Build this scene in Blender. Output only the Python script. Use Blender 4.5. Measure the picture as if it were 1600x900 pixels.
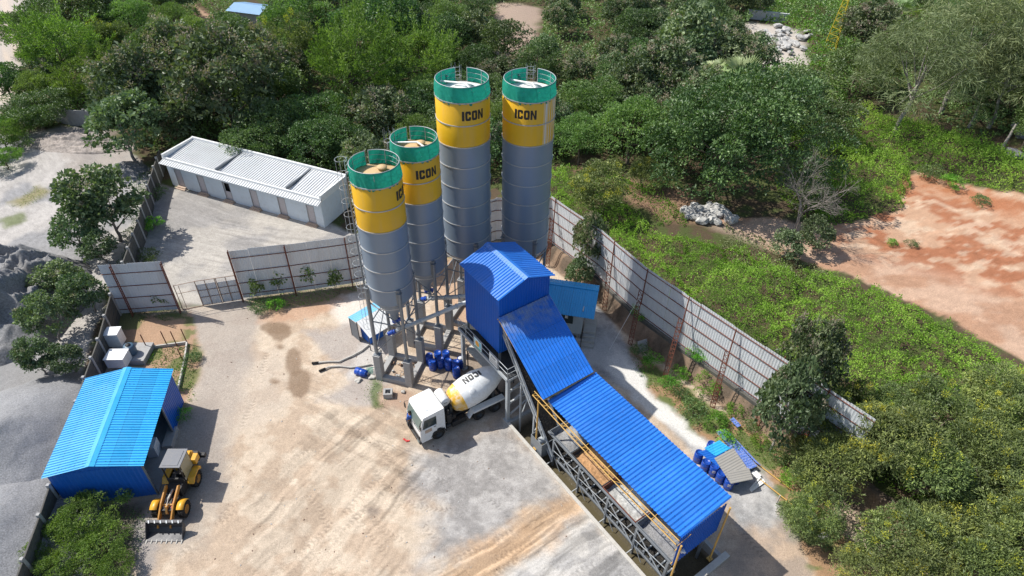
import bpy, bmesh, math, random
import numpy as np
from mathutils import Matrix, Vector
for o in list(bpy.data.objects): bpy.data.objects.remove(o)
SC = bpy.context.scene
COL = SC.collection
R = math.radians
# ------------------------------------------------------------ camera
FPX, PITCH, ROLL, CH = 1025.6, 39.48, 1.1, 40.0
_p, _r = R(PITCH), R(ROLL)
FW = np.array([0, math.cos(_p), -math.sin(_p)]); RT = np.array([1., 0, 0]); UP = np.cross(RT, FW)
RT2 = math.cos(_r)*RT + math.sin(_r)*UP; UP2 = -math.sin(_r)*RT + math.cos(_r)*UP
cam = bpy.data.cameras.new('camera'); camo = bpy.data.objects.new('camera', cam); COL.objects.link(camo)
cam.sensor_width = 36; cam.lens = FPX*36/1600; cam.clip_start = .5; cam.clip_end = 4000
camo.matrix_world = Matrix(((RT2[0], UP2[0], -FW[0], 0), (RT2[1], UP2[1], -FW[1], 0), (RT2[2], UP2[2], -FW[2], CH), (0, 0, 0, 1)))
SC.camera = camo
# ------------------------------------------------------------ light
SUN_EL, SUN_AZ = 51.0, 163.0            # direction towards the sun, measured from +X
w = bpy.data.worlds.new('World'); SC.world = w; w.use_nodes = True
nt = w.node_tree; nt.nodes.clear()
sky = nt.nodes.new('ShaderNodeTexSky'); sky.sky_type = 'NISHITA'; sky.sun_disc = False
sky.sun_elevation = R(SUN_EL); sky.sun_rotation = R(90-SUN_AZ); sky.air_density = 1.0; sky.dust_density = 1.5; sky.ozone_density = 1.0
bg = nt.nodes.new('ShaderNodeBackground'); bg.inputs['Strength'].default_value = .125
wo = nt.nodes.new('ShaderNodeOutputWorld')
nt.links.new(sky.outputs[0], bg.inputs[0]); nt.links.new(bg.outputs[0], wo.inputs[0])
sl = bpy.data.lights.new('sun', 'SUN'); sl.energy = 4.5; sl.angle = R(.5); sl.color = (1, .965, .90)
so = bpy.data.objects.new('sun', sl); COL.objects.link(so)
sd = Vector((math.cos(R(SUN_EL))*math.cos(R(SUN_AZ)), math.cos(R(SUN_EL))*math.sin(R(SUN_AZ)), math.sin(R(SUN_EL))))
so.rotation_euler = sd.to_track_quat('Z', 'Y').to_euler()
SC.view_settings.view_transform = 'Standard'; SC.view_settings.look = 'None'
SC.view_settings.exposure = 0.40; SC.view_settings.gamma = 1; SC.view_settings.use_curve_mapping = False
SC.render.engine = 'CYCLES'
SC.cycles.max_bounces = 5; SC.cycles.diffuse_bounces = 3; SC.cycles.transparent_max_bounces = 6

# ------------------------------------------------------------ pixel -> point helpers (layout measured on the photo)
def at(x, y, z=0.0):
    d = RT2*(x-800)/FPX + UP2*(450-y)/FPX + FW
    t = (z-CH)/d[2]
    return np.array([d[0]*t, d[1]*t, z])
def pxm(X, Y, Z):
    return FPX/(np.array([X, Y, Z-CH])@FW)          # pixels per metre there
PA = -53.8                                           # the plant's own axis
UU = np.array([math.cos(R(PA)), math.sin(R(PA))]); VV = np.array([-math.sin(R(PA)), math.cos(R(PA))])
def PW(u, v, z=0.0):
    q = u*UU + v*VV; return (q[0], q[1], z)

# ------------------------------------------------------------ noise
def _h(ix, iy, s):
    n = (ix.astype(np.int64)*374761393 + iy.astype(np.int64)*668265263 + s*1442695041) & 0xffffffff
    n = ((n ^ (n >> 13))*1274126177) & 0xffffffff
    return ((n ^ (n >> 16)) & 0xffffff)/float(0xffffff)
def vn(x, y, s=0):
    x = np.asarray(x, float); y = np.asarray(y, float)
    ix, iy = np.floor(x), np.floor(y); fx, fy = x-ix, y-iy
    fx = fx*fx*(3-2*fx); fy = fy*fy*(3-2*fy)
    a, b, c, d = _h(ix, iy, s), _h(ix+1, iy, s), _h(ix, iy+1, s), _h(ix+1, iy+1, s)
    return (a*(1-fx)+b*fx)*(1-fy) + (c*(1-fx)+d*fx)*fy
def fbm(x, y, s=0, o=4):
    r, a, t = 0, 1., 0
    for k in range(o):
        r = r + a*vn(x*2**k, y*2**k, s+k*17); t += a; a *= .5
    return r/t
def sst(a, b, x):
    t = np.clip((x-a)/(b-a), 0, 1); return t*t*(3-2*t)
def segdist(X, Y, P, closed=False):
    """distance to polyline, arc length there and signed side"""
    best = np.full(X.shape, 1e9); arc = np.zeros(X.shape); side = np.zeros(X.shape); L = 0
    n = len(P); m = n if closed else n-1
    for i in range(m):
        a = P[i]; b = P[(i+1) % n]; dx, dy = b[0]-a[0], b[1]-a[1]; l = math.hypot(dx, dy)+1e-9
        t = np.clip(((X-a[0])*dx+(Y-a[1])*dy)/l/l, 0, 1)
        ex, ey = X-a[0]-t*dx, Y-a[1]-t*dy; d = np.hypot(ex, ey); k = d < best
        best = np.where(k, d, best); arc = np.where(k, L+t*l, arc); side = np.where(k, np.sign(dx*ey-dy*ex)*d, side); L += l
    return best, arc, side
def inside(X, Y, P):
    c = np.zeros(X.shape, bool); n = len(P)
    for i in range(n):
        x1, y1 = P[i]; x2, y2 = P[(i+1) % n]
        if y1 == y2: continue
        k = ((y1 > Y) != (y2 > Y)) & (X < (x2-x1)*(Y-y1)/(y2-y1)+x1); c ^= k
    return c
def sdist(X, Y, P):
    d = segdist(X, Y, P, True)[0]; return np.where(inside(X, Y, P), d, -d)
def pix(pts, z=0.0): return [tuple(at(x, y, z)[:2]) for x, y in pts]

# ------------------------------------------------------------ objects
def setp(o, **k):
    for a, b in k.items():
        if b is not None: o[a] = b
def thing(name, label, cat, loc=(0, 0, 0), rz=0, group=None):
    o = bpy.data.objects.new(name, None); COL.objects.link(o); o.empty_display_size = .3
    o.location = loc; o.rotation_euler = (0, 0, rz); setp(o, label=label, category=cat, group=group)
    return o
def tag(o, label, cat, group=None, kind=None):
    setp(o, label=label, category=cat, group=group, kind=kind); return o
def chainM(o):
    M = Matrix()
    while o is not None: M = o.matrix_basis @ M; o = o.parent
    return M
def kids(o): return [c for c in list(bpy.data.objects) if c.parent == o]
class Proto:
    """a thing remembered with its parts so it can be copied"""
    def __init__(s, root):
        s.root = root; s.tree = [(c, [g for g in kids(c)]) for c in kids(root)]
    def copy(s, loc, rz=0, label=None, group=None, scale=None, cat=None):
        r = s.root.copy(); COL.objects.link(r); r.location = loc; r.rotation_euler = (0, 0, rz)
        if scale is not None: r.scale = scale if hasattr(scale, '__len__') else (scale,)*3
        setp(r, label=label, group=group, category=cat)
        for c, gs in s.tree:
            k = c.copy(); COL.objects.link(k); k.parent = r
            for g in gs:
                q = g.copy(); COL.objects.link(q); q.parent = k
        return r
class MB:
    def __init__(s, M=None):
        s.v, s.f, s.m, s.sm = [], [], [], []; s.M = M if M is not None else Matrix(); s.mi = 0; s.smooth = False
    def add(s, vs, fs, mi=None, sm=None):
        k = len(s.v); s.v += [tuple(s.M @ Vector(v)) for v in vs]
        for f in fs:
            s.f.append(tuple(i+k for i in f)); s.m.append(s.mi if mi is None else mi); s.sm.append(s.smooth if sm is None else sm)
    def boxb(s, x0, x1, y0, y1, z0, z1, mi=None):
        s.add([(x0, y0, z0), (x1, y0, z0), (x1, y1, z0), (x0, y1, z0), (x0, y0, z1), (x1, y0, z1), (x1, y1, z1), (x0, y1, z1)],
              [(0, 3, 2, 1), (4, 5, 6, 7), (0, 1, 5, 4), (1, 2, 6, 5), (2, 3, 7, 6), (3, 0, 4, 7)], mi)
    def box(s, c, sz, rz=0, mi=None, rot=None):
        M0 = s.M; s.M = M0 @ Matrix.Translation(c) @ (rot if rot is not None else Matrix.Rotation(rz, 4, 'Z'))
        a, b, d = sz[0]/2, sz[1]/2, sz[2]/2; s.boxb(-a, a, -b, b, -d, d, mi); s.M = M0
    def beam(s, p, q, w, h=None, mi=None, up=(0, 0, 1)):
        h = h or w; p, q = Vector(p), Vector(q); d = (q-p); L = d.length
        if L < 1e-6: return
        d.normalize(); u = Vector(up)
        if abs(d.dot(u)) > .98: u = Vector((1, 0, 0))
        r = d.cross(u).normalized(); t = r.cross(d)
        vs = []
        for e in (p, q):
            for a, b in ((-1, -1), (1, -1), (1, 1), (-1, 1)): vs.append(e + r*a*w/2 + t*b*h/2)
        s.add(vs, [(3, 2, 1, 0), (4, 5, 6, 7), (0, 1, 5, 4), (1, 2, 6, 5), (2, 3, 7, 6), (3, 0, 4, 7)], mi)
    def tube(s, p, q, r, r2=None, n=8, mi=None, caps=True): s.path([p, q], [r, r if r2 is None else r2], n, mi, caps)
    def path(s, pts, r, n=8, mi=None, caps=True, closed=False):
        P = [Vector(p) for p in pts]; m = len(P)
        rr = r if hasattr(r, '__len__') else [r]*m
        vs = []; ref = None
        for i in range(m):
            if closed: t = (P[(i+1) % m]-P[i-1])
            else: t = (P[min(i+1, m-1)]-P[max(i-1, 0)])
            t.normalize()
            if ref is None: ref = t.orthogonal().normalized()
            a = (ref - t*ref.dot(t));
            if a.length < 1e-5: a = t.orthogonal()
            a.normalize(); ref = a; b = t.cross(a)
            for k in range(n):
                g = 2*math.pi*k/n; vs.append(P[i] + (a*math.cos(g)+b*math.sin(g))*rr[i])
        fs = []
        for i in range(m if closed else m-1):
            j = (i+1) % m
            for k in range(n): fs.append((i*n+k, i*n+(k+1) % n, j*n+(k+1) % n, j*n+k))
        s.add(vs, fs, mi, True)
        if caps and not closed:
            s.add(vs[:n], [tuple(range(n))[::-1]], mi, False); s.add(vs[-n:], [tuple(range(n))], mi, False)
    def lathe(s, prof, n=32, mi=None, sm=True, a0=0, a1=2*math.pi):
        full = abs(a1-a0-2*math.pi) < 1e-6; m = n if full else n+1; vs = []
        for r, z in prof:
            for k in range(m):
                g = a0+(a1-a0)*k/n; vs.append((r*math.cos(g), r*math.sin(g), z))
        fs = []
        for i in range(len(prof)-1):
            for k in range(n): j = (k+1) % m; fs.append((i*m+k, i*m+j, (i+1)*m+j, (i+1)*m+k))
        s.add(vs, fs, mi, sm)
    def prism(s, poly, d, o=(0, 0, 0), ax=((1, 0, 0), (0, 0, 1), (0, 1, 0)), mi=None):
        """poly in the plane of ax[0], ax[1]; extruded by d along ax[2]"""
        X, Y, Z = [Vector(a) for a in ax]; o = Vector(o); n = len(poly)
        vs = [o+X*a+Y*b for a, b in poly]; vs += [p+Z*d for p in vs]
        fs = [tuple(range(n)), tuple(range(2*n-1, n-1, -1))]+[(i, i+n, (i+1) % n+n, (i+1) % n) for i in range(n)]
        s.add(vs, fs, mi)
    def corr(s, o, a, b, la, lb, pitch=.25, h=.035, th=.012, top=.35, mi=None, up=None):
        """profiled metal sheet: ribs run along b, spaced along a"""
        o, a, b = Vector(o), Vector(a).normalized(), Vector(b).normalized(); nrm = a.cross(b).normalized()
        if up is not None and nrm.dot(Vector(up)) < 0: nrm = -nrm
        n = max(1, round(la/pitch)); p = la/n; xs = []
        for k in range(n):
            x = k*p; xs += [(x, 0), (x+p*(1-top)*.62, 0), (x+p*(1-top)*.62+p*top*.3, h), (x+p*(1-top)*.62+p*top*.9, h)]
        xs.append((la, 0)); m = len(xs)
        vs = []
        for e in (0, lb):
            for x, z in xs: vs.append(o+a*x+b*e+nrm*(z+th/2))
        for e in (0, lb):
            for x, z in xs: vs.append(o+a*x+b*e+nrm*(z-th/2))
        fs = []
        for i in range(m-1):
            fs.append((i, i+1, m+i+1, m+i)); fs.append((2*m+i, 3*m+i, 3*m+i+1, 2*m+i+1))
            fs.append((i, 2*m+i, 2*m+i+1, i+1)); fs.append((m+i, m+i+1, 3*m+i+1, 3*m+i))
        fs.append((0, m, 3*m, 2*m)); fs.append((m-1, 3*m-1, 4*m-1, 2*m-1))
        s.add(vs, fs, mi, False)
    def build(s, name, mats, parent=None, world=False, bevel=0, loc=None):
        me = bpy.data.meshes.new(name)
        vs = s.v
        if world and parent is not None:
            I = chainM(parent).inverted(); vs = [tuple(I @ Vector(v)) for v in vs]
        elif world and loc is not None:
            vs = [(v[0]-loc[0], v[1]-loc[1], v[2]-loc[2]) for v in vs]
        me.from_pydata(vs, [], s.f)
        if not isinstance(mats, (list, tuple)): mats = [mats]
        for m in mats: me.materials.append(m)
        me.polygons.foreach_set('material_index', s.m); me.polygons.foreach_set('use_smooth', s.sm); me.update()
        o = bpy.data.objects.new(name, me); COL.objects.link(o)
        if parent is not None: o.parent = parent
        if loc is not None: o.location = loc
        if bevel:
            b = o.modifiers.new('bevel', 'BEVEL'); b.width = bevel; b.segments = 2; b.limit_method = 'ANGLE'; b.angle_limit = R(40)
        return o
def npmesh(name, V, F, mats, parent=None, attrs=None, mi=None, smooth=False):
    """V (n,3), F (m,k) equal-sized faces"""
    me = bpy.data.meshes.new(name); V = np.asarray(V, np.float32); F = np.asarray(F, np.int32); m, k = F.shape
    me.vertices.add(len(V)); me.vertices.foreach_set('co', V.ravel())
    me.loops.add(m*k); me.loops.foreach_set('vertex_index', F.ravel())
    me.polygons.add(m); me.polygons.foreach_set('loop_start', np.arange(0, m*k, k, dtype=np.int32)); me.polygons.foreach_set('loop_total', np.full(m, k, np.int32))
    if not isinstance(mats, (list, tuple)): mats = [mats]
    for q in mats: me.materials.append(q)
    if mi is not None: me.polygons.foreach_set('material_index', np.asarray(mi, np.int32))
    me.update(calc_edges=True)
    me.polygons.foreach_set('use_smooth', np.full(m, smooth, bool))
    for an, (ty, dom, data) in (attrs or {}).items():
        A = me.attributes.new(an, ty, dom); A.data.foreach_set('color' if 'COLOR' in ty else 'value', np.asarray(data, np.float32).ravel())
    o = bpy.data.objects.new(name, me); COL.objects.link(o)
    if parent is not None: o.parent = parent
    return o

# ------------------------------------------------------------ materials
MATS = {}
def nmat(name):
    m = bpy.data.materials.new(name); m.use_nodes = True; t = m.node_tree; b = t.nodes['Principled BSDF']; MATS[name] = m
    return m, t, b
def noise(t, sc, det=4, coord='Object', rough=.6, vec=None, dim='3D'):
    n = t.nodes.new('ShaderNodeTexNoise'); n.inputs['Scale'].default_value = sc; n.inputs['Detail'].default_value = det; n.inputs['Roughness'].default_value = rough
    if vec is None:
        c = t.nodes.new('ShaderNodeTexCoord'); t.links.new(c.outputs[coord], n.inputs['Vector'])
    else: t.links.new(vec, n.inputs['Vector'])
    return n
def ramp(t, fac, stops):
    r = t.nodes.new('ShaderNodeValToRGB'); e = r.color_ramp.elements
    while len(e) < len(stops): e.new(.5)
    for i, (p, c) in enumerate(stops): e[i].position = p; e[i].color = (*c, 1) if len(c) == 3 else c
    t.links.new(fac, r.inputs[0]); return r
def mixc(t, fac, a, b, mode='MIX'):
    m = t.nodes.new('ShaderNodeMix'); m.data_type = 'RGBA'; m.blend_type = mode
    for s_, v in ((m.inputs[0], fac), (m.inputs[6], a), (m.inputs[7], b)):
        if hasattr(v, 'links') or hasattr(v, 'is_linked'): t.links.new(v, s_)
        elif hasattr(v, '__len__'): s_.default_value = (*v, 1)
        else: s_.default_value = v
    return m.outputs[2]
def vary(c, k): return tuple(min(1, x*k) for x in c)
def paint(name, c, rough=.45, metal=0, dirt=.35, dirtc=(.30, .25, .19), sc=1.2, spec=.5, fine=12, bump=.0, streak=False, lo=.5):
    """painted or bare surface with patchy fading and settled dust"""
    m, t, b = nmat(name)
    tc = t.nodes.new('ShaderNodeTexCoord'); vec = tc.outputs['Object']
    if streak:
        mp = t.nodes.new('ShaderNodeMapping'); mp.inputs['Scale'].default_value = (1, 1, .12); t.links.new(vec, mp.inputs[0]); vec2 = mp.outputs[0]
    else: vec2 = vec
    n1 = noise(t, sc, 5, vec=vec); n2 = noise(t, fine if not streak else fine*.5, 3, vec=vec2)
    base = mixc(t, n1.outputs[0], vary(c, .86), vary(c, 1.14))
    r = ramp(t, n2.outputs[0], [(lo, (0, 0, 0)), (min(.98, lo+.3), (dirt,)*3)])
    t.links.new(mixc(t, r.outputs[0], base, dirtc), b.inputs['Base Color'])
    rr = ramp(t, n1.outputs[0], [(.3, (max(.02, rough-.1),)*3), (.75, (min(1, rough+.15),)*3)])
    t.links.new(rr.outputs[0], b.inputs['Roughness'])
    b.inputs['Metallic'].default_value = metal; b.inputs['Specular IOR Level'].default_value = spec
    if bump:
        bp = t.nodes.new('ShaderNodeBump'); bp.inputs['Strength'].default_value = bump; bp.inputs['Distance'].default_value = .03
        t.links.new(n2.outputs[0], bp.inputs['Height']); t.links.new(bp.outputs[0], b.inputs['Normal'])
    return m
roof_cyan = paint('roof_cyan', (.03, .36, .70), .38, dirt=.12, dirtc=(.2, .45, .6), sc=.5, fine=3)
roof_blue = paint('roof_blue', (.022, .175, .62), .36, dirt=.10, dirtc=(.25, .35, .5), sc=.45, fine=3)
def age_roof(m, pan=1.07, row=1.35):
    t = m.node_tree; b = t.nodes['Principled BSDF']; src = b.inputs['Base Color'].links[0].from_socket
    tc = t.nodes.new('ShaderNodeTexCoord'); sp = t.nodes.new('ShaderNodeSeparateXYZ'); t.links.new(tc.outputs['Object'], sp.inputs[0])
    def M(op, a, v=None, c=None):
        n = t.nodes.new('ShaderNodeMath'); n.operation = op; t.links.new(a, n.inputs[0])
        if v is not None:
            if hasattr(v, 'is_linked'): t.links.new(v, n.inputs[1])
            else: n.inputs[1].default_value = v
        return n.outputs[0]
    px = M('DIVIDE', sp.outputs[0], pan); wn = t.nodes.new('ShaderNodeTexWhiteNoise'); wn.noise_dimensions = '1D'; t.links.new(M('FLOOR', px), wn.inputs['W'])
    mr = t.nodes.new('ShaderNodeMapRange'); mr.inputs[3].default_value = .88; mr.inputs[4].default_value = 1.10; t.links.new(wn.outputs[0], mr.inputs[0])
    seam = M('LESS_THAN', M('FRACT', px), .022)
    rowm = M('LESS_THAN', M('FRACT', M('DIVIDE', sp.outputs[1], row)), .045)
    dot = M('LESS_THAN', M('FRACT', M('DIVIDE', sp.outputs[0], .27)), .28); nz = noise(t, 2.3, 2, vec=tc.outputs['Object']); on = M('GREATER_THAN', nz.outputs[0], .47)
    dots = M('MULTIPLY', M('MULTIPLY', rowm, dot), on); dk = M('MAXIMUM', M('MULTIPLY', seam, .45), M('MULTIPLY', dots, .5))
    sc = t.nodes.new('ShaderNodeVectorMath'); sc.operation = 'SCALE'; t.links.new(src, sc.inputs[0]); t.links.new(mr.outputs[0], sc.inputs['Scale'])
    t.links.new(mixc(t, dk, sc.outputs[0], (.01, .03, .08)), b.inputs['Base Color'])
for m_ in (roof_cyan, roof_blue): age_roof(m_)
wall_blue = paint('wall_blue', (.001, .088, .43), .45, dirt=.05, dirtc=(.1, .15, .3), sc=.5, fine=4, spec=.25)
wall_mid = paint('wall_mid_blue', (.008, .11, .46), .4, dirt=.12, dirtc=(.1, .2, .35), sc=.5, fine=4)
silo_grey = paint('silo_grey', (.20, .25, .315), .38, .1, dirt=.25, dirtc=(.27, .26, .24), sc=.35, fine=5, streak=True, lo=.52)
silo_yellow = paint('silo_yellow', (.72, .40, .012), .42, dirt=.28, dirtc=(.50, .36, .16), sc=.4, fine=5, streak=True, lo=.5)
rustm = paint('rust', (.16, .05, .028), .8, dirt=.5, dirtc=(.1, .06, .05), sc=3, fine=20)
rim_light = paint('rim_light', (.42, .43, .43), .45, .3, dirt=.6, dirtc=(.33, .2, .12), sc=1, fine=4)
steel = paint('steel_grey', (.20, .22, .24), .5, .35, dirt=.4, dirtc=(.33, .3, .26), sc=1, fine=8)
steel_light = paint('steel_light', (.40, .43, .45), .5, .2, dirt=.4, dirtc=(.4, .33, .27), sc=1, fine=6)
steel_dark = paint('steel_dark', (.05, .055, .06), .6, .3, dirt=.5, dirtc=(.16, .14, .12), sc=2, fine=10)
concrete = paint('concrete', (.35, .345, .335), .9, dirt=.5, dirtc=(.2, .185, .165), sc=1, fine=5, bump=.3, spec=.2)
conc_pale = paint('concrete_pale', (.46, .44, .40), .9, dirt=.6, dirtc=(.3, .26, .21), sc=1, fine=5, bump=.3, spec=.2)
conc_dark = paint('concrete_dark', (.115, .11, .10), .95, dirt=.6, dirtc=(.05, .048, .042), sc=.8, fine=2.5, bump=.4, spec=.1)
sheet_grey = paint('fence_sheet', (.56, .585, .60), .5, .05, dirt=.35, dirtc=(.38, .33, .28), sc=.5, fine=3, streak=True)
white_p = paint('white_paint', (.74, .75, .74), .38, dirt=.4, dirtc=(.45, .4, .34), sc=1.2, fine=6, lo=.48)
wall_white = paint('white_wall', (.62, .68, .72), .8, dirt=.3, dirtc=(.45, .4, .33), sc=.5, fine=2.5, spec=.2)
roof_white = paint('white_roof', (.55, .56, .56), .6, dirt=.5, dirtc=(.42, .40, .37), sc=.5, fine=2.5, spec=.3)
door_pink = paint('door_pale', (.50, .46, .46), .6, dirt=.3, sc=1, fine=5)
yellow_p = paint('yellow_paint', (.68, .34, .02), .4, dirt=.45, dirtc=(.38, .28, .16), sc=1.5, fine=7)
yellow_pole = paint('yellow_pole', (.50, .30, .07), .5, dirt=.4, dirtc=(.35, .22, .12), sc=1.5, fine=6)
black_rub = paint('black_rubber', (.022, .021, .02), .85, dirt=.7, dirtc=(.16, .135, .105), sc=2, fine=9, spec=.2)
black_p = paint('black_part', (.018, .018, .019), .55, dirt=.5, dirtc=(.10, .085, .065), sc=2, fine=10)
barrel_blue = paint('barrel_blue', (.006, .055, .34), .33, dirt=.2, dirtc=(.2, .25, .35), sc=3, fine=9)
net_green = None
red_p = paint('red_paint', (.55, .03, .03), .5, dirt=.3)
white_plain = paint('white_sheet', (.72, .72, .70), .6, dirt=.3)
letter_black = paint('letter_black', (.012, .012, .012), .6, dirt=.15)
skin_m = paint('skin', (.20, .105, .06), .6, dirt=0)
hair_m = paint('hair', (.015, .012, .01), .7, dirt=0)
cloth_blue = paint('cloth_blue', (.03, .09, .33), .9, dirt=.2, dirtc=(.1, .15, .3))
cloth_dark = paint('cloth_dark', (.03, .03, .035), .9, dirt=.3, dirtc=(.1, .09, .08))
tile_tan = paint('tile_tan', (.45, .34, .26), .85, dirt=.4)
m, t, b = nmat('glass_dark'); b.inputs['Base Color'].default_value = (.03, .045, .045, 1); b.inputs['Roughness'].default_value = .06; glass_dark = m
m, t, b = nmat('glass_screen'); b.inputs['Base Color'].default_value = (.10, .15, .14, 1); b.inputs['Roughness'].default_value = .05; b.inputs['Specular IOR Level'].default_value = .8; glass_scr = m
m, t, b = nmat('muddy_water'); b.inputs['Base Color'].default_value = (.10, .085, .05, 1); b.inputs['Roughness'].default_value = .08; mudwater = m
m, t, b = nmat('green_net'); n = noise(t, 5, 3); t.links.new(ramp(t, n.outputs[0], [(.3, (.0, .22, .145)), (.7, (.012, .33, .235))]).outputs[0], b.inputs['Base Color']); b.inputs['Roughness'].default_value = .8
tr = t.nodes.new('ShaderNodeBsdfTranslucent'); tr.inputs[0].default_value = (.02, .42, .30, 1); tp = t.nodes.new('ShaderNodeBsdfTransparent'); m1 = t.nodes.new('ShaderNodeMixShader'); m2 = t.nodes.new('ShaderNodeMixShader')
m1.inputs[0].default_value = .22; m2.inputs[0].default_value = .0; out = t.nodes['Material Output']
t.links.new(b.outputs[0], m1.inputs[1]); t.links.new(tr.outputs[0], m1.inputs[2]); t.links.new(m1.outputs[0], m2.inputs[1]); t.links.new(tp.outputs[0], m2.inputs[2]); t.links.new(m2.outputs[0], out.inputs[0]); net_green = m

def gravel(name, c, sc=9, bump=.6, c2=None, rough=.95):
    m, t, b = nmat(name)
    n1 = noise(t, .35, 5); n2 = noise(t, sc, 4, rough=.75)
    base = mixc(t, n1.outputs[0], vary(c, .8), vary(c2 or c, 1.15))
    r = ramp(t, n2.outputs[0], [(.25, (.45,)*3), (.5, (1,)*3), (.72, (1.5,)*3)])
    t.links.new(mixc(t, 1.0, base, r.outputs[0], 'MULTIPLY'), b.inputs['Base Color']); b.inputs['Roughness'].default_value = rough; b.inputs['Specular IOR Level'].default_value = .15
    bp = t.nodes.new('ShaderNodeBump'); bp.inputs['Strength'].default_value = bump; bp.inputs['Distance'].default_value = .06
    t.links.new(n2.outputs[0], bp.inputs['Height']); t.links.new(bp.outputs[0], b.inputs['Normal']); return m
grav_grey = gravel('gravel_grey', (.23, .23, .235))
grav_dark = gravel('gravel_dark', (.225, .222, .22), 7)
grav_pale = gravel('stone_dust', (.40, .40, .385), 5)
sand_or = gravel('river_sand', (.42, .24, .12), 6, .3)
rock_w = gravel('white_rock', (.42, .41, .39), 2.5, .5)
rock_b = gravel('brown_rock', (.22, .15, .11), 2.5, .6)
# ------------------------------------------------------------ terrain
FENCE_R = [(-6.0, 52.6), (-1.72, 54.9), (3.63, 54.3), (7.9, 48.7), (11.03, 43.45), (13.77, 39.95), (16.7, 36.3), (19.3, 33.1), (21.5, 30.35), (23.7, 27.6), (27.5, 22.5), (34, 14), (60, -20)]
TERR = [(-30, 49)]+FENCE_R
def terr(X, Y):
    X = np.asarray(X, float); Y = np.asarray(Y, float)
    d, arc, side = segdist(X, Y, FENCE_R)
    wgt = sst(-10, 2, X)                         # the rise fades out behind the silos
    w = fbm(X*.7, Y*.7, 5)*.5
    out = np.where(side > 0, 1.0, 1-sst(.12, .75+w, d))
    z = 1.5*out*wgt
    far = np.where(side > 0, d, 0)
    z = z + wgt*.35*(fbm(X*.12, Y*.12, 9)-.5)*sst(0, 6, far)
    return z
PIT = (-26.0, -9.45, 19.08, 23.9)
def ground_z(X, Y):
    X = np.asarray(X, float); Y = np.asarray(Y, float)
    z = terr(X, Y)
    z = z + .10*(fbm(X*.25, Y*.25, 3)-.5) + .035*(fbm(X*1.6, Y*1.6, 4)-.5)
    return z
def axis(a0, a1, st, lo, hi, g=1.02):
    c = list(np.arange(a0, a1+1e-6, st)); s = st; x = a1
    while x < hi: s *= g if x < a1+70 else 1.25; x += s; c.append(x)
    s = st; x = a0; L = []
    while x > lo: s *= g if x > a0-45 else 1.25; x -= s; L.append(x)
    return np.array(L[::-1]+c)
us = axis(-62, 4, .11, -900, 700); vs_ = axis(-22, 42, .11, -700, 900)
def snap(a, vals):
    for q in vals: i = np.argmin(abs(a-q)); a[i] = q; 
    return a
us = snap(us, [PIT[0], PIT[1]]); vs_ = snap(vs_, [PIT[2], PIT[3]])
Ug, Vg = np.meshgrid(us, vs_, indexing='ij')
GX = Ug*UU[0]+Vg*VV[0]; GY = Ug*UU[1]+Vg*VV[1]
GZ = ground_z(GX, GY)
inpit = (Ug >= PIT[0]+.01) & (Ug <= PIT[1]-.01) & (Vg >= PIT[2]+.01) & (Vg <= PIT[3]-.01)
GZ = np.where(inpit, -1.15+.12*(fbm(GX, GY, 8)-.5), GZ)
C = np.zeros(GX.shape+(3,)); 
wx = (fbm(GX*.5, GY*.5, 21)-.5)*3.0; wy = (fbm(GX*.5, GY*.5, 22)-.5)*3.0
fx = (fbm(GX*2.5, GY*2.5, 23)-.5)*.9; fy = (fbm(GX*2.5, GY*2.5, 24)-.5)*.9
n1 = fbm(GX*.22, GY*.22, 31, 5); n2 = fbm(GX*.9, GY*.9, 32, 5); n3 = fbm(GX*3.2, GY*3.2, 33, 3)
def lay(poly, col, soft=.6, warp=1.0, amt=1.0, mask=None, z=0.0, world=False):
    global C
    P = poly if world else pix(poly, z)
    d = sdist(GX+(wx+fx)*warp, GY+(wy+fy)*warp, P)
    k = sst(-soft, soft, d)*amt
    if mask is not None: k = k*mask
    col = col if isinstance(col, np.ndarray) else np.array(col)
    C = C*(1-k[..., None]) + col*k[..., None]
def cmix(a, b, k): return np.array(a)*(1-k[..., None])+np.array(b)*k[..., None]
C[:] = cmix((.085, .062, .04), (.07, .085, .03), sst(.4, .6, n2))
lft = cmix((.40, .375, .35), (.27, .265, .265), sst(.45, .62, n1)); lft = lft*(.8+.4*n3[..., None])
lay([(-600, 150), (20, 215), (100, 195), (170, 205), (215, 250), (240, 290), (170, 440), (60, 820), (0, 980), (-600, 1400)], lft, .4, .5)
lay([(-300, 560), (60, 560), (110, 600), (80, 760), (0, 1000), (-300, 1000)], (.24, .235, .23), 1, 1, .6)
lay([(100, 200), (190, 205), (210, 250), (170, 330), (110, 330)], (.30, .26, .23), 1, 1, .6)
lay([(10, 320), (60, 290), (75, 300), (40, 325)], (.25, .22, .10), .6, .5, .8)
lay([(-5, 345), (35, 335), (45, 345), (10, 358)], (.12, .15, .05), .4, .5, .8)
# lot in front of the white building
lot = cmix((.40, .37, .33), (.29, .275, .26), sst(.42, .6, n1))*(.85+.3*n3[..., None])
lay([(243, 285), (520, 350), (575, 375), (570, 462), (290, 478), (165, 430)], lot, .4, .3)
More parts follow.
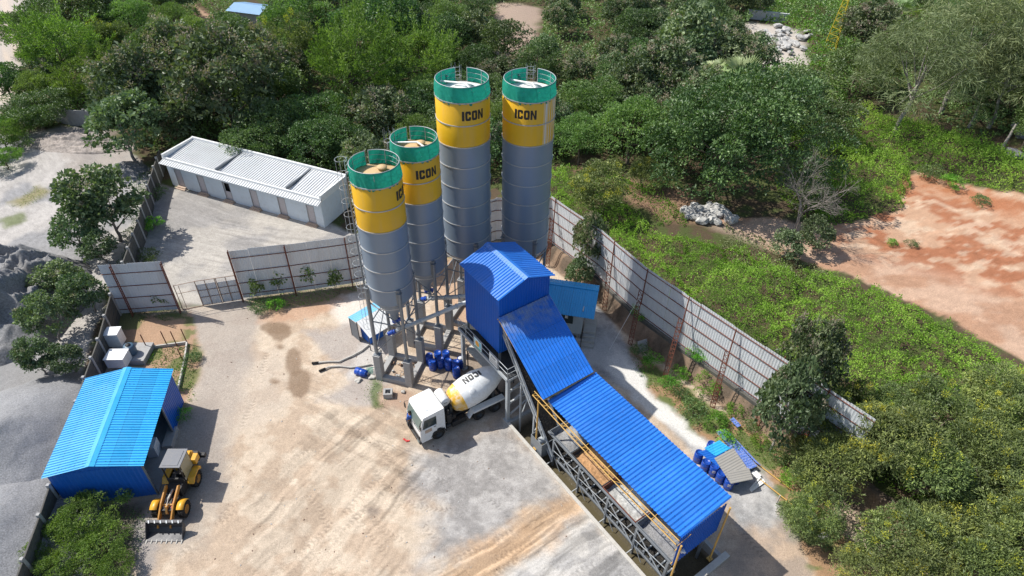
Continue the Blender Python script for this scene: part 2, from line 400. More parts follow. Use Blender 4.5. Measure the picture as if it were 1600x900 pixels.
# main yard
sand = cmix((.50, .41, .315), (.42, .325, .24), sst(.4, .62, n2)); sand = sand*(.86+.28*n3[..., None])
YARD = [(-36.2, 43), (-25, 46), (-15.1, 48.4), (-6, 52.3), (-1.7, 54.7), (3.4, 54.0), (7.6, 48.4), (10.6, 43.3), (13.3, 39.7), (16.4, 35.7), (19, 33), (21, 30), (23.4, 27), (33, 14), (50, -20), (-25, -20), (-29.5, 20), (-32, 33)]
lay(YARD, sand, .25, .05, world=True)
lay([(283, 482), (420, 470), (400, 530), (375, 640), (350, 760), (320, 760), (290, 650), (315, 560)], (.30, .27, .245), .8, .5, .7)
lay([(240, 640), (330, 640), (355, 760), (310, 860), (200, 860)], (.30, .265, .23), .9, .5, .6)
lay([(400, 560), (440, 540), (440, 640), (360, 700), (340, 620)], (.42, .36, .30), .9, .7, .5)
lay([(500, 465), (565, 450), (575, 500), (540, 510)], (.64, .58, .52), .6, .5, .8)
lay([(400, 475), (520, 460), (560, 450), (500, 500), (400, 510)], (.42, .25, .16), .7, .7, .7)
lay([(480, 520), (560, 500), (620, 560), (590, 640), (500, 620), (540, 590)], (.33, .30, .28), .6, .6, .75)
lay([(560, 540), (600, 520), (590, 590), (540, 590)], (.5, .48, .45), .4, .5, .6)
lay([(590, 600), (645, 610), (640, 640), (590, 640)], (.33, .22, .16), .5, .4, .7)
lay([(575, 590), (592, 600), (600, 640), (582, 640)], (.10, .14, .05), .3, .3, .8)
for x, y, a, b_ in ((458, 565, 14, 22), (466, 598, 20, 24), (430, 513, 24, 9), (438, 520, 20, 12), (585, 797, 13, 8), (439, 540, 6, 4), (430, 595, 6, 4)):
    lay([(x+a*math.cos(g*.7), y+b_*math.sin(g*.7)) for g in range(9)], (.22, .155, .105) if y < 700 else (.25, .2, .16), .22, .25, .85)
g = cmix((.34, .33, .32), (.25, .245, .24), sst(.4, .6, n2))*(.75+.5*n3[..., None])
lay([(655, 705), (730, 690), (800, 655), (865, 735), (900, 780), (820, 800), (755, 860), (640, 900), (690, 800), (640, 760)], g, 1.2, .8, .9)
lay([(900, 770), (925, 795), (820, 870), (730, 940), (560, 1000), (740, 860), (800, 820)], (.53, .35, .21), .9, .8, .75)
lay([(930, 800), (1015, 900), (1060, 1000), (620, 1100), (800, 890)], cmix((.43, .415, .39), (.33, .325, .315), sst(.4, .6, n2)), .8, .6, .9)
lay([(950, 860), (1010, 890), (1060, 1000), (900, 1000)], g, .6, .7, .7)
lay([(930, 455), (985, 545), (1040, 605), (1120, 690), (1230, 760), (1280, 840), (1180, 860), (1090, 720), (1000, 620), (900, 570), (880, 470)], g*1.15, .4, .4)
lay([(940, 560), (965, 548), (1010, 590), (1075, 655), (1120, 705), (1085, 700), (1010, 640), (950, 580)], (.62, .60, .56), .35, .4, .9)
lay([(880, 540), (945, 520), (990, 560), (960, 580), (900, 570)], (.5, .49, .47), .5, .4, .7)
lay([(1130, 850), (1230, 810), (1350, 1000), (1100, 1000)], cmix((.40, .30, .22), (.30, .24, .19), sst(.4, .6, n2)), .7, .7, .9)
soil = cmix((.30, .19, .11), (.12, .14, .05), sst(.45, .58, n2))
lay([(985, 545), (1120, 640), (1200, 660), (1290, 760), (1360, 900), (1500, 1100), (1400, 1100), (1250, 850), (1180, 720), (1080, 670), (1010, 600)], soil, .4, .5)
lay([(390, 462), (560, 440), (560, 455), (480, 478), (395, 485)], (.22, .17, .10), .4, .4, .8)
lay([(185, 490), (300, 488), (318, 560), (290, 640), (200, 560), (150, 560)], cmix((.34, .225, .15), (.16, .16, .07), sst(.42, .55, n2)), .3, .3)
lay([(220, 500), (285, 498), (290, 530), (228, 545)], (.38, .25, .165), .3, .3, .9)
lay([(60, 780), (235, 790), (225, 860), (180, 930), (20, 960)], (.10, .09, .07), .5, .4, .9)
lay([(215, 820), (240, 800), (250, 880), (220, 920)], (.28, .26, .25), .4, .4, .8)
lay([(660, 400), (790, 430), (830, 470), (700, 520)], (.42, .28, .19), .8, .6, .8)
lay([(650, 530), (760, 560), (830, 640), (780, 650), (690, 600)], (.22, .18, .15), .6, .3, .75)
# earth bank under the right fence
dR, aR, sR = segdist(GX, GY, FENCE_R)
bank = (sst(-1.5, -1.1, sR)*(sR <= .3)*(GX > 2))
bc = cmix((.24, .17, .12), (.13, .10, .075), sst(.4, .6, n2))*(.7+.6*n3[..., None])
C = C*(1-bank[..., None]) + bc*bank[..., None]
# red open ground and outer places
RED = pix([(1100, 338), (1200, 388), (1260, 412), (1330, 432), (1450, 482), (1600, 562), (1800, 650), (1900, 330), (1600, 305), (1500, 285), (1430, 266), (1400, 330), (1310, 352), (1225, 342)], 1.5)
rn_ = fbm(GX*.30+3, GY*.55, 43, 6); rd = cmix((.46, .31, .22), (.38, .225, .145), sst(.42, .6, rn_))
rdp = sst(-2, 3, sdist(GX, GY, pix([(1270, 385), (1400, 262), (1800, 300), (1900, 520), (1600, 470), (1450, 430), (1330, 400)], 1.5)))
rr2 = cmix((.44, .275, .18), (.33, .14, .075), sst(.43, .56, fbm(GX*.45, GY*.8, 44, 6))); rr2 = cmix(rr2, np.full(rr2.shape, 1.)*np.array((.58, .45, .33)), sst(.56, .64, fbm(GX*.6+7, GY*.9, 41, 6))*.55)
rd = (rd*(1-rdp[..., None])+rr2*rdp[..., None])*(.85+.3*n3[..., None])
lay(RED, rd, .25, .5, world=True)
lay([(1380, 300), (1440, 268), (1600, 320), (1600, 350), (1450, 300)], (.38, .16, .08), 1.0, 1, .6, z=1.5)
lay([(1090, 345), (1250, 350), (1260, 400), (1180, 385)], (.40, .31, .24), 1, .5, .7, z=1.5)
ROAD_P = pix([(-300, 200), (0, 175), (42, 130), (25, 80), (60, 20), (90, -40), (-300, -60)])
lay(ROAD_P, cmix((.50, .42, .35), (.40, .36, .33), sst(.45, .55, n1)), .8, .5, world=True)
for P_, c_ in (([(775, 10), (845, 25), (835, 110), (770, 90)], (.33, .25, .2)), ([(1165, 35), (1250, 45), (1265, 100), (1190, 130), (1130, 105)], (.48, .43, .38)),
               ([(940, 95), (1010, 100), (1000, 125), (945, 120)], (.42, .3, .24)), ([(895, 245), (1090, 310), (1110, 350), (1040, 345), (900, 270)], (.24, .15, .10)),
               ([(760, 200), (785, 200), (785, 250), (755, 240)], (.38, .12, .06)), ([(310, 10), (350, 30), (345, 60), (320, 50)], (.4, .26, .18)), ([(920, 150), (960, 150), (965, 190), (925, 190)], (.5, .5, .5))):
    lay(P_, c_, .8, .6, .9, z=0 if P_[0][0] < 850 else 1.5)
# streaks that wheels drag out, and treads
def streak(px0, px1, reg, amt, dark=.72, light=1.16, seed=50, ldark=.3):
    global C, GZ
    a, b_ = at(*px0)[:2], at(*px1)[:2]; d = (b_-a)/np.linalg.norm(b_-a); n_ = np.array([-d[1], d[0]])
    s_ = GX*d[0]+GY*d[1]; t_ = GX*n_[0]+GY*n_[1]
    t_ = t_ + .5*np.sin(s_*.25)+wx*.25
    q = .5*fbm(s_*.22, t_*5.5, seed, 4)+.5*fbm(s_*.1, t_*1.6, seed+3, 3); k = sst(-1.5, 1.5, sdist(GX+wx, GY+wy, pix(reg)))*amt
    q2 = fbm(s_*.10, t_*3.6, seed+9, 2); ln = sst(.60, .68, q2)*sst(.4, .6, fbm(s_*.3, t_*.5, seed+11, 2)); C = C*(1-(ln*ldark*k)[..., None])
    C = C*(1+(((dark+(light-dark)*sst(.38, .62, q))-1)*k)[..., None]); GZ = GZ + .05*(q-.5)*k
streak((420, 880), (610, 700), [(360, 1000), (380, 760), (500, 640), (640, 660), (680, 760), (560, 1000)], .9, .84, 1.08)
streak((740, 900), (980, 770), [(560, 1000), (720, 860), (880, 770), (930, 790), (1030, 900), (1050, 1000)], 1.0, .68, 1.16, 61, .45)
streak((520, 640), (640, 690), [(480, 600), (640, 650), (700, 700), (620, 760), (470, 700)], .8, .8, 1.08, 71)
streak((300, 380), (480, 420), [(240, 290), (560, 380), (560, 460), (200, 430)], .5, .8, 1.1, 81)
streak((0, 350), (120, 260), [(-100, 250), (150, 210), (180, 420), (0, 520), (-100, 500)], .5, .85, 1.1, 91)
streak((1300, 420), (1600, 520), [(1200, 380), (1500, 380), (1600, 420), (1700, 560), (1600, 560)], .5, .85, 1.1, 95)
def tread(pts, wd=.42, amt=.2, per=.34):
    global C, GZ
    P = pix(pts); 
    k0 = (GX > min(p[0] for p in P)-1) & (GX < max(p[0] for p in P)+1) & (GY > min(p[1] for p in P)-1) & (GY < max(p[1] for p in P)+1)
    d, arc, sd_ = segdist(GX[k0], GY[k0], P)
    L = max(arc.max(), 1)
    k = (1-sst(wd*.42, wd*.55, d))*sst(0, .8, arc)*(1-sst(L-.8, L, arc))*sst(.3, .5, vn(GX[k0]*.8, GY[k0]*.8, 77))
    wv = np.sin(2*math.pi*(arc+abs(sd_)*.7)/per)
    C[k0] = C[k0]*(1+(amt*wv*k - .05*k)[:, None]); GZ[k0] += (.018*wv-.02)*k
for pts in ([(560, 700), (590, 740), (630, 790), (690, 850)], [(585, 690), (625, 735), (670, 790)], [(545, 790), (590, 850), (640, 900)], [(600, 760), (650, 790), (720, 800)],
            [(575, 800), (600, 830), (640, 850)], [(880, 830), (800, 880), (720, 930)], [(895, 850), (820, 900), (760, 930)], [(930, 790), (850, 840), (760, 880)], [(700, 880), (800, 830), (905, 775)],
            [(300, 870), (330, 820), (420, 740), (520, 680)], [(270, 880), (310, 840), (400, 780)], [(520, 660), (600, 700), (640, 760)], [(660, 740), (720, 760), (790, 760)],
            [(1200, 880), (1150, 820)], [(420, 540), (400, 620), (360, 700)], [(960, 870), (880, 900)], [(990, 890), (900, 930)], [(430, 900), (520, 820), (600, 740)], [(450, 900), (540, 825), (620, 750)],
            [(470, 770), (500, 790), (520, 850), (520, 920)], [(620, 720), (700, 740), (780, 790), (840, 850)], [(640, 860), (700, 900)]):
    tread(pts)
C = np.clip(C, .01, .85)
C[inpit] = np.array((.10, .085, .055))
nU, nV = len(us), len(vs_)
idx = np.arange(nU*nV).reshape(nU, nV)
F = np.stack([idx[:-1, :-1], idx[1:, :-1], idx[1:, 1:], idx[:-1, 1:]], -1).reshape(-1, 4)
m, t, b = nmat('ground')
at_ = t.nodes.new('ShaderNodeAttribute'); at_.attribute_name = 'albedo'
tc = t.nodes.new('ShaderNodeTexCoord')
f1 = noise(t, 6, 5, vec=tc.outputs['Object'], rough=.75); f2 = noise(t, 22, 3, vec=tc.outputs['Object'], rough=.7)
r1 = ramp(t, f1.outputs[0], [(.25, (.6,)*3), (.42, (.95,)*3), (.55, (1.02,)*3), (.75, (1.26,)*3)]); r2 = ramp(t, f2.outputs[0], [(.3, (.6,)*3), (.5, (1,)*3), (.7, (1.35,)*3)])
c1 = mixc(t, 1.0, at_.outputs['Color'], r1.outputs[0], 'MULTIPLY'); c2 = mixc(t, .8, c1, r2.outputs[0], 'MULTIPLY')
vo = t.nodes.new('ShaderNodeTexVoronoi'); vo.inputs['Scale'].default_value = 3.2; t.links.new(tc.outputs['Object'], vo.inputs['Vector'])
rv = ramp(t, vo.outputs['Distance'], [(.06, (1, 1, 1)), (.13, (0, 0, 0))]); peb = mixc(t, 1.0, rv.outputs[0], ramp(t, noise(t, .5, 3, vec=tc.outputs['Object']).outputs[0], [(.44, (0, 0, 0)), (.6, (.6, .6, .6))]).outputs[0], 'MULTIPLY')
c3 = mixc(t, peb, c2, mixc(t, f2.outputs[0], (.16, .13, .11), (.6, .56, .52)))
t.links.new(c3, b.inputs['Base Color']); b.inputs['Roughness'].default_value = .97; b.inputs['Specular IOR Level'].default_value = .1
bp = t.nodes.new('ShaderNodeBump'); bp.inputs['Strength'].default_value = .55; bp.inputs['Distance'].default_value = .05
t.links.new(f1.outputs[0], bp.inputs['Height']); t.links.new(bp.outputs[0], b.inputs['Normal'])
gcol = np.concatenate([C.reshape(-1, 3), np.ones((nU*nV, 1))], 1)
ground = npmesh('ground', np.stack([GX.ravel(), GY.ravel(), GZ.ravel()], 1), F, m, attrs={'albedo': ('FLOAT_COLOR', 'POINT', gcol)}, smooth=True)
ground['kind'] = 'structure'
def gz(x, y): return float(ground_z(np.array([x]), np.array([y]))[0])
# ------------------------------------------------------------ lettering
GLY = {'I': [[(0, 0), (.34, 0), (.34, 1), (0, 1)]],
 'C': [[(0, .14), (.3, .14), (.3, .86), (0, .86)], [(.12, 0), (.68, 0), (.8, .14), (0, .14)], [(0, .86), (.8, .86), (.68, 1), (.12, 1)], [(.3, .14), (.8, .14), (.8, .36), (.52, .36), (.52, .24), (.3, .24)][:0] or [(.5, .14), (.8, .14), (.8, .38), (.5, .38)], [(.5, .62), (.8, .62), (.8, .86), (.5, .86)], [(.3, .14), (.5, .14), (.5, .24), (.3, .24)], [(.3, .76), (.5, .76), (.5, .86), (.3, .86)]],
 'O': [[(0, .14), (.3, .14), (.3, .86), (0, .86)], [(.52, .14), (.82, .14), (.82, .86), (.52, .86)], [(.12, 0), (.7, 0), (.82, .14), (0, .14)], [(0, .86), (.82, .86), (.7, 1), (.12, 1)], [(.3, .14), (.52, .14), (.52, .24), (.3, .24)], [(.3, .76), (.52, .76), (.52, .86), (.3, .86)]],
 'N': [[(0, 0), (.27, 0), (.27, 1), (0, 1)], [(.6, 0), (.87, 0), (.87, 1), (.6, 1)], [(.27, .62), (.6, .0), (.6, .38), (.27, 1)]]}
def glyph_quads(word, nx=4, gap=.13):
    x = 0; out = []
    for ch in word:
        Q = GLY[ch]
        for q in Q:
            (a, b, c, d) = q
            for i in range(nx):
                def L(p, r, k): return (p[0]+(r[0]-p[0])*k, p[1]+(r[1]-p[1])*k)
                t0, t1 = i/nx, (i+1)/nx
                out.append([(x+p[0], p[1]) for p in (L(a, b, t0), L(a, b, t1), L(d, c, t1), L(d, c, t0))])
        x += max(p[0] for q in Q for p in q)+gap
    W_ = x-gap
    return [[(p[0]-W_/2, p[1]-.5) for p in q] for q in out], W_
ICONQ, ICONW = glyph_quads('ICON')

# ------------------------------------------------------------ silos
def make_silo(X, Y, r, ztop, nring, dz, zbot, nyel, texth, label, leg_rz, hs, ped_top, gap_az, lad_az, top_kind, seed, lettz):
    rnd = random.Random(seed)
    t = thing('cement_silo', label, 'silo', (X, Y, 0), 0, 'cement silos of the batching plant')
    zy = ztop - nyel*dz
    # shell in two colours
    b = MB(); b.lathe([(r, zbot), (r, zy)], 64); b.build('lower_shell', silo_grey, t)
    b = MB(); b.lathe([(r, zy), (r, ztop), (r*.99, ztop+.02), (r*.96, ztop+.03)], 64); b.build('upper_shell', silo_yellow, t)
    b = MB()
    for k in range(nring+1):
        z = ztop-k*dz
        b.lathe([(r, z-.035), (r+.045, z-.035), (r+.045, z+.035), (r, z+.035)], 64, sm=False)
    b.build('ring_flange', rim_light, t)
    b = MB(); b.lathe([(r-.01, zbot), (.34, zbot-r*1.25), (.34, zbot-r*1.25-.45), (.2, zbot-r*1.25-.6)], 40); b.build('cone', silo_grey, t)
    b = MB(); zc = zbot-r*1.25-.55
    b.tube((0, 0, zc), (0, 0, zc-.35), .24, n=12); b.box((.38, 0, zc-.1), (.3, .24, .24)); b.build('discharge_valve', barrel_blue, t)
    # roof
    dome = {'tan': paint('silo_lid_tan', (.52, .36, .19), .8, dirt=.5) if 'silo_lid_tan' not in MATS else MATS['silo_lid_tan'], 'white': white_p}[top_kind]
    b = MB(); b.lathe([(r*.965, ztop+.03), (r*.5, ztop+.16), (0.01, ztop+.25)], 48); b.build('roof', dome, t)
    b = MB()
    if top_kind == 'tan':
        b.lathe([(.26, ztop+.12), (.26, ztop+.36), (.34, ztop+.36), (.34, ztop+.41), (.01, ztop+.43)], 24)
        fo = b.build('filter_hatch', MATS['silo_lid_tan'], t)
        for v in fo.data.vertices: v.co.x += .35; v.co.y += .55
    else:
        b.lathe([(r*.40, ztop+.1), (r*.40, ztop+.34), (r*.42, ztop+.36), (.01, ztop+.40)], 32); fo = b.build('filter_hatch', white_p, t)
        for v in fo.data.vertices: v.co.x += .15; v.co.y += -.1
    b = MB(); a = R(gap_az+60)
    if seed != 3:
        b.path([(r*.9*math.cos(a), r*.9*math.sin(a), ztop+.5), (0.2, 0.1, ztop+.62), (r*.7*math.cos(a+2.6), r*.7*math.sin(a+2.6), ztop+.6)], .07, 8); b.build('vent_pipe', white_p, t)
    # railing with net
    rr = r*.975; zt = ztop+1.08
    b = MB(); gw = R(13 if top_kind == 'white' else 4); g0, g1 = R(gap_az)+gw, R(gap_az)+2*math.pi-gw
    for zz_, rad in ((zt, .026), (zt-.36, .012), (zt-.72, .012)):
        b.path([((rr-.03)*math.cos(g), (rr-.03)*math.sin(g), zz_) for g in np.linspace(g0, g1, 56)], rad, 5)
    for g in np.linspace(g0, g1, 10): b.tube(((rr-.03)*math.cos(g), (rr-.03)*math.sin(g), ztop), ((rr-.03)*math.cos(g), (rr-.03)*math.sin(g), zt+.02), .026, n=5)
    b.build('railing', steel_light, t)
    NA, NZ = 150, 12; vs = []
    for j in range(NZ+1):
        for i in range(NA+1):
            g = g0+(g1-g0)*i/NA; q = j/NZ
            z = ztop-.10+(zt-ztop+.10)*q + (0 if j else .05*math.sin(g*7+seed)+.05*math.sin(g*17))
            sag = .045*math.sin(g*11+seed*2+q*3)*math.sin(q*math.pi)+.03*math.sin(g*31+q*9+seed)*(1-q) + .05*(1-q)
            vs.append(((rr+sag)*math.cos(g), (rr+sag)*math.sin(g), z))
    fs = [(j*(NA+1)+i, j*(NA+1)+i+1, (j+1)*(NA+1)+i+1, (j+1)*(NA+1)+i) for j in range(NZ) for i in range(NA)]
    b = MB(); b.add(vs, fs, 0, True); b.build('green_net', net_green, t)
    # lettering wrapped on the shell
    b = MB(); hgt = .70; hx = .50; rc = r+.012
    for q in ICONQ:
        vv = []
        for x, z in q:
            g = R(texth)+(x*hx)/rc; vv.append((rc*math.cos(g), rc*math.sin(g), lettz+z*hgt))
        b.add(vv, [(0, 1, 2, 3)], 0, False)
    b.build('lettering', letter_black, t)
    # legs and their bracing
    cs = []
    for i, (a, c) in enumerate(((-1, -1), (1, -1), (1, 1), (-1, 1))):
        x, y = a*hs, c*hs; ca, sa = math.cos(leg_rz), math.sin(leg_rz); x, y = x*ca-y*sa, x*sa+y*ca; cs.append((x, y))
        b = MB(); k = (r+.02)/math.hypot(x, y)
        b.tube((x, y, ped_top+.05), (x, y, zbot+1.1), .13, n=10); b.box((x, y, ped_top+.05), (.42, .42, .06), leg_rz); b.box((x, y, zbot+1.12), (.34, .34, .05), leg_rz)
        b.box((x*k*.98, y*k*.98, zbot+.75), (.30, .30, 1.3), leg_rz)
        b.build('leg', steel, t)
        b = MB(); b.box((x, y, ped_top/2), (.56, .56, ped_top), leg_rz); b.box((x, y, ped_top-.02), (.60, .60, .07), leg_rz); b.box((x, y, ped_top*.55), (.57, .57, .04), leg_rz)
        b.build('pedestal', concrete, t, bevel=.015)
    b = MB()
    for i in range(4):
        p, q = cs[i], cs[(i+1) % 4]
        z0, z1 = ped_top+.35, zbot-.2; zm = (z0+z1)/2
        b.tube((*p, zm+.6), (*q, zm+.6), .05, n=6)
        if i % 2 == 0: b.tube((*p, z0), (*q, zm+.6), .04, n=6); b.tube((*q, zm+.6), (*p, z1), .04, n=6)
        else: b.tube((*q, z0), (*p, zm+.6), .04, n=6)
    b.build('bracing', steel, t)
    b = MB()
    for i in range(4):
        p, q = cs[i], cs[(i+1) % 4]; b.beam((p[0], p[1], .17), (q[0], q[1], .17), .42, .40)
    b.build('footing', concrete, t, bevel=.02)
    # ladder with its cage, filling pipe
    a = R(lad_az); ca, sa = math.cos(a), math.sin(a)
    def LP(d, s, z): return (d*ca-s*sa, d*sa+s*ca, z)
    b = MB()
    for s_ in (-.22, .22): b.tube(LP(r+.22, s_, 2.2), LP(r+.22, s_, zt), .025, n=5)
    z = 2.4
    while z < zt: b.tube(LP(r+.22, -.22, z), LP(r+.22, .22, z), .014, n=4); z += .3
    lo = b.build('ladder', steel_light, t)
    b = MB(); z = 4.6
    while z < zt: b.path([LP(r+.22+.36+.36*math.cos(g), .38*math.sin(g), z) for g in np.linspace(-math.pi*.97, math.pi*.97, 15)], .014, 4); z += 1.05
    for g in (-1.9, -.9, 0, .9, 1.9): b.tube(LP(r+.22+.36+.36*math.cos(g), .38*math.sin(g), 4.6), LP(r+.22+.36+.36*math.cos(g), .38*math.sin(g), zt), .012, n=4)
    b.build('cage', steel_light, lo)
    a2 = R(lad_az+28); b = MB(); x, y = (r+.14)*math.cos(a2), (r+.14)*math.sin(a2)
    b.path([(x*1.02, y*1.02, 1.1), (x*1.02, y*1.02, ztop+.2), (x*1.0, y*1.0, ztop+.55), (x*.8, y*.8, ztop+.65)], .065, 8); b.build('filling_pipe', steel, t)
    return t
for a in ((-9.02, 37.57, 1.69, 18.28, 6, 1.69, 8.47, 2, -7, 'short cement silo nearest the camera, leftmost of the four, tan lid inside its green net', R(-14.4), 1.28, 2.75, 118, 172, 'tan', 3, 17.35),
          (-6.98, 41.5, 1.69, 18.09, 6, 1.7, 8.2, 2, -56, 'short cement silo second from the left, standing between the leftmost one and the tall pair', R(-14.4), 1.28, 2.9, 112, 150, 'tan', 5, 17.1),
          (-3.76, 44.34, 1.94, 21.22, 8, 1.67, 8.06, 2, -64, 'tall cement silo with yellow top left of its twin, behind the blue tower roof', R(-20), 1.42, 2.9, 96, 104, 'white', 7, 20.3),
          (0.98, 45.5, 1.93, 20.83, 8, 1.68, 7.57, 2, -98, 'tall cement silo on the far right with white streaks down its yellow top', R(-20), 1.42, 2.9, 84, 88, 'white', 11, 19.95)):
    s_ = make_silo(*a)
    if a[0] > 0:      # lime streaks run down the upper shell
        m_ = silo_yellow.copy(); m_.name = 'silo_yellow_streaked'; t_ = m_.node_tree; b_ = t_.nodes['Principled BSDF']
        src = b_.inputs['Base Color'].links[0].from_socket
        tcn = t_.nodes.new('ShaderNodeTexCoord'); sp = t_.nodes.new('ShaderNodeSeparateXYZ'); t_.links.new(tcn.outputs['Object'], sp.inputs[0])
        mp = t_.nodes.new('ShaderNodeMapping'); mp.inputs['Scale'].default_value = (5.5, 5.5, .05); t_.links.new(tcn.outputs['Object'], mp.inputs[0])
        nz = noise(t_, 1.0, 2, vec=mp.outputs[0]); rr_ = ramp(t_, nz.outputs[0], [(.47, (0, 0, 0)), (.52, (1, 1, 1))])
        xr = ramp(t_, sp.outputs[0], [(.0, (0, 0, 0)), (.52, (0, 0, 0)), (.60, (1, 1, 1))])
        mm = mixc(t_, 1.0, rr_.outputs[0], xr.outputs[0], 'MULTIPLY')
        mr = t_.nodes.new('ShaderNodeMapRange'); t_.links.new(sp.outputs[0], mr.inputs[0]); mr.inputs[1].default_value = 0; mr.inputs[2].default_value = 1.93
        t_.links.new(mr.outputs[0], xr.inputs[0])
        t_.links.new(mixc(t_, mm, src, (.58, .54, .50)), b_.inputs['Base Color'])
        for c in kids(s_):
            if c.name.startswith('upper_shell'): c.data.materials[0] = m_

# ------------------------------------------------------------ batching tower (built in the plant's axes)
TR = (0, 0, 0)
def ploc(u, v): q = PW(u, v); return (q[0], q[1], 0)
def pframe(u0, v0, **k): return thing(loc=ploc(u0, v0), rz=R(PA), **k)
def PM(u0, v0): return Matrix.Translation((-u0, -v0, 0))
u0, v0 = -30, 21.5; M0 = PM(u0, v0)
tw = pframe(u0, v0, name='batching_tower', label='tall blue corrugated mixer tower with gable roof beside the tall silos', cat='tower')
W0, W1, V0, V1, ZB, ZE, ZR = -32.45, -27.95, 19.42, 23.78, 5.75, 11.15, 11.95
b = MB(M0)
b.corr((W0, V0, ZB), (1, 0, 0), (0, 0, 1), W1-W0, ZE-ZB, .22, .05, top=.22, up=(0, -1, 0)); b.corr((W0, V1, ZB), (1, 0, 0), (0, 0, 1), W1-W0, ZE-ZB, .22, .05, top=.22, up=(0, 1, 0))
b.build('side_wall', wall_blue, tw)
VM = (V0+V1)/2
for U_ in (W0, W1):
    b = MB(M0)
    o = 1 if U_ == W1 else -1; n = 20; pv = (V1-V0)/n
    for k in range(n):
        va, vb = V0+k*pv, V0+(k+1)*pv
        zt = lambda v: ZE+(ZR-ZE)*(1-abs(v-VM)/(VM-V0))-.03
        x0, x1 = (U_, U_+.03*o)
        vm_ = va+pv*.6
        b.add([(x0, va, ZB), (x0, vm_, ZB), (x0, vm_, zt(vm_)), (x0, va, zt(va))], [(0, 1, 2, 3)]); b.add([(x1, vm_+.03, ZB), (x1, vb-.03, ZB), (x1, vb-.03, zt(vb)), (x1, vm_+.03, zt(vm_))], [(0, 1, 2, 3)])
        b.add([(x0, vm_, ZB), (x1, vm_+.03, ZB), (x1, vm_+.03, zt(vm_)), (x0, vm_, zt(vm_))], [(0, 1, 2, 3)]); b.add([(x1, vb-.03, ZB), (x0, vb, ZB), (x0, vb, zt(vb)), (x1, vb-.03, zt(vb))], [(0, 1, 2, 3)])
    b.build('gable_wall', wall_blue, tw)
rl = ZR-ZE; hw = VM-V0+.28; sl_ = math.hypot(hw, rl*hw/(VM-V0)); rf = []
b = MB(M0); zo = ZR+.05; dzv = rl/(VM-V0)
b.corr((W0-.25, VM, zo), (1, 0, 0), (0, -1, -dzv), W1-W0+.5, sl_, .25, .06, top=.22, up=(0, 0, 1)); b.corr((W0-.25, VM, zo), (1, 0, 0), (0, 1, -dzv), W1-W0+.5, sl_, .25, .06, top=.22, up=(0, 0, 1))
rf = b.build('roof', roof_blue, tw)
b = MB(M0); b.add([(W0-.27, VM-.3, zo-.3*dzv+.055), (W1+.27, VM-.3, zo-.3*dzv+.055), (W1+.27, VM, zo+.075), (W0-.27, VM, zo+.075), (W0-.27, VM+.3, zo-.3*dzv+.055), (W1+.27, VM+.3, zo-.3*dzv+.055)], [(0, 1, 2, 3), (3, 2, 5, 4)]); b.build('ridge_cap', roof_blue, rf)
b = MB(M0)
for u in (W0+.1, W1-.1):
    for v in (V0+.1, V1-.1): b.beam((u, v, ZB-1), (u, v, ZE), .15)
for z in (ZB+.1, 8.4, ZE-.1):
    for v in (V0+.1, V1-.1): b.beam((W0, v, z), (W1, v, z), .12)
    for u in (W0+.1, W1-.1): b.beam((u, V0, z), (u, V1, z), .12)
b.build('wall_frame', steel, tw)
# platform and its rails
PZ = 4.72; P0, P1 = -33.0, -26.3
b = MB(M0); b.boxb(P0, P1, 19.05, 23.6, PZ-.06, PZ); b.build('platform_floor', steel_dark, tw)
b = MB(M0)
for v in (19.0, 23.6): b.beam((P0, v, PZ-.15), (P1, v, PZ-.15), .16, .24)
for u in (P0, -30.5, -28.5, P1): b.beam((u, 19, PZ-.17), (u, 23.6, PZ-.17), .16, .2)
b.build('platform_beam', steel_light, tw)
b = MB(M0)
for v in (19.0, 23.6):
    for z in (PZ+.5, PZ+1.0): b.tube((P0, v, z), (P1, v, z), .025, n=6)
    for u in np.linspace(P0, P1, 7): b.tube((u, v, PZ), (u, v, PZ+1.0), .025, n=6)
for z in (PZ+.5, PZ+1.0): b.tube((P1, 19, z), (P1, 23.6, z), .025, n=6)
for v in np.linspace(19, 23.6, 5): b.tube((P1, v, PZ), (P1, v, PZ+1.0), .025, n=6)
b.build('handrail', steel_light, tw)
for u, v in ((-26.4, 19.12), (-26.4, 23.5), (-32.9, 19.3), (-32.9, 23.5)):
    b = MB(M0); b.beam((u, v, -1.1 if v > 19.3 and u > -30 else 0), (u, v, PZ-.27), .26); b.box((u, v, .03), (.5, .5, .08)); b.build('leg', steel_light, tw)
b = MB(M0)
for z0_, z1_ in ((.4, 1.7), (1.7, 3.0), (3.0, 4.2)):
    b.beam((-26.4, 19.15, z0_), (-26.4, 21.3, z0_+.9), .12); b.beam((-26.4, 21.3, z0_+.9), (-26.4, 23.4, z0_), .12)
b.beam((-26.4, 19.15, 1.9), (-26.4, 23.4, 1.9), .12); b.beam((-26.4, 19.15, 3.2), (-26.4, 23.4, 3.2), .12)
for v in (23.5,): b.beam((-32.9, v, .4), (-26.4, v, 4.2), .11); b.beam((-32.9, v, 4.2), (-26.4, v, .4), .11)
b.build('bracing', steel_light, tw)
b = MB(M0)
b.boxb(-31.6, -28.6, 20.2, 22.9, 4.9, 6.6); b.boxb(-30.9, -29.3, 20.8, 22.2, 3.7, 4.9)
b.lathe([(.9, 7), (.9, 8.6), (.3, 9.2)], 20); b.build('mixer', steel, tw, bevel=.04)
b = MB(M0); b.prism([(-1.1, 0), (1.1, 0), (.5, -1.3), (-.5, -1.3)], 1.6, (-30.0, 20.6, 4.1)); b.build('discharge_chute', steel_dark, tw)
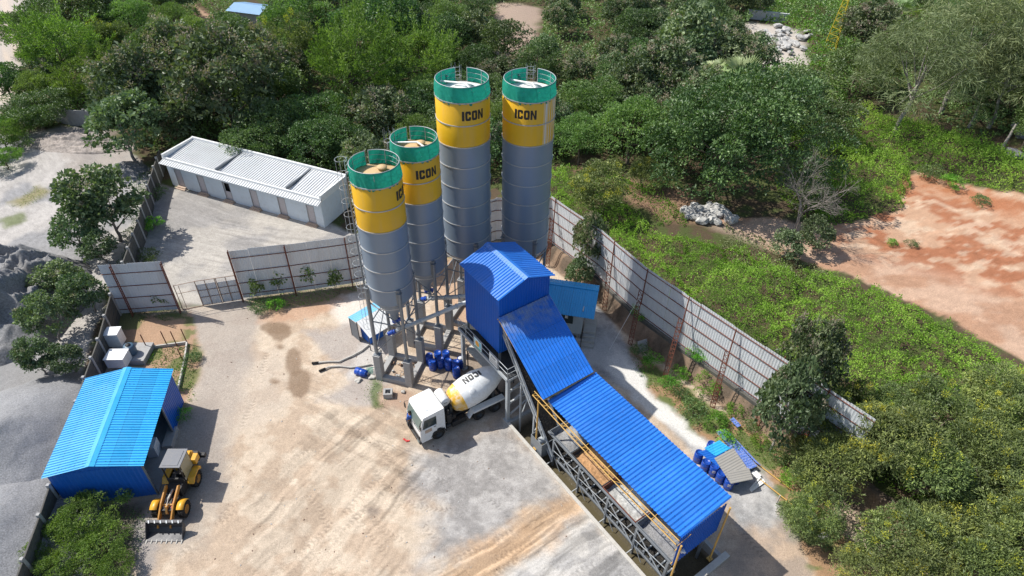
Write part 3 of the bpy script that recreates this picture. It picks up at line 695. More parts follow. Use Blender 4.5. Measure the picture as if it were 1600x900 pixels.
# signs hung on the lower rail
def flat_sign(par, u, v, z, w_, h_, mats, draw, M):
    b = MB(M); b.boxb(u-w_/2, u+w_/2, v-.03, v, z-h_/2, z+h_/2, 0); draw(b, u, v-.034, z); return b.build('sign_board', mats, par)
def dr1(b, u, v, z):
    n = 18; b.add([(u-.05+.27*math.cos(k*6.2832/n), v, z+.03+.27*math.sin(k*6.2832/n)) for k in range(n)], [tuple(range(n))], 1, False)
    b.add([(u-.4, v, z-.42), (u+.42, v, z-.42), (u+.42, v, z-.3), (u-.4, v, z-.34)], [(0, 1, 2, 3)], 2, False); b.add([(u+.2, v, z+.38), (u+.42, v, z+.38), (u+.42, v, z-.1), (u+.3, v, z-.3)], [(0, 1, 2, 3)], 3, False)
sign_green = paint('sign_green', (.05, .35, .12), .5, dirt=.1); sign_teal = paint('sign_teal', (.10, .45, .60), .5, dirt=.1); sign_or = paint('sign_orange', (.85, .38, .03), .5, dirt=.1)
flat_sign(tw, -30.15, 18.98, 5.15, .95, .95, [paint('sign_pale', (.55, .72, .78), .5, dirt=.1), sign_or, sign_green, sign_teal], dr1, M0)
def dr2(b, u, v, z):
    for q in ICONQ: b.add([(u+x*.17, v, z+.22+y*.17) for x, y in q], [(0, 1, 2, 3)], 1, False)
    rr = random.Random(4)
    for j in range(3):
        x = -.42
        while x < .38: w_ = rr.uniform(.05, .12); b.add([(u+x, v, z-.05-j*.14), (u+x+w_, v, z-.05-j*.14), (u+x+w_, v, z+.01-j*.14), (u+x, v, z+.01-j*.14)], [(0, 1, 2, 3)], 1, False); x += w_+.04
flat_sign(tw, -28.05, 18.98, 5.2, 1.05, .9, [white_plain, steel_dark], dr2, M0)

# screw conveyors from the silo cones into the tower
def screw(p, q, label, r=.17):
    p, q = Vector(p), Vector(q); t = thing('screw_conveyor', label, 'conveyor', tuple(p), 0, 'screw conveyors feeding the tower')
    d = (q-p).normalized(); b = MB(); b.tube(p, q, r, n=14)
    L = (q-p).length
    for k in np.arange(.6, L, 1.6): c = p+d*k; b.tube(c-d*.04, c+d*.04, r+.05, n=14)
    b.build('tube', steel_light, t, world=True)
    b = MB(); b.tube(p-d*.1, p-d*.75, .17, n=12); b.tube(p-d*.3, p-d*.4, .22, n=12); b.build('motor', barrel_blue, t, world=True)
    b = MB(); b.tube(p+d*.25+Vector((0, 0, .1)), p+d*.25+Vector((0, 0, .75)), .16, n=10); b.build('inlet', steel_light, t, world=True)
screw((-9.0, 37.5, 4.55), PW(-32.3, 19.9, 7.6), 'pale grey screw conveyor sloping from the leftmost silo to the blue tower')
screw((-6.95, 41.4, 4.6), PW(-32.3, 20.9, 7.6), 'pale grey screw conveyor from the second silo, partly hidden behind the nearer one')
screw((-3.7, 44.2, 4.3), PW(-32.3, 22.2, 7.4), 'pale grey screw conveyor from the left tall silo')

# ------------------------------------------------------------ roofs over conveyor and bins
u0, v0 = -25, 21.4; M1 = PM(u0, v0)
cr = pframe(u0, v0, name='conveyor_cover', label='steep blue corrugated roof sloping from the tower down to the long bin roof', cat='roof')
b = MB(M1); A0 = Vector((-27.88, 19.25, 9.35)); A1 = Vector((-22.35, 19.1, 6.15)); D_ = A1-A0
b.corr(A0, (0, 1, 0), D_, 4.55, D_.length, .25, .06, top=.22, up=(0, 0, 1))
dm_ = roof_blue.copy(); dm_.name = 'roof_blue_dusty'; t_ = dm_.node_tree; b_ = t_.nodes['Principled BSDF']; src = b_.inputs['Base Color'].links[0].from_socket
tcn = t_.nodes.new('ShaderNodeTexCoord'); sp = t_.nodes.new('ShaderNodeSeparateXYZ'); t_.links.new(tcn.outputs['Object'], sp.inputs[0]); mr = t_.nodes.new('ShaderNodeMapRange'); t_.links.new(sp.outputs[2], mr.inputs[0]); mr.inputs[1].default_value = 8.3; mr.inputs[2].default_value = 9.4
nz = noise(t_, 1.6, 4, vec=tcn.outputs['Object']); du = mixc(t_, 1.0, mr.outputs[0], ramp(t_, nz.outputs[0], [(.35, (0, 0, 0)), (.65, (.9, .9, .9))]).outputs[0], 'MULTIPLY')
t_.links.new(mixc(t_, du, src, (.36, .37, .35)), b_.inputs['Base Color'])
b.build('roof_sheet', dm_, cr)
b = MB(M1)
for v in (19.3, 21.4, 23.6): b.beam((-27.8, v, 9.18), (-22.5, v, 6.1), .08, .12)
for k in np.linspace(0, 1, 6): p = A0+D_*k; b.beam((p.x, 19.2, p.z-.09), (p.x, 23.7, p.z-.09), .06, .06)
for u, z in ((-24.6, 7.3), (-22.7, 6.2)):
    for v in (23.5,): b.beam((u, v, -1.1), (u, v, z), .09)
b.build('roof_frame', yellow_pole, cr)
u0, v0 = -16.2, 21.6; M2 = PM(u0, v0)
lr = pframe(u0, v0, name='bin_shelter', label='long blue corrugated roof on yellow posts over the aggregate bins', cat='shelter')
b = MB(M2); b.corr((-22.45, 19.62, 5.62), (1, 0, 0), (0, 4.2, .32), 12.3, 4.24, .272, .07, top=.22, up=(0, 0, 1)); b.build('roof_sheet', roof_blue, lr)
b = MB(M2); b.corr((-10.12, 19.5, 2.75), (0, 1, 0), (0, 0, 1), 3.95, 3.0, .2, .045, top=.22, up=(1, 0, 0)); b.build('end_wall', wall_blue, lr)
b = MB(M2)
for v in np.linspace(19.8, 23.6, 5): b.beam((-22.4, v, 5.56+(v-19.62)*.076), (-10.2, v, 5.56+(v-19.62)*.076), .05, .06)
b.tube((-10.2, 19.5, 2.8), (-10.2, 23.4, 2.8), .04, n=6); b.tube((-10.2, 19.5, 4.3), (-10.2, 23.4, 4.3), .04, n=6)
b.build('purlin', yellow_pole, lr)
b = MB(M2)      # lattice boom along the near eave, sagging a little in the middle
NB = 26
def bp_(k, o): x = -23.6+k*(13.5/NB); return (x, 19.2+o*.16, 5.42-.16*math.sin(math.pi*k/NB)+(.28 if o == 1 else 0))
tops = [bp_(k, 1) for k in range(NB+1)]; lo_ = [bp_(k, 0) for k in range(NB+1)]; lo2 = [(x, y+.32, z) for x, y, z in lo_]
for P_ in (tops, lo_, lo2): b.path(P_, .035, 6)
for k in range(NB):
    b.tube(lo_[k], tops[k+1 if k % 2 == 0 else k], .014, n=4); b.tube(lo2[k], tops[k], .014, n=4)
    if k % 3 == 0: b.tube(lo_[k], lo2[k], .014, n=4)
for k in np.arange(0, 12.3, 2.05): x = -22.3+k; b.tube((x, 19.2, 5.4), (x, 20.3, 5.6), .02, n=4)
b.build('lattice_boom', yellow_pole, lr)
for u, v, z1 in ((-23.0, 19.28, 5.35), (-9.85, 19.35, 5.5), (-9.75, 23.25, 5.9), (-22.6, 23.6, 5.9), (-16.4, 23.7, 5.9)):
    b = MB(M2); b.tube((u, v, 0), (u, v, z1), .06, n=8); b.boxb(u-.15, u+.15, v-.15, v+.15, 0, .1); b.build('post', yellow_pole, lr)
b = MB(M2); b.box((-10.02, 20.0, 4.0), (.12, .25, .15)); b.box((-9.95, 19.93, 4.12), (.16, .1, .1)); b.box((-9.95, 20.1, 3.9), (.16, .1, .1)); b.build('flood_light', white_p, lr)

# ------------------------------------------------------------ aggregate batcher: bins, frame, belt
u0, v0 = -16, 21; M3 = PM(u0, v0)
ab = pframe(u0, v0, name='aggregate_batcher', label='grey steel aggregate batcher with four open bins under the long blue roof', cat='batcher')
BU = [-21.2, -17.75, -14.55, -11.55 , -10.3][:0] or [-20.9, -17.45, -14.35, -11.3]
BU = [-22.5, -20.1, -16.8, -13.6, -10.35]
zt = 2.1; vn0, vf0 = 20.05, 23.1
for i in range(4):
    a, c = BU[i], BU[i+1]; b = MB(M3); T = .05
    zb = .45
    for (x0, x1, y0, y1) in ((a+.02, c-.02, vn0, vn0+T), (a+.02, c-.02, vf0-T, vf0), (a+.02, a+.02+T, vn0+T, vf0-T), (c-.02-T, c-.02, vn0+T, vf0-T)): b.boxb(x0, x1, y0, y1, 1.8, zt)
    b.add([(a+.02, vn0, 1.8), (c-.02, vn0, 1.8), (c-.02, vf0, 1.8), (a+.02, vf0, 1.8), (a+.9, 21.2, zb), (c-.9, 21.2, zb), (c-.9, 21.9, zb), (a+.9, 21.9, zb)], [(0, 1, 5, 4), (1, 2, 6, 5), (2, 3, 7, 6), (3, 0, 4, 7)])
    b.build('bin', [steel, steel_dark, rustm, steel][i] if i else steel, ab)
b = MB(M3); b.boxb(-22.5, -10.3, 19.9, 20.0, zt-.14, zt); b.boxb(-22.5, -10.3, 23.15, 23.3, zt-.2, zt); b.boxb(-21.3, -10.3, 19.88, 19.98, -.12, .02); b.build('rail_beam', steel, ab)
feet = [-21.75, -18.9, -16.0, -13.3, -10.6]
for u in feet:
    b = MB(M3); b.beam((u, 19.93, -1.1), (u, 19.93, zt-.22), .16); b.build('leg', steel, ab)
for u in feet:
    b = MB(M3); b.beam((u, 23.25, -1.1), (u, 23.25, zt-.2), .16); b.build('leg', steel, ab)
b = MB(M3)
for k in range(4):
    a, c = feet[k], feet[k+1]
    b.beam((a, 19.86, zt-.3), (c, 19.86, -.05), .055); b.beam((a, 19.86, 0.75), (c, 19.86, 1.15), .035); b.beam((a, 19.9, .3), (a+.9, 19.9, -.9), .05)
    b.beam((a, 19.2, -.55), (a, 23.2, -.55), .06)
b.build('bracing', steel_light, ab)
b = MB(M3)
b.path([(-24.4, 20.5, .15), (-10.5, 20.5, .15)], .02, 4); b.boxb(-22.2, -10.4, 20.15, 20.85, .05, .09)
bl = b.build('belt', black_rub, ab)
b = MB(M3)
for u in np.arange(-21.8, -10.5, .62):
    b.tube((u, 20.0, .28), (u, 20.3, .12), .07, n=8); b.tube((u, 20.3, .12), (u, 20.65, .12), .07, n=8); b.tube((u, 20.65, .12), (u, 20.95, .28), .07, n=8)
    b.beam((u+.1, 19.97, .0), (u+.1, 19.97, .5), .05)
b.build('idler_roller', steel, bl)
b = MB(M3); b.boxb(-21.6, -10.4, 19.98, 20.04, .0, .12); b.boxb(-21.6, -10.4, 20.96, 21.02, .0, .12); b.build('belt_frame', steel_dark, ab)
def heap_in(u, v, du, dv, h, base, mat_, label, seed, lean=0):
    n = 46; X, Y = np.meshgrid(np.linspace(-1, 1, n), np.linspace(-1, 1, n), indexing='ij')
    Z = base+h*np.clip(1-np.hypot(X*.9-lean, Y*.85-.15), 0, 1)+.22*fbm(X*3+seed, Y*3, seed, 4)-.12
    id_ = np.arange(n*n).reshape(n, n); F_ = np.stack([id_[:-1, :-1], id_[1:, :-1], id_[1:, 1:], id_[:-1, 1:]], -1).reshape(-1, 4)
    o = npmesh('aggregate_heap', np.stack([(X*du/2).ravel(), (Y*dv/2).ravel(), Z.ravel()], 1), F_, mat_, smooth=True)
    o.location = ploc(u, v); o.rotation_euler = (0, 0, R(PA)); tag(o, label, 'heap', 'heaps filling the bins of the batcher')
names = ['grey gravel heap in the uppermost bin, nearest the tower', 'orange brown sand heap in the second bin under the blue roof', 'pale grey stone dust heap in the third bin', 'coarse grey gravel heap in the bin beside the blue end wall']
for i, (mt_, h_) in enumerate(((grav_pale, 1.0), (sand_or, .7), (grav_pale, .8), (grav_grey, .8))):
    mt_ = [gravel('bin_gravel', (.26, .26, .26), 9), sand_or, grav_pale, grav_grey][i]
    a, c = BU[i], BU[i+1]; heap_in((a+c)/2, (vn0+vf0)/2, c-a-.16, vf0-vn0-.14, h_, 1.62, mt_, names[i], i+3, (.2, -.1, .3, .1)[i])
# inclined belt up into the tower
u0, v0 = -24, 21.4; M4 = PM(u0, v0)
ic = pframe(u0, v0, name='belt_conveyor', label='inclined grey truss conveyor under the steep blue roof', cat='conveyor')
p, q = Vector((-21.6, 0, -.35)), Vector((-28.3, 0, 7.9))
b = MB(M4)
for v in (19.75, 21.1):
    for dz_ in (0, .6): b.beam((p.x, v, p.z+dz_), (q.x, v, q.z+dz_), .12)
    for k in range(9):
        a = p.lerp(q, k/9); c = p.lerp(q, (k+1)/9); b.beam((a.x, v, a.z), (c.x, v, c.z+.6), .06); b.beam((a.x, v, a.z), (a.x, v, a.z+.6), .06)
b.build('truss', steel_light, ic)
b = MB(M4); b.add([(p.x, 19.85, p.z+.62), (q.x, 19.85, q.z+.62), (q.x, 21.0, q.z+.62), (p.x, 21.0, p.z+.62)], [(0, 1, 2, 3)]); b.build('belt', black_rub, ic)
b = MB(M4)
for k in range(14): a = p.lerp(q, (k+.5)/14); b.tube((a.x, 19.85, a.z+.5), (a.x, 21.0, a.z+.5), .07, n=8)
b.build('roller', steel, ic)
b = MB(M4)
for k in (.35, .6): a = p.lerp(q, k); b.beam((a.x, 19.75, -1.1), (a.x, 19.75, a.z), .12); b.beam((a.x, 21.1, -1.1), (a.x, 21.1, a.z), .12); b.beam((a.x, 19.75, .5), (a.x, 21.1, a.z-.3), .08)
b.build('trestle', steel_light, ic)
# skip box at the tail end of the bins
sb = pframe(-22.9, 19.72, name='steel_box', label='open grey steel box with a pulley at the upper end of the bins', cat='box')
b = MB(); T = .04
for x0, x1, y0, y1 in ((-.65, .65, -.5, -.5+T), (-.65, .65, .5-T, .5), (-.65, -.65+T, -.5+T, .5-T), (.65-T, .65, -.5+T, .5-T)): b.boxb(x0, x1, y0, y1, -.3, 1.15)
b.build('side', steel, sb)
b = MB(); b.tube((.1, -.4, .95), (.1, .4, .95), .26, n=16); b.build('pulley', steel_light, sb)
# pit lining and kerbs
def kerb(p, q, w_, z0, z1, label, mat_=conc_pale):
    c = ((p[0]+q[0])/2, (p[1]+q[1])/2); X, Y, _ = PW(*c)
    b = MB(); a, d = PW(*p), PW(*q); b.beam((a[0], a[1], (z0+z1)/2), (d[0], d[1], (z0+z1)/2), w_, z1-z0)
    o = b.build('concrete_kerb', mat_, world=True, loc=(X, Y, 0), bevel=.02); tag(o, label, 'kerb', 'concrete kerbs round the batcher pit'); return o
kerb((-26.05, 18.97), (-9.4, 18.97), .24, -1.25, .10, 'long straight concrete kerb between the yard and the bins')
kerb((-26.12, 19.1), (-26.12, 23.9), .26, -1.25, .07, 'concrete kerb across the pit below the tower', concrete)
kerb((-21.5, 23.95), (-9.3, 23.95), .26, -1.25, .12, 'concrete kerb along the far side of the bins', concrete)
kerb((-9.3, 19.1), (-9.3, 24.4), .42, -1.25, .22, 'rounded pale concrete kerb across the lower end of the pit')
o = MB(); o.boxb(-5.2, 6.2, -.42, .45, -1.2, -1.04); w_ = o.build('water', mudwater); w_.location = ploc(-16.3, 19.55); w_.rotation_euler = (0, 0, R(PA)); w_['kind'] = 'structure'
# ------------------------------------------------------------ fences
def fence_run(t, P, z0s, h, rails, npitch=.22, inward=-1, mat_=sheet_grey, posts=None, pname='sheet_panel', top_jit=.04, gapb=.03):
    """corrugated sheets along polyline P (world); rails and posts stand on the yard side (right of travel when inward=-1)"""
    rnd = random.Random(len(P)*7+int(h*10))
    for i in range(len(P)-1):
        a, c = Vector((*P[i], 0)), Vector((*P[i+1], 0)); d = c-a; L = d.length; d.normalize(); n = Vector((d.y, -d.x, 0))*(1 if inward == -1 else -1)
        k = max(1, round(L/1.55)); w_ = L/k
        for j in range(k):
            p = a+d*(j*w_); f = (j+.5)/k; z0 = z0s[i]*(1-f)+z0s[i+1]*f
            hh = h+rnd.uniform(-top_jit, top_jit); b = MB()
            tilt = n*rnd.uniform(-.02, .02)
            b.corr(p+Vector((0, 0, z0+gapb)), d, Vector((0, 0, 1))+tilt*.3, w_-.012, hh, npitch, .018, up=n); b.build(pname, mat_, t, world=True)
        b = MB()
        for q in rails:
            b.beam(a+Vector((0, 0, z0s[i]+q))+n*.06, c+Vector((0, 0, z0s[i+1]+q))+n*.06, .05, .05)
        b.build('rail', rustm, t, world=True)
def lattice_post(t, foot, top, w_=.34, d=(1, 0), n_=14, mat_=None):
    """two chords with lacing leaning from foot to top"""
    mat_ = mat_ or rustm; f, q = Vector(foot), Vector(top); s_ = Vector((d[0], d[1], 0)).normalized()*w_
    b = MB()
    b.beam(f, q, .06); b.beam(f+s_, q+s_, .06)
    for k in range(n_):
        a = f.lerp(q, k/n_); c = f.lerp(q, (k+1)/n_)
        b.beam(a, c+s_, .03); b.beam(a, a+s_, .035)
    b.build('lattice_post', mat_, t, world=True)
FR = FENCE_R[:10]; z0F = [.8, .8, 1.55, 1.6, 1.6, 1.6, 1.6, 1.6, 1.6, 1.6]
rf = thing('sheet_fence', 'long tall grey corrugated fence on red posts running down the right side of the yard', 'fence', (13.77, 39.95, 0))
fence_run(rf, FR, z0F, 5.2, (.25, 1.45, 2.7, 3.9, 5.0))
for (fx_, fy_), z1, (tx, ty) in ((at(987.5, 537, .3)[:2], 4.9, (11.2, 43.0)), (at(1042, 590, .3)[:2], 5.1, (13.95, 39.5)), (at(1117, 635, .3)[:2], 5.0, (16.7, 35.85)), (at(948, 480, .5)[:2], 4.9, (8.9, 47.0)), (at(858, 415, .3)[:2], 5.0, (4.0, 53.7)), ((18.9, 32.0), 5.0, (19.5, 33.1)), ((21.0, 29.3), 5.0, (21.6, 30.1))):
    v = Vector((tx-fx_, ty-fy_)); k = .72
    lattice_post(rf, (fx_, fy_, .1), (fx_+v.x*k, fy_+v.y*k, z1), .36, (-v.y+v.x*.3, v.x+v.y*.3))
    b = MB(); b.tube((fx_+v.x*k, fy_+v.y*k, z1-1.4), (tx, ty, 6.9), .05, n=6); b.build('brace_pipe', rustm, rf, world=True)
# low concrete plinth under the sheets
pl = thing('retaining_wall', 'weathered concrete retaining strip under the right fence sheets', 'wall', (13.77, 39.95, 0))
b = MB()
for i in range(3, len(FR)-1):
    a, c = Vector((*FR[i], 0)), Vector((*FR[i+1], 0)); d = (c-a).normalized(); n = Vector((d.y, -d.x, 0))
    b.beam(a+n*.12+Vector((0, 0, .9)), c+n*.12+d*.05+Vector((0, 0, .9)), .34, 1.5)
b.build('plinth', conc_dark, pl, world=True)
for i, (a, c) in enumerate((((11.2, 43.6), 1), ((15.2, 38.1), 1))):
    b = MB(); b.beam((*a, .8), (a[0]+.5, a[1]+.4, .8), .5, 1.5); b.build('buttress', concrete, pl, world=True)
# left fences and the gate between them
LF = [(-35.2, 43.75), (-34.24, 43.89), (-30.07, 44.44)]
lf = thing('sheet_fence', 'grey corrugated fence panel left of the gate with two red lattice posts', 'fence', (-32, 44, 0))
fence_run(lf, LF, [.1, .1, .15], 5.45, (.5, 1.8, 3.1, 4.5), inward=-1)
for x, y in ((-34.05, 43.8), (-30.0, 44.35)): lattice_post(lf, (x, y-.1, 0), (x, y-.1, 5.7), .28, (.1, -.5), 15)
LF2 = [(-24.94, 46.21), (-20.25, 47.25), (-15.1, 48.6), (-10.5, 50.4), (-6.05, 52.55)]
lf2 = thing('sheet_fence', 'tall grey corrugated fence behind the yard between the gate and the silos', 'fence', (-19, 47.5, 0))
fence_run(lf2, LF2, [.1, .15, .2, .4, .7], 5.4, (.5, 1.8, 3.1, 4.6), inward=-1)
for x, y, z in ((-24.9, 46.1, 5.75), (-20.25, 47.1, 5.7), (-15.2, 48.45, 5.7), (-10.5, 50.2, 5.8)): lattice_post(lf2, (x, y-.1, 0), (x, y-.1, z), .26, (.1, -.5), 15)
gt = thing('gate', 'half open low corrugated gate on a rusty pipe frame between the fences', 'gate', (-27.2, 45.6, 0))
g0, g1, g2 = Vector((-29.9, 44.5, 0)), Vector((-28.3, 45.15, 0)), Vector((-25.05, 46.1, 0))
b = MB(); d = (g2-g1); L = d.length; d.normalize(); n = Vector((d.y, -d.x, 0))
b.corr(g1+Vector((0, 0, .12)), d, (0, 0, 1), L*.49, 2.35, .2, .025, up=n); b.build('sheet_panel', sheet_grey, gt, world=True)
b = MB(); b.corr(g1+d*L*.51+Vector((0, 0, .12)), d, (0, 0, 1), L*.49, 2.3, .2, .025, up=n); b.build('sheet_panel', sheet_grey, gt, world=True)
b = MB()
for z in (.1, 1.0, 1.8, 2.9): b.tube(g1+n*.05+Vector((0, 0, z)), g2+n*.05+Vector((0, 0, z)), .03, n=6)
for k in (0, .24, .49, .52, .76, 1): b.tube(g1+d*L*k+n*.05+Vector((0, 0, .05)), g1+d*L*k+n*.05+Vector((0, 0, 2.9)), .035, n=6)
b.build('pipe_frame', paint('rusty_pipe', (.26, .16, .11), .7, dirt=.5), gt, world=True)
b = MB()
for z in (1.9, 2.85): b.tube(g0+Vector((0, 0, z)), g1+Vector((0, 0, z)), .025, n=6)
b.tube(g0, g0+Vector((0, 0, 2.9)), .035, n=6); b.tube(g0+Vector((0, 0, .04)), g1+Vector((0, 0, .04)), .03, n=5); b.tube(g0+Vector((.35, .1, 0)), g0+Vector((.35, .1, 2.8)), .025, n=5)
b.build('open_leaf', MATS['rusty_pipe'], gt, world=True)
# precast wall down the left side
WL = [(-28.0, 16.5), (-29.34, 22.29), (-29.9, 24.4), (-32.49, 33.82), (-33.5, 37.99), (-35.2, 43.6), (-38.0, 55.06), (-40.08, 61.89), (-42.3, 70.2)]
wl = thing('precast_wall', 'dark weathered precast concrete wall along the left side of the yard', 'wall', (-33, 36, 0))
for i in range(len(WL)-1):
    a, c = Vector((*WL[i], 0)), Vector((*WL[i+1], 0)); d = c-a; L = d.length; d.normalize(); k = max(1, round(L/2.4)); n = Vector((d.y, -d.x, 0))
    b = MB(); b.beam(a+Vector((0, 0, 1.2)), c+Vector((0, 0, 1.2)), .07, 2.4)
    for z in (.6, 1.2, 1.8, 2.36): b.beam(a+Vector((0, 0, z)), c+Vector((0, 0, z)), .11, .06)
    b.build('panel', conc_dark, wl, world=True)
    for j in range(k):
        p = a+d*(j*L/k); b = MB(); b.beam(p, p+Vector((0, 0, 2.62)), .2); b.build('post', concrete, wl, world=True)
b = MB(); p = at(1, 1, 0)
cw = thing('concrete_wall', 'short grey concrete wall beyond the rubble at the upper left', 'wall', tuple(at(120, 192, 0)))
for (x0, y0), (x1, y1) in (((88, 190), (112, 196)), ((113, 196), (140, 197)), ((141, 197), (170, 200))):
    a, c = at(x0, y0), at(x1, y1); b = MB(); b.beam((a[0], a[1], 1.1), (c[0], c[1], 1.1), .15, 2.2); b.beam((c[0], c[1], 0), (c[0], c[1], 2.4), .25); b.build('panel', concrete, cw, world=True)

# ------------------------------------------------------------ white building
WB = at(508, 356); wa = -22.5
wbt = thing('site_building', 'long low white building with a row of pale doors behind the yard fence', 'building', (WB[0], WB[1], 0), R(wa+180))
# local x runs away from the near corner to the far left; y<0 is away from the camera
Lw, Dw, Hf, Hb = 21.2, 4.6, 3.35, 3.75
b = MB(); b.prism([(0, 0), (0, -Dw), (Hb-Hf, -Dw)][:0] or [(0, 0), (-Dw, 0), (-Dw, Hb), (0, Hf)], .2, (0, 0, 0), ((0, 1, 0), (0, 0, 1), (1, 0, 0))); b.build('end_wall', wall_white, wbt)
b = MB(); b.prism([(0, 0), (-Dw, 0), (-Dw, Hb), (0, Hf)], .2, (Lw-.2, 0, 0), ((0, 1, 0), (0, 0, 1), (1, 0, 0))); b.build('end_wall', wall_white, wbt)
doors = [1.5, 5.25, 9.0, 12.75, 16.4, 19.7]
b = MB(); x = .2
for dx in doors+[None]:
    if dx is None: b.boxb(x, Lw-.2, -.2, 0, 0, Hf)
    else:
        b.boxb(x, dx-.45, -.2, 0, 0, Hf); b.boxb(dx-.45, dx+.45, -.2, 0, 2.35, Hf); x = dx+.45
b.build('front_wall', wall_white, wbt)
b = MB(); b.boxb(.2, Lw-.2, -Dw, -Dw+.2, 0, Hb); b.build('back_wall', wall_white, wbt)
for i, dx in enumerate(doors):
    b = MB(); b.boxb(dx-.45, dx+.45, -.12, -.06, .15, 2.35)
    if i == 3: b = MB(); b.boxb(dx-.45, dx+.45, -.12, -.06, .15, 1.25)
    d = b.build('door', door_pink, wbt)
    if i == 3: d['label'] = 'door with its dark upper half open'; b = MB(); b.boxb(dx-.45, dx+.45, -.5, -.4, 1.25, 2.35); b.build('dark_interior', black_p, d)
    b = MB()
    for a_, c_ in ((dx-.5, dx-.45), (dx+.45, dx+.5)): b.boxb(a_, c_, -.05, .02, .1, 2.42)
    b.boxb(dx-.5, dx+.5, -.05, .02, 2.36, 2.42); b.build('door_frame', concrete, d)
    b = MB(); b.boxb(dx-.7, dx+.7, .02, .5, 0, .12); b.boxb(dx-.6, dx+.6, .02, .3, .12, .24); b.build('step', tile_tan, d)
sl2 = (Hb-Hf)/Dw; b = MB()
for x0, x1 in ((-.05, 4.25), (4.45, 13.75), (13.95, 21.25)): b.corr((x0, -.1, Hf+.02), (1, 0, 0), (0, -1, sl2), x1-x0, 4.5, .32, .06, up=(0, 0, 1))
b.boxb(4.2, 4.5, -4.6, -.1, Hf+.0, Hf+.03); b.boxb(13.7, 14.0, -4.6, -.1, Hf+.0, Hf+.03)
ro = b.build('roof', roof_white, wbt)
b = MB(); b.corr((-.2, .02, Hf+.02), (1, 0, 0), (0, 1, -.28), Lw+.4, .75, .32, .05, up=(0, 0, 1)); b.build('sunshade', roof_white, ro)
b = MB(); b.boxb(-.2, Lw+.2, -Dw-.2, -Dw+.05, Hb-.1, Hb+.3); b.boxb(-.2, .02, -Dw, .02, Hf-.1, Hb+.25); b.boxb(Lw-.02, Lw+.2, -Dw, .02, Hf-.1, Hb+.25); b.boxb(-.2, Lw+.2, -.16, .03, Hf-.05, Hf+.28); b.build('parapet', white_p, ro)
for x_ in (4.3, 13.8): b = MB(); b.boxb(x_, x_+.12, -4.5, -.2, Hf+.1, Hf+.50); b.build('parapet_rib', steel, ro)

# ------------------------------------------------------------ blue shed on the left
z_e = 3.55
q00, q10, q11, q01 = [at(*p, z_e)[:2] for p in ((74, 746), (232, 725), (264, 577), (126, 594))]
sx = math.degrees(math.atan2(*(q10-q00)[::-1])); cen = (q00+q10+q11+q01)/4
sh = thing('corrugated_shed', 'bright blue corrugated shed with gable roof at the lower left beside the wheel loader', 'shed', (cen[0], cen[1], 0), R(sx-.6))
Wd, Ln = 6.15, 8.75; hw, hl = Wd/2, Ln/2; zr = z_e+.62
b = MB(); rise = (zr-z_e)/hw; sl_ = math.hypot(hw, zr-z_e)
b.corr((0, -hl, zr), (0, 1, 0), (-1, 0, -rise), Ln, sl_, .22, .05, top=.22, up=(0, 0, 1)); b.corr((0, -hl, zr), (0, 1, 0), (1, 0, -rise), Ln, sl_, .22, .05, top=.22, up=(0, 0, 1))
rf_ = b.build('roof', roof_cyan, sh)
b = MB(); b.add([(-.3, -hl-.03, zr-.3*rise+.045), (.3, -hl-.03, zr-.3*rise+.045), (0, -hl-.03, zr+.06), (-.3, hl+.03, zr-.3*rise+.045), (.3, hl+.03, zr-.3*rise+.045), (0, hl+.03, zr+.06)], [(0, 2, 5, 3), (2, 1, 4, 5)]); b.build('ridge_cap', roof_cyan, rf_)
xi, yi = hw-.22, hl-.2
b = MB(); b.corr((-xi, -yi, .12), (1, 0, 0), (0, 0, 1), 2*xi, z_e-.15, .3, .02, up=(0, -1, 0)); b.add([(-xi, -yi+.01, z_e-.05), (xi, -yi+.01, z_e-.05), (0, -yi+.01, zr-.05)], [(0, 1, 2)]); b.build('front_wall', wall_mid, sh)
b = MB(); b.corr((-xi, yi, .12), (1, 0, 0), (0, 0, 1), 2*xi, z_e-.15, .3, .02, up=(0, 1, 0)); b.add([(-xi, yi-.01, z_e-.05), (xi, yi-.01, z_e-.05), (0, yi-.01, zr-.05)], [(0, 1, 2)]); b.build('back_wall', wall_mid, sh)
b = MB(); b.corr((-xi, -yi, .12), (0, 1, 0), (0, 0, 1), 2*yi, z_e-.2, .3, .02, up=(-1, 0, 0)); b.build('side_wall', wall_mid, sh)
b = MB(); b.corr((xi, .9, .12), (0, 1, 0), (0, 0, 1), yi-.9, z_e-.2, .25, .02, up=(1, 0, 0)); b.build('side_wall', wall_blue, sh)
b = MB(); b.beam((xi, -yi, 0), (xi, -yi, z_e), .1); b.build('corner_post', steel, sh)
b = MB(); b.beam((xi, .9, 0), (xi, .9, z_e), .1); b.build('door_post', steel, sh)
b = MB(); b.boxb(-xi, xi, -yi, yi, .02, .12); b.build('floor_slab', concrete, sh)
b = MB(); b.boxb(-.35, .35, -.3, .3, 0, .9); o = b.build('crate', wall_white, bevel=.02); o.location = (*at(243, 708, 0)[:2], .12); o.rotation_euler = (0, 0, .2); o.scale = (1, 1.6, 1.2); tag(o, 'pale cabinet standing just inside the open side of the blue shed', 'cabinet')
b = MB(); b.boxb(-.35, .35, -.9, .9, 0, .5); o = b.build('bench', concrete, bevel=.03); o.location = at(268, 688, 0); o.rotation_euler = (0, 0, .15); tag(o, 'grey bench against the right wall of the blue shed', 'bench')

# ------------------------------------------------------------ control cabin with cyan roof
cq = at(928, 498, 3.5); ca_ = -11.4
cab = thing('control_cabin', 'small grey cabin with a bright cyan roof and concrete steps behind the steep blue roof', 'cabin', (cq[0], cq[1], 0), R(ca_))
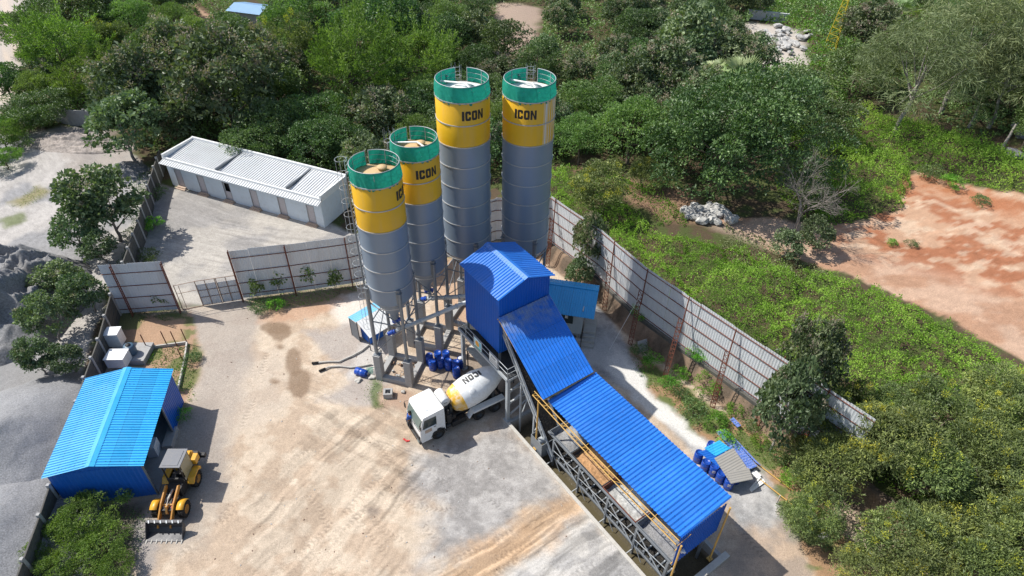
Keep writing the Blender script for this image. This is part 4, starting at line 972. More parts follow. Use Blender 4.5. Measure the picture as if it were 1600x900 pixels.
# local x left from the corner is negative, y away from the camera
b = MB(); b.corr((-6.2, 0, 3.42), (1, 0, 0), (0, 3.35, .45), 6.2, 3.38, .2, .03, up=(0, 0, 1)); b.corr((-6.2, 4.3, 3.62), (1, 0, 0), (0, -.98, .25), 6.2, 1.02, .2, .03, up=(0, 0, 1)); r_ = b.build('roof', roof_cyan, cab)
b = MB(); b.box((-3.1, 3.33, 3.9), (6.25, .3, .04)); b.build('ridge_cap', roof_cyan, r_)
b = MB(); b.boxb(-6.0, -.95, .55, .65, 1.0, 3.35); b.build('front_wall', paint('cabin_wall', (.40, .45, .47), .6, dirt=.3), cab)
b = MB(); b.boxb(-1.05, -.95, .65, 3.9, 1.0, 3.6); b.build('side_wall', MATS['cabin_wall'], cab)
b = MB(); b.boxb(-6.0, -1.0, 3.8, 3.9, 1.0, 3.6); b.build('back_wall', MATS['cabin_wall'], cab)
b = MB(); b.boxb(-2.9, -1.75, .50, .56, 2.1, 3.1); wn = b.build('window', glass_dark, cab); b = MB(); b.boxb(-2.45, -2.2, .48, .50, 2.65, 2.95); b.build('notice', white_plain, wn)
b = MB(); b.boxb(-2.6, -1.8, .5, .56, 1.1, 1.12); b.boxb(-6, -1, .5, 3.9, .88, 1.0); b.build('floor_slab', concrete, cab)
for x in (-5.8, -3.4, -1.2):
    b = MB(); b.boxb(x-.15, x+.15, .6, .9, 0, .9); b.build('pier', concrete, cab)
b = MB()
for k in range(4): b.boxb(-.82, .25, .05+k*.33, 3.0, k*.25, (k+1)*.25)
b.build('steps', conc_pale, cab, bevel=.01)
b = MB(); b.boxb(-1.4, -.9, -.2, .15, 0, .9); b.build('step_wall', concrete, cab)

# ------------------------------------------------------------ generator shed near the first silo
gs = at(557, 503, 2.3); gdir = at(597, 480, 2.3)-gs; ga = math.atan2(gdir[1], gdir[0])
gn = thing('pump_shelter', 'low shelter with a light blue sheet and a white sheet roof beside the leftmost silo', 'shelter', (gs[0], gs[1], 0), ga)
b = MB(); b.corr((-.05, 0, 2.3), (1, 0, 0), (0, 1.25, -.25), 2.9, 1.3, .2, .025, up=(0, 0, 1)); b.build('roof_sheet', paint('roof_sky', (.16, .42, .62), .45, dirt=.2, dirtc=(.4, .5, .55)), gn)
b = MB(); b.corr((0, -.02, 2.3), (1, 0, 0), (0, -1.7, -.75), 2.7, 1.85, .25, .02, up=(0, 0, 1)); b.build('roof_sheet', white_plain, gn)
b = MB(); b.corr((0, 1.15, 0.05), (0, -1, 0), (0, 0, 1), 1.1, 2.0, .2, .02, up=(-1, 0, 0)); b.build('side_panel', steel, gn)
for x, y, z in ((0, 1.15, 2.0), (0, 0, 2.25), (0, -1.55, 1.55), (2.6, 1.15, 2.0), (2.6, -1.55, 1.55), (2.6, 0, 2.25)):
    b = MB(); b.beam((x, y, 0), (x, y, z), .06); b.build('post', steel_dark, gn)
b = MB(); b.boxb(.4, 1.8, -1.0, .3, .1, 1.2); b.build('pump', wall_mid, gn, bevel=.03)
# sloping white sheet below the tower
o = MB(); o.corr((-1.9, -1.2, 0), (1, 0, 0), (0, 1, .18), 3.6, 2.5, .3, .02, up=(0, 0, 1)); sc_ = o.build('roof_sheet', conc_pale)
lt = thing('lean_to', 'low pale sheet canopy under the left side of the blue tower', 'canopy', PW(-30.6, 20.6, 0), R(PA)); sc_.parent = lt; sc_.location = (-.2, 0, 2.35)
for x, y in ((-2, -1.1), (1.4, -1.1), (-2, 1.1), (1.4, 1.1)): b = MB(); b.beam((x, y, 0), (x, y, 2.3+y*.18), .07); b.build('post', steel_dark, lt)

# ------------------------------------------------------------ drums
def barrel_proto(loc, label, group):
    t = thing('plastic_drum', label, 'drum', loc, 0, group)
    b = MB(); b.lathe([(.01, 0), (.27, 0), (.29, .03), (.29, .28), (.3, .3), (.3, .33), (.29, .35), (.29, .56), (.3, .58), (.3, .61), (.29, .63), (.285, .84), (.25, .88)], 20); b.build('body', barrel_blue, t)
    b = MB(); b.lathe([(.25, .88), (.27, .90), (.27, .93), (.24, .93), (.235, .90), (.01, .90)], 20); b.box((.13, .05, .915), (.07, .07, .03)); b.box((-.13, -.03, .915), (.05, .05, .03)); b.build('lid', barrel_blue, t)
    return t
G1 = 'blue drums beside the mixer truck'
bp0 = None
bl_ = [((670.5, 555.5), 'blue drum at the left end of the cluster by the silo footing'), ((675.5, 564.5), 'blue drum in front at the left of the cluster, nearest the truck cab'),
       ((684, 551.5), 'blue drum in the back row, second from the left'), ((696.5, 551), 'blue drum in the back row, third from the left'),
       ((688, 561.5), 'blue drum in the front row, second from the left'), ((700, 564), 'blue drum in the middle of the front row'),
       ((712, 566), 'blue drum behind the one touching the truck barrel'), ((713, 576.5), 'blue drum closest to the yellow mouth of the mixer drum'), ((720, 561), 'blue drum with a white bag on top at the right of the cluster')]
for i, ((x, y), lab) in enumerate(bl_):
    p = at(x, y, .9)
    if i == 0: bp0 = Proto(barrel_proto((p[0], p[1], 0), lab, G1)); bp0.root.scale = (1.1, 1.1, 1.05)
    else: bp0.copy((p[0], p[1], 0), i*.8, lab)
p = at(720, 560, 1.0); b = MB(); b.lathe([(.01, 0), (.2, .02), (.24, .1), (.15, .2), (.01, .23)], 10); o = b.build('plastic_bag', white_plain); o.location = (p[0], p[1], .93); o.scale = (1, .8, 1); tag(o, 'crumpled white bag on top of a blue drum', 'bag')
G2 = 'blue drums under the sheet table'
for i, ((x, y), lab) in enumerate((((1093, 712), 'blue drum at the upper left corner under the sheet table'), ((1104, 726), 'second blue drum along the near side of the sheet table'), ((1117, 733), 'blue drum with white sticker midway along the near side of the table'),
                                   ((1128, 744), 'fourth blue drum along the near side of the sheet table'), ((1141, 754), 'blue drum with white sticker at the lower corner of the table'), ((1153, 744), 'blue drum behind the lower corner of the sheet table'), ((1163, 737), 'blue drum at the far lower corner of the sheet table'), ((1112, 698), 'blue drum under the bright cyan sheet'))):
    p = at(x, y-(4 if i not in (2, 4) else 4), .9)
    q = bp0.copy((p[0], p[1], 0), i*1.3, lab, G2)
    if i in (2, 4):
        b = MB(); b.add([(.293*math.cos(g), .293*math.sin(g), z) for z in (.5, .75) for g in np.linspace(-2.2, -1.5, 5)], [(k, k+1, k+6, k+5) for k in range(4)], 0, True); s_ = b.build('sticker', white_plain, q); s_.rotation_euler = (0, 0, -i*1.3)
q = bp0.copy((p[0], p[1], .3), .3, 'blue drum lying on its side by the hoses', 'loose drums'); q.rotation_euler = (R(90), 0, R(70)); q.location = (*at(556, 579, .3)[:2], .3)
q['group'] = None; del q['group']
# sheets lying over the right group of drums
def sheetlet(pxs, z, mat_, label, pitch=.2, tilt=0, tile=True, cat='sheet', name='corrugated_sheet'):
    a, b_, c_ = [Vector(at(*p, z)) for p in pxs]       # corner, along ribs end, across end
    a.z = z; c = (a+b_+c_)/3; m_ = MB(); m_.corr(a, c_-a, b_-a, (c_-a).length, (b_-a).length, pitch, .025, up=(0, 0, 1))
    o = m_.build(name, mat_, world=True, loc=tuple(c)); tag(o, label, cat); return o
sheetlet(((1090, 706), (1121, 678+20), (1133, 737)), .97, wall_mid, 'dark blue corrugated sheet lying over the drums at the left of the table', .2)
sheetlet(((1100, 700), (1124, 688), (1118, 713)), 1.02, roof_cyan, 'small bright cyan corrugated sheet on top of the drum table')
o = sheetlet(((1116, 716), (1146, 700), (1142, 756)), 1.02, paint('old_sheet', (.27, .26, .24), .8, dirt=.5), 'weathered grey ribbed sheet covering the drums at the lower right', .2)
sheetlet(((1136, 738), (1170, 731), (1142, 756)), 1.05, MATS['old_sheet'], 'second weathered grey sheet at the lower corner of the drum table', .2)
sheetlet(((1119, 675), (1132, 670), (1170, 734)), .45, paint('sheet_scratched', (.04, .13, .50), .5, dirt=.8, dirtc=(.35, .38, .5), lo=.4), 'long scratched blue sheet leaning behind the drum table', .2)
sheetlet(((1132, 671), (1140, 676), (1180, 722)), .35, MATS['sheet_scratched'], 'narrow scratched blue sheet next to the long leaning one', .2)
sheetlet(((1173, 738), (1183, 748), (1180, 733)), .15, white_plain, 'small white sheet on the ground right of the drum table', .3)
sheetlet(((1174, 769), (1196, 753), (1170, 764)), .12, white_plain, 'larger white board lying on the ground beyond the drum table', .3)
sheetlet(((1171, 763), (1187, 745), (1174, 764)), .18, white_plain, 'thin white strip lying beside the larger white board', .3)
sheetlet(((1140, 655), (1146, 652), (1152, 668)), .4, MATS['sheet_scratched'], 'small blue and white scrap sheet in the weeds above the drum table', .2)
for (a, c), lab in ((((1180, 722), (1240, 768)), 'rusty orange pipe lying in the weeds right of the drum table'), (((1186, 748), (1240, 790)), 'orange pipe lying behind the white boards'), (((1213, 770), (1213, 787)), 'pale stake standing by the gravel at the right edge'), (((1287, 798), (1312, 815)), 'orange pipe half hidden under the bushes at the lower right')):
    p0, p1 = at(*a, .12), at(*c, .12)
    if 'stake' in lab: p1 = p0.copy(); p0 = at(1213, 787, 0); p1 = p0+np.array([0, 0, 1.0])
    b = MB(); b.tube(p0, p1, .045, n=8); o = b.build('pipe', yellow_pole if 'stake' not in lab else conc_pale, world=True, loc=tuple((p0+p1)/2)); tag(o, lab, 'pipe' if 'stake' not in lab else 'stake')

# ------------------------------------------------------------ plinth boxes beside the garden
def cube_thing(name, px, z, size, rz, mat_, label, cat, lid=True):
    p = at(*px, z); b = MB(); sx_, sy_, sz_ = size; b.boxb(-sx_/2, sx_/2, -sy_/2, sy_/2, 0, sz_)
    t = thing(name, label, cat, (p[0], p[1], z), rz); b.build('body', mat_, t, bevel=.03)
    if lid: b = MB(); b.boxb(-sx_/2-.04, sx_/2+.04, -sy_/2-.04, sy_/2+.04, sz_, sz_+.06); b.build('lid', mat_, t, bevel=.01)
    return t
cube_thing('concrete_block', (205, 556), 0, (3.2, 2.2, .5), .05, concrete, 'grey concrete base slab carrying the tanks above the blue shed roof', 'block', False)
cube_thing('water_tank', (188, 567), .5, (1.5, 1.2, .95), .05, white_p, 'white box tank nearest the blue shed roof', 'tank')
cube_thing('water_tank', (184, 536), .5, (1.1, 1.0, 1.35), .1, white_p, 'taller white box tank with a dark hatch behind the other tanks', 'tank')
t = thing('water_tank', 'small dark blue grey barrel tank between the white ones', 'tank', tuple(at(206, 552, .5)))
b = MB(); b.lathe([(.01, 0), (.42, 0), (.47, .1), (.47, .75), (.40, .9), (.2, .95), (.01, .95)], 10); b.build('body', paint('tank_slate', (.06, .12, .18), .5), t); b = MB(); b.lathe([(.01, .95), (.2, .95), (.2, 1.02), (.01, 1.03)], 10); b.build('lid', black_p, t)
gd = thing('garden_edging', 'low concrete edging with rusty stakes round the bare garden patch', 'edging', tuple(at(275, 535, 0)))
gp = [(225, 546), (262, 541), (293, 537), (290, 560), (276, 625)]
for i in range(len(gp)-1):
    a, c = at(*gp[i]), at(*gp[i+1]); b = MB(); b.beam((a[0], a[1], .12), (c[0], c[1], .12), .12, .3); b.build('kerb', conc_pale, gd, world=True)
for x, y in ((231, 546), (262, 541), (293, 537), (277, 541), (288, 568)):
    a = at(x, y); b = MB(); b.beam((a[0], a[1], 0), (a[0]-.05, a[1], 1.75), .06); b.build('stake', rustm, gd, world=True)
t = thing('red_box', 'small red letter box on a post beside the blue shed roof', 'box', tuple(at(270, 606, 0)))
b = MB(); b.beam((0, 0, 0), (0, 0, 1.1), .07); b.build('post', rustm, t); b = MB(); b.box((0, 0, 1.3), (.4, .5, .4)); b.prism([(-.28, 0), (.28, 0), (0, .18)], .6, (0, -.3, 1.5)); b.build('body', paint('faded_red', (.30, .05, .04), .7, dirt=.3), t)
p = at(607, 618, 0); t = thing('concrete_chamber', 'open square concrete chamber on the ground in front of the silo footing', 'chamber', tuple(p), .1)
b = MB()
for x0, x1, y0, y1 in ((-.36, .36, -.34, -.2), (-.36, .36, .2, .34), (-.36, -.2, -.2, .2), (.2, .36, -.2, .2)): b.boxb(x0, x1, y0, y1, 0, .5)
b.build('wall', concrete, t, bevel=.015); b = MB(); b.lathe([(.01, .3), (.12, .3), (.12, .36), (.01, .38)], 10); b.build('valve', steel_dark, t)
for i, (P_, lab) in enumerate((([(492, 567), (512, 565), (530, 565), (550, 556), (565, 548), (576, 539)], 'upper grey hose lying on the ground left of the silo footing'), ([(503, 578), (515, 573), (530, 572), (548, 574), (565, 572), (581, 569)], 'lower grey hose with a frayed end beside the lying blue drum'))):
    pts = [Vector(at(x, y, .1)) for x, y in P_]; c = pts[2].copy(); b = MB(); b.path(pts, .075, 8)
    t = thing('hose', lab, 'hose', tuple(c)); b.build('tube', conc_pale, t, world=True)
    b = MB(); b.path([pts[0]+(pts[0]-pts[1]).normalized()*.25, pts[0]+(pts[1]-pts[0]).normalized()*.3], .10, 8); b.build('rubber_end', black_rub, t, world=True)
# rubble between the pedestals, pipes on the ground
rr = random.Random(8)
def rock(name, p, s, mat_, label, cat='rock', group=None, seed=0, flat=.7, master={}):
    key = (mat_.name, seed % 4)
    if key not in master:
        bm = bmesh.new(); bmesh.ops.create_icosphere(bm, subdivisions=2, radius=1); r_ = random.Random(seed % 4+3)
        for v in bm.verts:
            q = v.co; k = .8+.35*math.sin(q.x*2.3+seed)*math.cos(q.y*2.9)+.12*r_.random(); v.co = Vector((max(-.8, min(.75, q.x*k)), max(-.7, min(.8, q.y*k)), max(-.6, min(.7, q.z*k))))
        me = bpy.data.meshes.new(name); bm.to_mesh(me); bm.free(); me.materials.append(mat_); master[key] = me
    o = bpy.data.objects.new(name, master[key]); COL.objects.link(o); o.location = p; o.scale = (s, s*rr.uniform(.65, 1), s*flat*rr.uniform(.7, 1)); o.rotation_euler = (rr.uniform(-.3, .3), rr.uniform(-.3, .3), rr.uniform(0, 6.28)); tag(o, label, cat, group); return o
for k in range(46):
    x, y = rr.uniform(-1.1, 1.1), rr.uniform(-1.1, 1.1); rock('broken_stone', (-9.0+x+y*.2, 37.7+y-x*.2, .12), rr.uniform(.08, .2), rock_w if k % 3 else rock_b, 'broken stone lying between the concrete pedestals of the leftmost silo', 'stone', 'broken stones between the silo pedestals', k)
for x, y, s in ((572, 582, .42), (581, 589, .35), (560, 594, .38), (590, 548, .4), (605, 560, .3), (597, 566, .3)):
    p = at(x, y, .1); rock('cement_lump', tuple(p), s, conc_pale, 'pale lump of spilt cement by the foot of the leftmost silo', 'lump', 'spilt cement lumps by the leftmost silo', x, .5)
p = at(630, 612, .1); rock('cement_lump', tuple(p), .22, conc_pale, 'single pale cement lump right of the square concrete chamber', 'lump', None, 9)
p = at(577, 584, .1); b = MB()
for k in range(7): b.path([(0.1*k-.3, .05*math.sin(k), .0), (.08*k-.25, .3, .2+.03*k), (.1*k-.3, .7, .05)], .02, 4)
o = b.build('green_net_scrap', net_green, loc=None); o.location = tuple(p); tag(o, 'scrap of green netting at the foot of the leftmost silo', 'net')
for i, (x, y) in enumerate(((632.5, 687), (637, 689))):
    p = at(x, y, .04); b = MB(); b.prism([(-.05, -.13), (.05, -.13), (.06, .05), (.04, .14), (-.04, .14), (-.06, .05)], .03, (0, 0, 0), ((1, 0, 0), (0, 1, 0), (0, 0, 1))); b.path([(-.05, .03, .03), (0, .06, .08), (.05, .03, .03)], .012, 4)
    o = b.build('sandal', red_p); o.location = tuple(p); o.rotation_euler = (0, 0, 1.0+i*.8); o.scale = (1.1,)*3; tag(o, ('red sandal lying in front of the truck, the left one of the pair', 'red sandal lying in front of the truck, the right one of the pair')[i], 'sandal')
# guy rope from the fence post to the ground
a, c = Vector(at(1000.7, 461, 4.9)), Vector(at(952, 547, 0)); b = MB(); b.tube(a, c, .018, n=5); o = b.build('guy_rope', white_plain, world=True, loc=tuple(c)); tag(o, 'thin pale rope stretched from the fence post down to the ground', 'rope')
# slab leaning by the bank
p = at(1005, 548, .1); b = MB(); b.box((0, 0, .45), (1.0, .06, 1.0)); o = b.build('concrete_slab', concrete); o.location = tuple(p); o.rotation_euler = (-.5, .1, .5); tag(o, 'grey slab leaning in the weeds below the fence post', 'slab')
# ------------------------------------------------------------ wheels
def wheel(t, x, y, z, r, w_, rim_m, side, name='wheel', knob=0, dual=False):
    """axis along local y; side=+1 shows its outside towards +y"""
    M = Matrix.Translation((x, y, z)) @ Matrix.Rotation(-R(90)*side, 4, 'X')
    b = MB(M); h = w_/2
    b.lathe([(r*.56, -h), (r*.8, -h), (r*.94, -h*.92), (r, -h*.7), (r, h*.7), (r*.94, h*.92), (r*.8, h), (r*.56, h*.92), (r*.56, -h)], 32)
    if knob:
        for k in range(knob):
            g = 2*math.pi*k/knob
            for s_ in (-1, 1):
                b.box((r*1.0*math.cos(g+s_*.06), r*1.0*math.sin(g+s_*.06), s_*h*.48), (r*.09, r*.16, h*.85), rot=Matrix.Rotation(g+s_*.06, 4, 'Z') @ Matrix.Rotation(s_*.45, 4, 'X'))
    wh = b.build('tyre', black_rub, None)
    root = bpy.data.objects.new(name, wh.data); 
    bpy.data.objects.remove(wh)
    COL.objects.link(root); root.parent = t
    b = MB(M); b.lathe([(.01, h*.35), (r*.16, h*.5), (r*.2, h*.25), (r*.42, h*.1), (r*.5, h*.55), (r*.57, h*.9)], 24)
    for k in range(8): g = k*math.pi/4; b.tube((r*.28*math.cos(g), r*.28*math.sin(g), h*.15), (r*.28*math.cos(g), r*.28*math.sin(g), h*.42), .02, n=5)
    b.build('rim', rim_m, root)
    return root
# ------------------------------------------------------------ mixer truck: local x towards its nose
TA = math.atan2(-.545, -.838)
to = at(687, 686); tl_ = np.array([.545, -.838, 0]); tO = to-tl_*1.12
mt = thing('mixer_truck', 'white concrete mixer truck with yellow ended drum parked under the blue tower', 'truck', (tO[0], tO[1], 0), TA)
HW = 1.13
cabm = white_p
def cab_section(z): pass
b = MB()
# cab shell as a side profile with a window opening, both sides, plus roof and back
prof_low = [(-.55, .75), (-.50, .75), (-.50, 1.0), (-.30, 1.18), (0, 1.26), (.35, 1.18), (.52, .95), (.58, .45), (1.42, .45), (1.48, .8), (1.46, 1.75), (-.55, 1.75)]
for s_ in (-1, 1): b.prism(prof_low, .06, (0, s_*HW-(.06 if s_ > 0 else 0), 0), ((1, 0, 0), (0, 0, 1), (0, 1, 0)))
for s_ in (-1, 1):
    o = s_*HW-(.06 if s_ > 0 else 0); A = ((1, 0, 0), (0, 0, 1), (0, 1, 0))
    b.prism([(-.55, 1.75), (.12, 1.75), (.12, 2.62), (-.55, 2.62)], .06, (0, o, 0), A)      # blind panel behind the door
    b.prism([(1.28, 1.75), (1.46, 1.75), (1.22, 2.62), (1.08, 2.62)], .06, (0, o, 0), A)   # front pillar
    b.prism([(-.55, 2.62), (1.22, 2.62), (1.12, 2.9), (-.48, 3.02)], .06, (0, o, 0), A)
b.boxb(-.57, -.51, -HW+.06, HW-.06, .75, 2.95)
b.add([(-.48, -HW, 3.03), (1.12, -HW, 2.91), (1.12, HW, 2.91), (-.48, HW, 3.03)], [(0, 1, 2, 3)])
b.add([(1.12, -HW, 2.91), (1.23, -HW, 2.62), (1.23, HW, 2.62), (1.12, HW, 2.91)], [(0, 1, 2, 3)])
b.boxb(1.40, 1.47, -HW+.06, HW-.06, 1.0, 1.78); b.boxb(-.51, 1.42, -HW+.06, HW-.06, .95, 1.05)
cb = b.build('cab', white_p, mt)
b = MB(); b.box((.3, 0, 2.975), (.8, 1.3, .03)); b.box((.3, 0, 2.99), (.4, .5, .03)); b.build('roof_panel', white_p, cb, bevel=.015)
b = MB(); b.add([(1.475, -HW+.1, 1.78), (1.475, HW-.1, 1.78), (1.235, HW-.1, 2.64), (1.235, -HW+.1, 2.64)], [(0, 1, 2, 3)]); b.build('windscreen', glass_scr, cb)
for s_ in (-1, 1):
    b = MB(); b.prism([(.16, 1.78), (1.27, 1.78), (1.06, 2.60), (.16, 2.60)], .03, (0, s_*(HW-.03)-.015, 0), ((1, 0, 0), (0, 0, 1), (0, 1, 0))); b.build('side_window', glass_dark, cb)
for s_ in (-1, 1):
    b = MB(); b.prism([(.14, 1.1), (1.24, 1.1), (1.24, 1.72), (.14, 1.72)], .015, (0, s_*(HW+.004)-.0075, 0), ((1, 0, 0), (0, 0, 1), (0, 1, 0))); b.boxb(.2, .38, s_*(HW+.02)-.01, s_*(HW+.02)+.01, 1.6, 1.64, 1)
    d_ = b.build('door', [white_p, black_p], cb)
    b = MB(); b.boxb(.55, 1.1, s_*(HW+.016)-.004, s_*(HW+.016)+.004, 1.3, 1.62); b.build('number_panel', tile_tan, d_)
for s_ in (-1, 1):
    b = MB(); b.path([(1.25, s_*HW, 2.7), (1.5, s_*(HW+.14), 2.66), (1.5, s_*(HW+.14), 2.3)], .018, 5); b.box((1.5, s_*(HW+.15), 2.25), (.06, .2, .42)); b.build('mirror', black_p, cb)
cb.scale = (1, 1, 1.06)
b = MB(); b.boxb(1.42, 1.60, -HW, HW, .38, .66); b.boxb(1.40, 1.5, -HW*.75, HW*.75, .66, 1.0); b.build('bumper', black_p, mt, bevel=.03)
for s_ in (-1, 1): b = MB(); b.boxb(1.56, 1.62, s_*.85-.16, s_*.85+.16, .44, .6); b.build('headlight', glass_scr, mt)
b = MB(); b.boxb(1.46, 1.50, -.5, .5, .82, .98); b.boxb(1.46, 1.49, -HW+.1, HW-.1, 1.72, 1.79); b.build('grille', black_p, mt)
for s_ in (-1, 1): b = MB(); b.tube((1.5, s_*.3, 1.8), (1.30, s_*.3-.35, 2.4), .014, n=4); b.build('wiper', black_p, mt)
# front mudguards, steps
for s_ in (-1, 1):
    b = MB(); b.lathe([(.60, -.17), (.66, -.17), (.66, .17), (.60, .17), (.60, -.17)], 16, a0=.15, a1=math.pi-.1)
    o = b.build('mudguard', black_p, mt); o.matrix_basis = Matrix.Translation((0, s_*(HW-.16), .50)) @ Matrix.Rotation(R(90), 4, 'X')
for s_ in (-1, 1):
    o = wheel(mt, 0, s_*.94, .50, .50, .30, steel_dark, s_)
    for x in (-3.45, -4.92): wheel(mt, x, s_*.86, .50, .50, .52, steel_dark, s_)
b = MB()
for s_ in (-1, 1): b.boxb(-6.0, 1.3, s_*.42-.05, s_*.42+.05, .72, 1.02)
for x in (-5.8, -4.2, -2.6, -1.2, .9): b.boxb(x-.06, x+.06, -.4, .4, .76, .98)
for x in (-3.45, -4.92, 0): b.tube((x, -.8, .5), (x, .8, .5), .09, n=8)
b.boxb(-5.3, -1.0, -.5, .5, 1.02, 1.16); b.build('chassis', black_p, mt)
b = MB(); b.boxb(-2.4, -1.2, .55, 1.0, .45, .95); b.tube((-1.1, .8, .7), (-.75, .8, .7), .2, n=10); b.build('fuel_tank', black_p, mt, bevel=.03)
b = MB(); b.boxb(-2.4, -1.0, -1.0, -.55, .45, .95); b.build('battery_box', black_p, mt, bevel=.03)
b = MB(); b.boxb(-1.2, -.85, -.9, .9, 1.0, 1.9); b.tube((-1.0, .75, 1.0), (-1.0, .75, 2.3), .09, n=8); b.boxb(-1.6, -1.2, .1, .8, 1.1, 1.5); b.path([(-1.4, .8, 1.2), (-1.2, .95, 1.6), (-.9, .6, 1.9)], .04, 6); b.build('engine', black_p, mt)
for s_ in (-1, 1):
    b = MB(); y0_, y1_ = (.62, 1.1) if s_ > 0 else (-1.1, -.62)
    b.boxb(-5.75, -2.95, y0_, y1_, 1.14, 1.19); b.prism([(-2.95, 1.14), (-2.95, 1.19), (-2.55, .72), (-2.62, .66)], y1_-y0_, (0, y0_, 0), ((1, 0, 0), (0, 0, 1), (0, 1, 0)))
    ye = y1_-.03 if s_ > 0 else y0_
    b.boxb(-5.75, -2.95, ye, ye+.03, 1.0, 1.14); b.build('fender', white_p, mt)
# water tank lying across behind the cab
b = MB(Matrix.Translation((-1.05, -.25, 2.72)) @ Matrix.Rotation(R(-90), 4, 'X')); b.lathe([(.01, -.62), (.34, -.62), (.40, -.57), (.40, .57), (.34, .62), (.01, .64)], 28); wt = b.build('water_tank', white_p, mt)
b = MB(); 
for k in range(5): b.boxb(-1.15+k*.05, -1.12+k*.05, .390, .396, 2.68, 2.76)
b.boxb(-1.25, -.9, -.8, -.65, 1.1, 2.4); b.boxb(-1.25, -.9, .15, .3, 1.1, 2.4); b.build('tank_bracket', steel_dark, mt)
# drum
dax = Vector((-1, 0, .245)).normalized(); d0 = Vector((-1.55, -.05, 1.95))
zx = dax; xx = Vector((0, 1, 0)); yx = zx.cross(xx)
DM = Matrix(((xx.x, yx.x, zx.x, d0.x), (xx.y, yx.y, zx.y, d0.y), (xx.z, yx.z, zx.z, d0.z), (0, 0, 0, 1)))
prof = [(.01, -.02), (.45, .0), (.74, .12), (1.0, .5), (1.12, .95)]; prof2 = [(1.12, .95), (1.19, 1.5), (1.21, 1.9), (1.21, 2.5), (1.13, 2.9), (.92, 3.65), (.62, 4.35), (.60, 4.5), (.54, 4.5), (.5, 4.2)]
def dense(P, k=5):
    out = []
    for (a, c), (d, e) in zip(P[:-1], P[1:]):
        for j in range(k): out.append((a+(d-a)*j/k, c+(e-c)*j/k))
    return out+[P[-1]]
def dr(t):
    P = prof+prof2[1:6]
    for (a, c), (d, e) in zip(P[:-1], P[1:]):
        if c <= t <= e: return a+(d-a)*(t-c)/(e-c)
    return .6
b = MB(DM); b.lathe(prof2, 56); dm = b.build('drum', white_p, mt)
dmm = paint('drum_yellow', (.72, .40, .03), .5, dirt=.85, dirtc=(.74, .70, .62), sc=1.2, fine=3, lo=.42)
b = MB(DM); b.lathe(prof, 56); b.build('drum_band', dmm, dm)
b = MB(DM)
for t_ in (1.52, 2.6, 3.6): b.lathe([(dr(t_)-.005, t_-.03), (dr(t_)+.012, t_-.01), (dr(t_)+.012, t_+.01), (dr(t_)-.005, t_+.03)], 56)
b.build('weld_ring', white_p, dm)
b = MB(DM); g0_ = None
def dpoint(t_, ang, off=.012):                     # ang measured from the drum's upper side, positive towards the camera side
    r_ = dr(t_)+off; v = Vector((0, 0, 1)); v = (v-zx*v.dot(zx)).normalized(); s_ = Vector((0, 1, 0))
    return d0+zx*t_+(v*math.cos(ang)+s_*math.sin(ang))*r_
b = MB()
for q in ICONQ:        # the word reads upside down from the camera side
    vv = []
    for x, z in q:
        t_ = 2.35 - x*.46; vv.append(dpoint(t_, -.05+z*.46, .035))
    b.add(vv, [(0, 1, 2, 3)], 0, False)
b.build('lettering', paint('letter_grey', (.05, .05, .05), .7, dirt=.5, dirtc=(.3, .3, .29), sc=3, fine=8), dm)
c_ = dpoint(1.78, .78, .0); n_ = (c_-(d0+zx*1.78)).normalized(); b = MB(Matrix.Translation(c_) @ n_.to_track_quat('Z', 'Y').to_matrix().to_4x4()); b.lathe([(.24, -.03), (.24, .045), (.22, .06), (.01, .06)], 24); b.build('hatch', white_p, dm)
b = MB(); b.boxb(-1.5, -1.3, -.5, .5, 1.1, 2.2); b.boxb(-5.1, -4.9, -.6, .6, 1.16, 2.1); b.tube((-5.0, -.55, 2.1), (-5.0, -.55, 2.45), .08, n=8); b.tube((-5.0, .55, 2.1), (-5.0, .55, 2.45), .08, n=8); b.build('pedestal', steel_dark, mt)
b = MB(); b.lathe([(.7, 0), (.35, -.55), (.3, -.55), (.64, 0)], 20); o = b.build('hopper', steel, mt); o.location = (-6.05, 0, 3.9)
b = MB(); b.path([(-6.2, 0, 3.1), (-6.5, .2, 2.4), (-6.8, .3, 1.7)], [.25, .22, .2], 8); b.build('chute', steel, mt)
b = MB()
for s_ in (0, .35): b.tube((-5.9, .7+s_, 1.0), (-5.9, .7+s_, 3.2), .02, n=5)
for z in np.arange(1.2, 3.2, .3): b.tube((-5.9, .7, z), (-5.9, 1.05, z), .015, n=4)
b.build('ladder', steel_dark, mt)
for s_ in (-1, 1): b = MB(); b.boxb(-6.06, -6.0, s_*.8-.12, s_*.8+.12, .8, .9); b.build('tail_light', red_p, mt)

# ------------------------------------------------------------ wheel loader (x towards the bucket)
lf0 = at(292, 802); lh = R(-88.5); ld = np.array([math.cos(lh), math.sin(lh), 0]); ll = np.array([-ld[1], ld[0], 0]); lO = lf0-ll*.98
wlr = thing('wheel_loader', 'yellow wheel loader with a grey canopy and toothed front bucket beside the blue shed', 'loader', (lO[0], lO[1], 0), lh)
rim_or = paint('rim_orange', (.50, .22, .03), .6, dirt=.5)
for s_ in (-1, 1):
    wheel(wlr, 0, s_*.86+.1, .55, .55, .42, rim_or, s_, knob=18); wheel(wlr, -2.35, s_*.80+.1, .55, .55, .42, rim_or, s_, knob=18)
b = MB(); b.boxb(-.75, .45, -.35, .55, .45, 1.05); b.boxb(-1.2, -.7, -.2, .4, .4, .8); b.tube((0, -.8, .55), (0, 1.0, .55), .12, n=8); b.tube((-2.35, -.8, .55), (-2.35, 1.0, .55), .12, n=8); b.boxb(-3.6, -1.1, -.42, .62, .5, 1.15); b.boxb(-1.6, -.9, -.4, .6, .6, 1.3); b.build('chassis', black_p, wlr, bevel=.03)
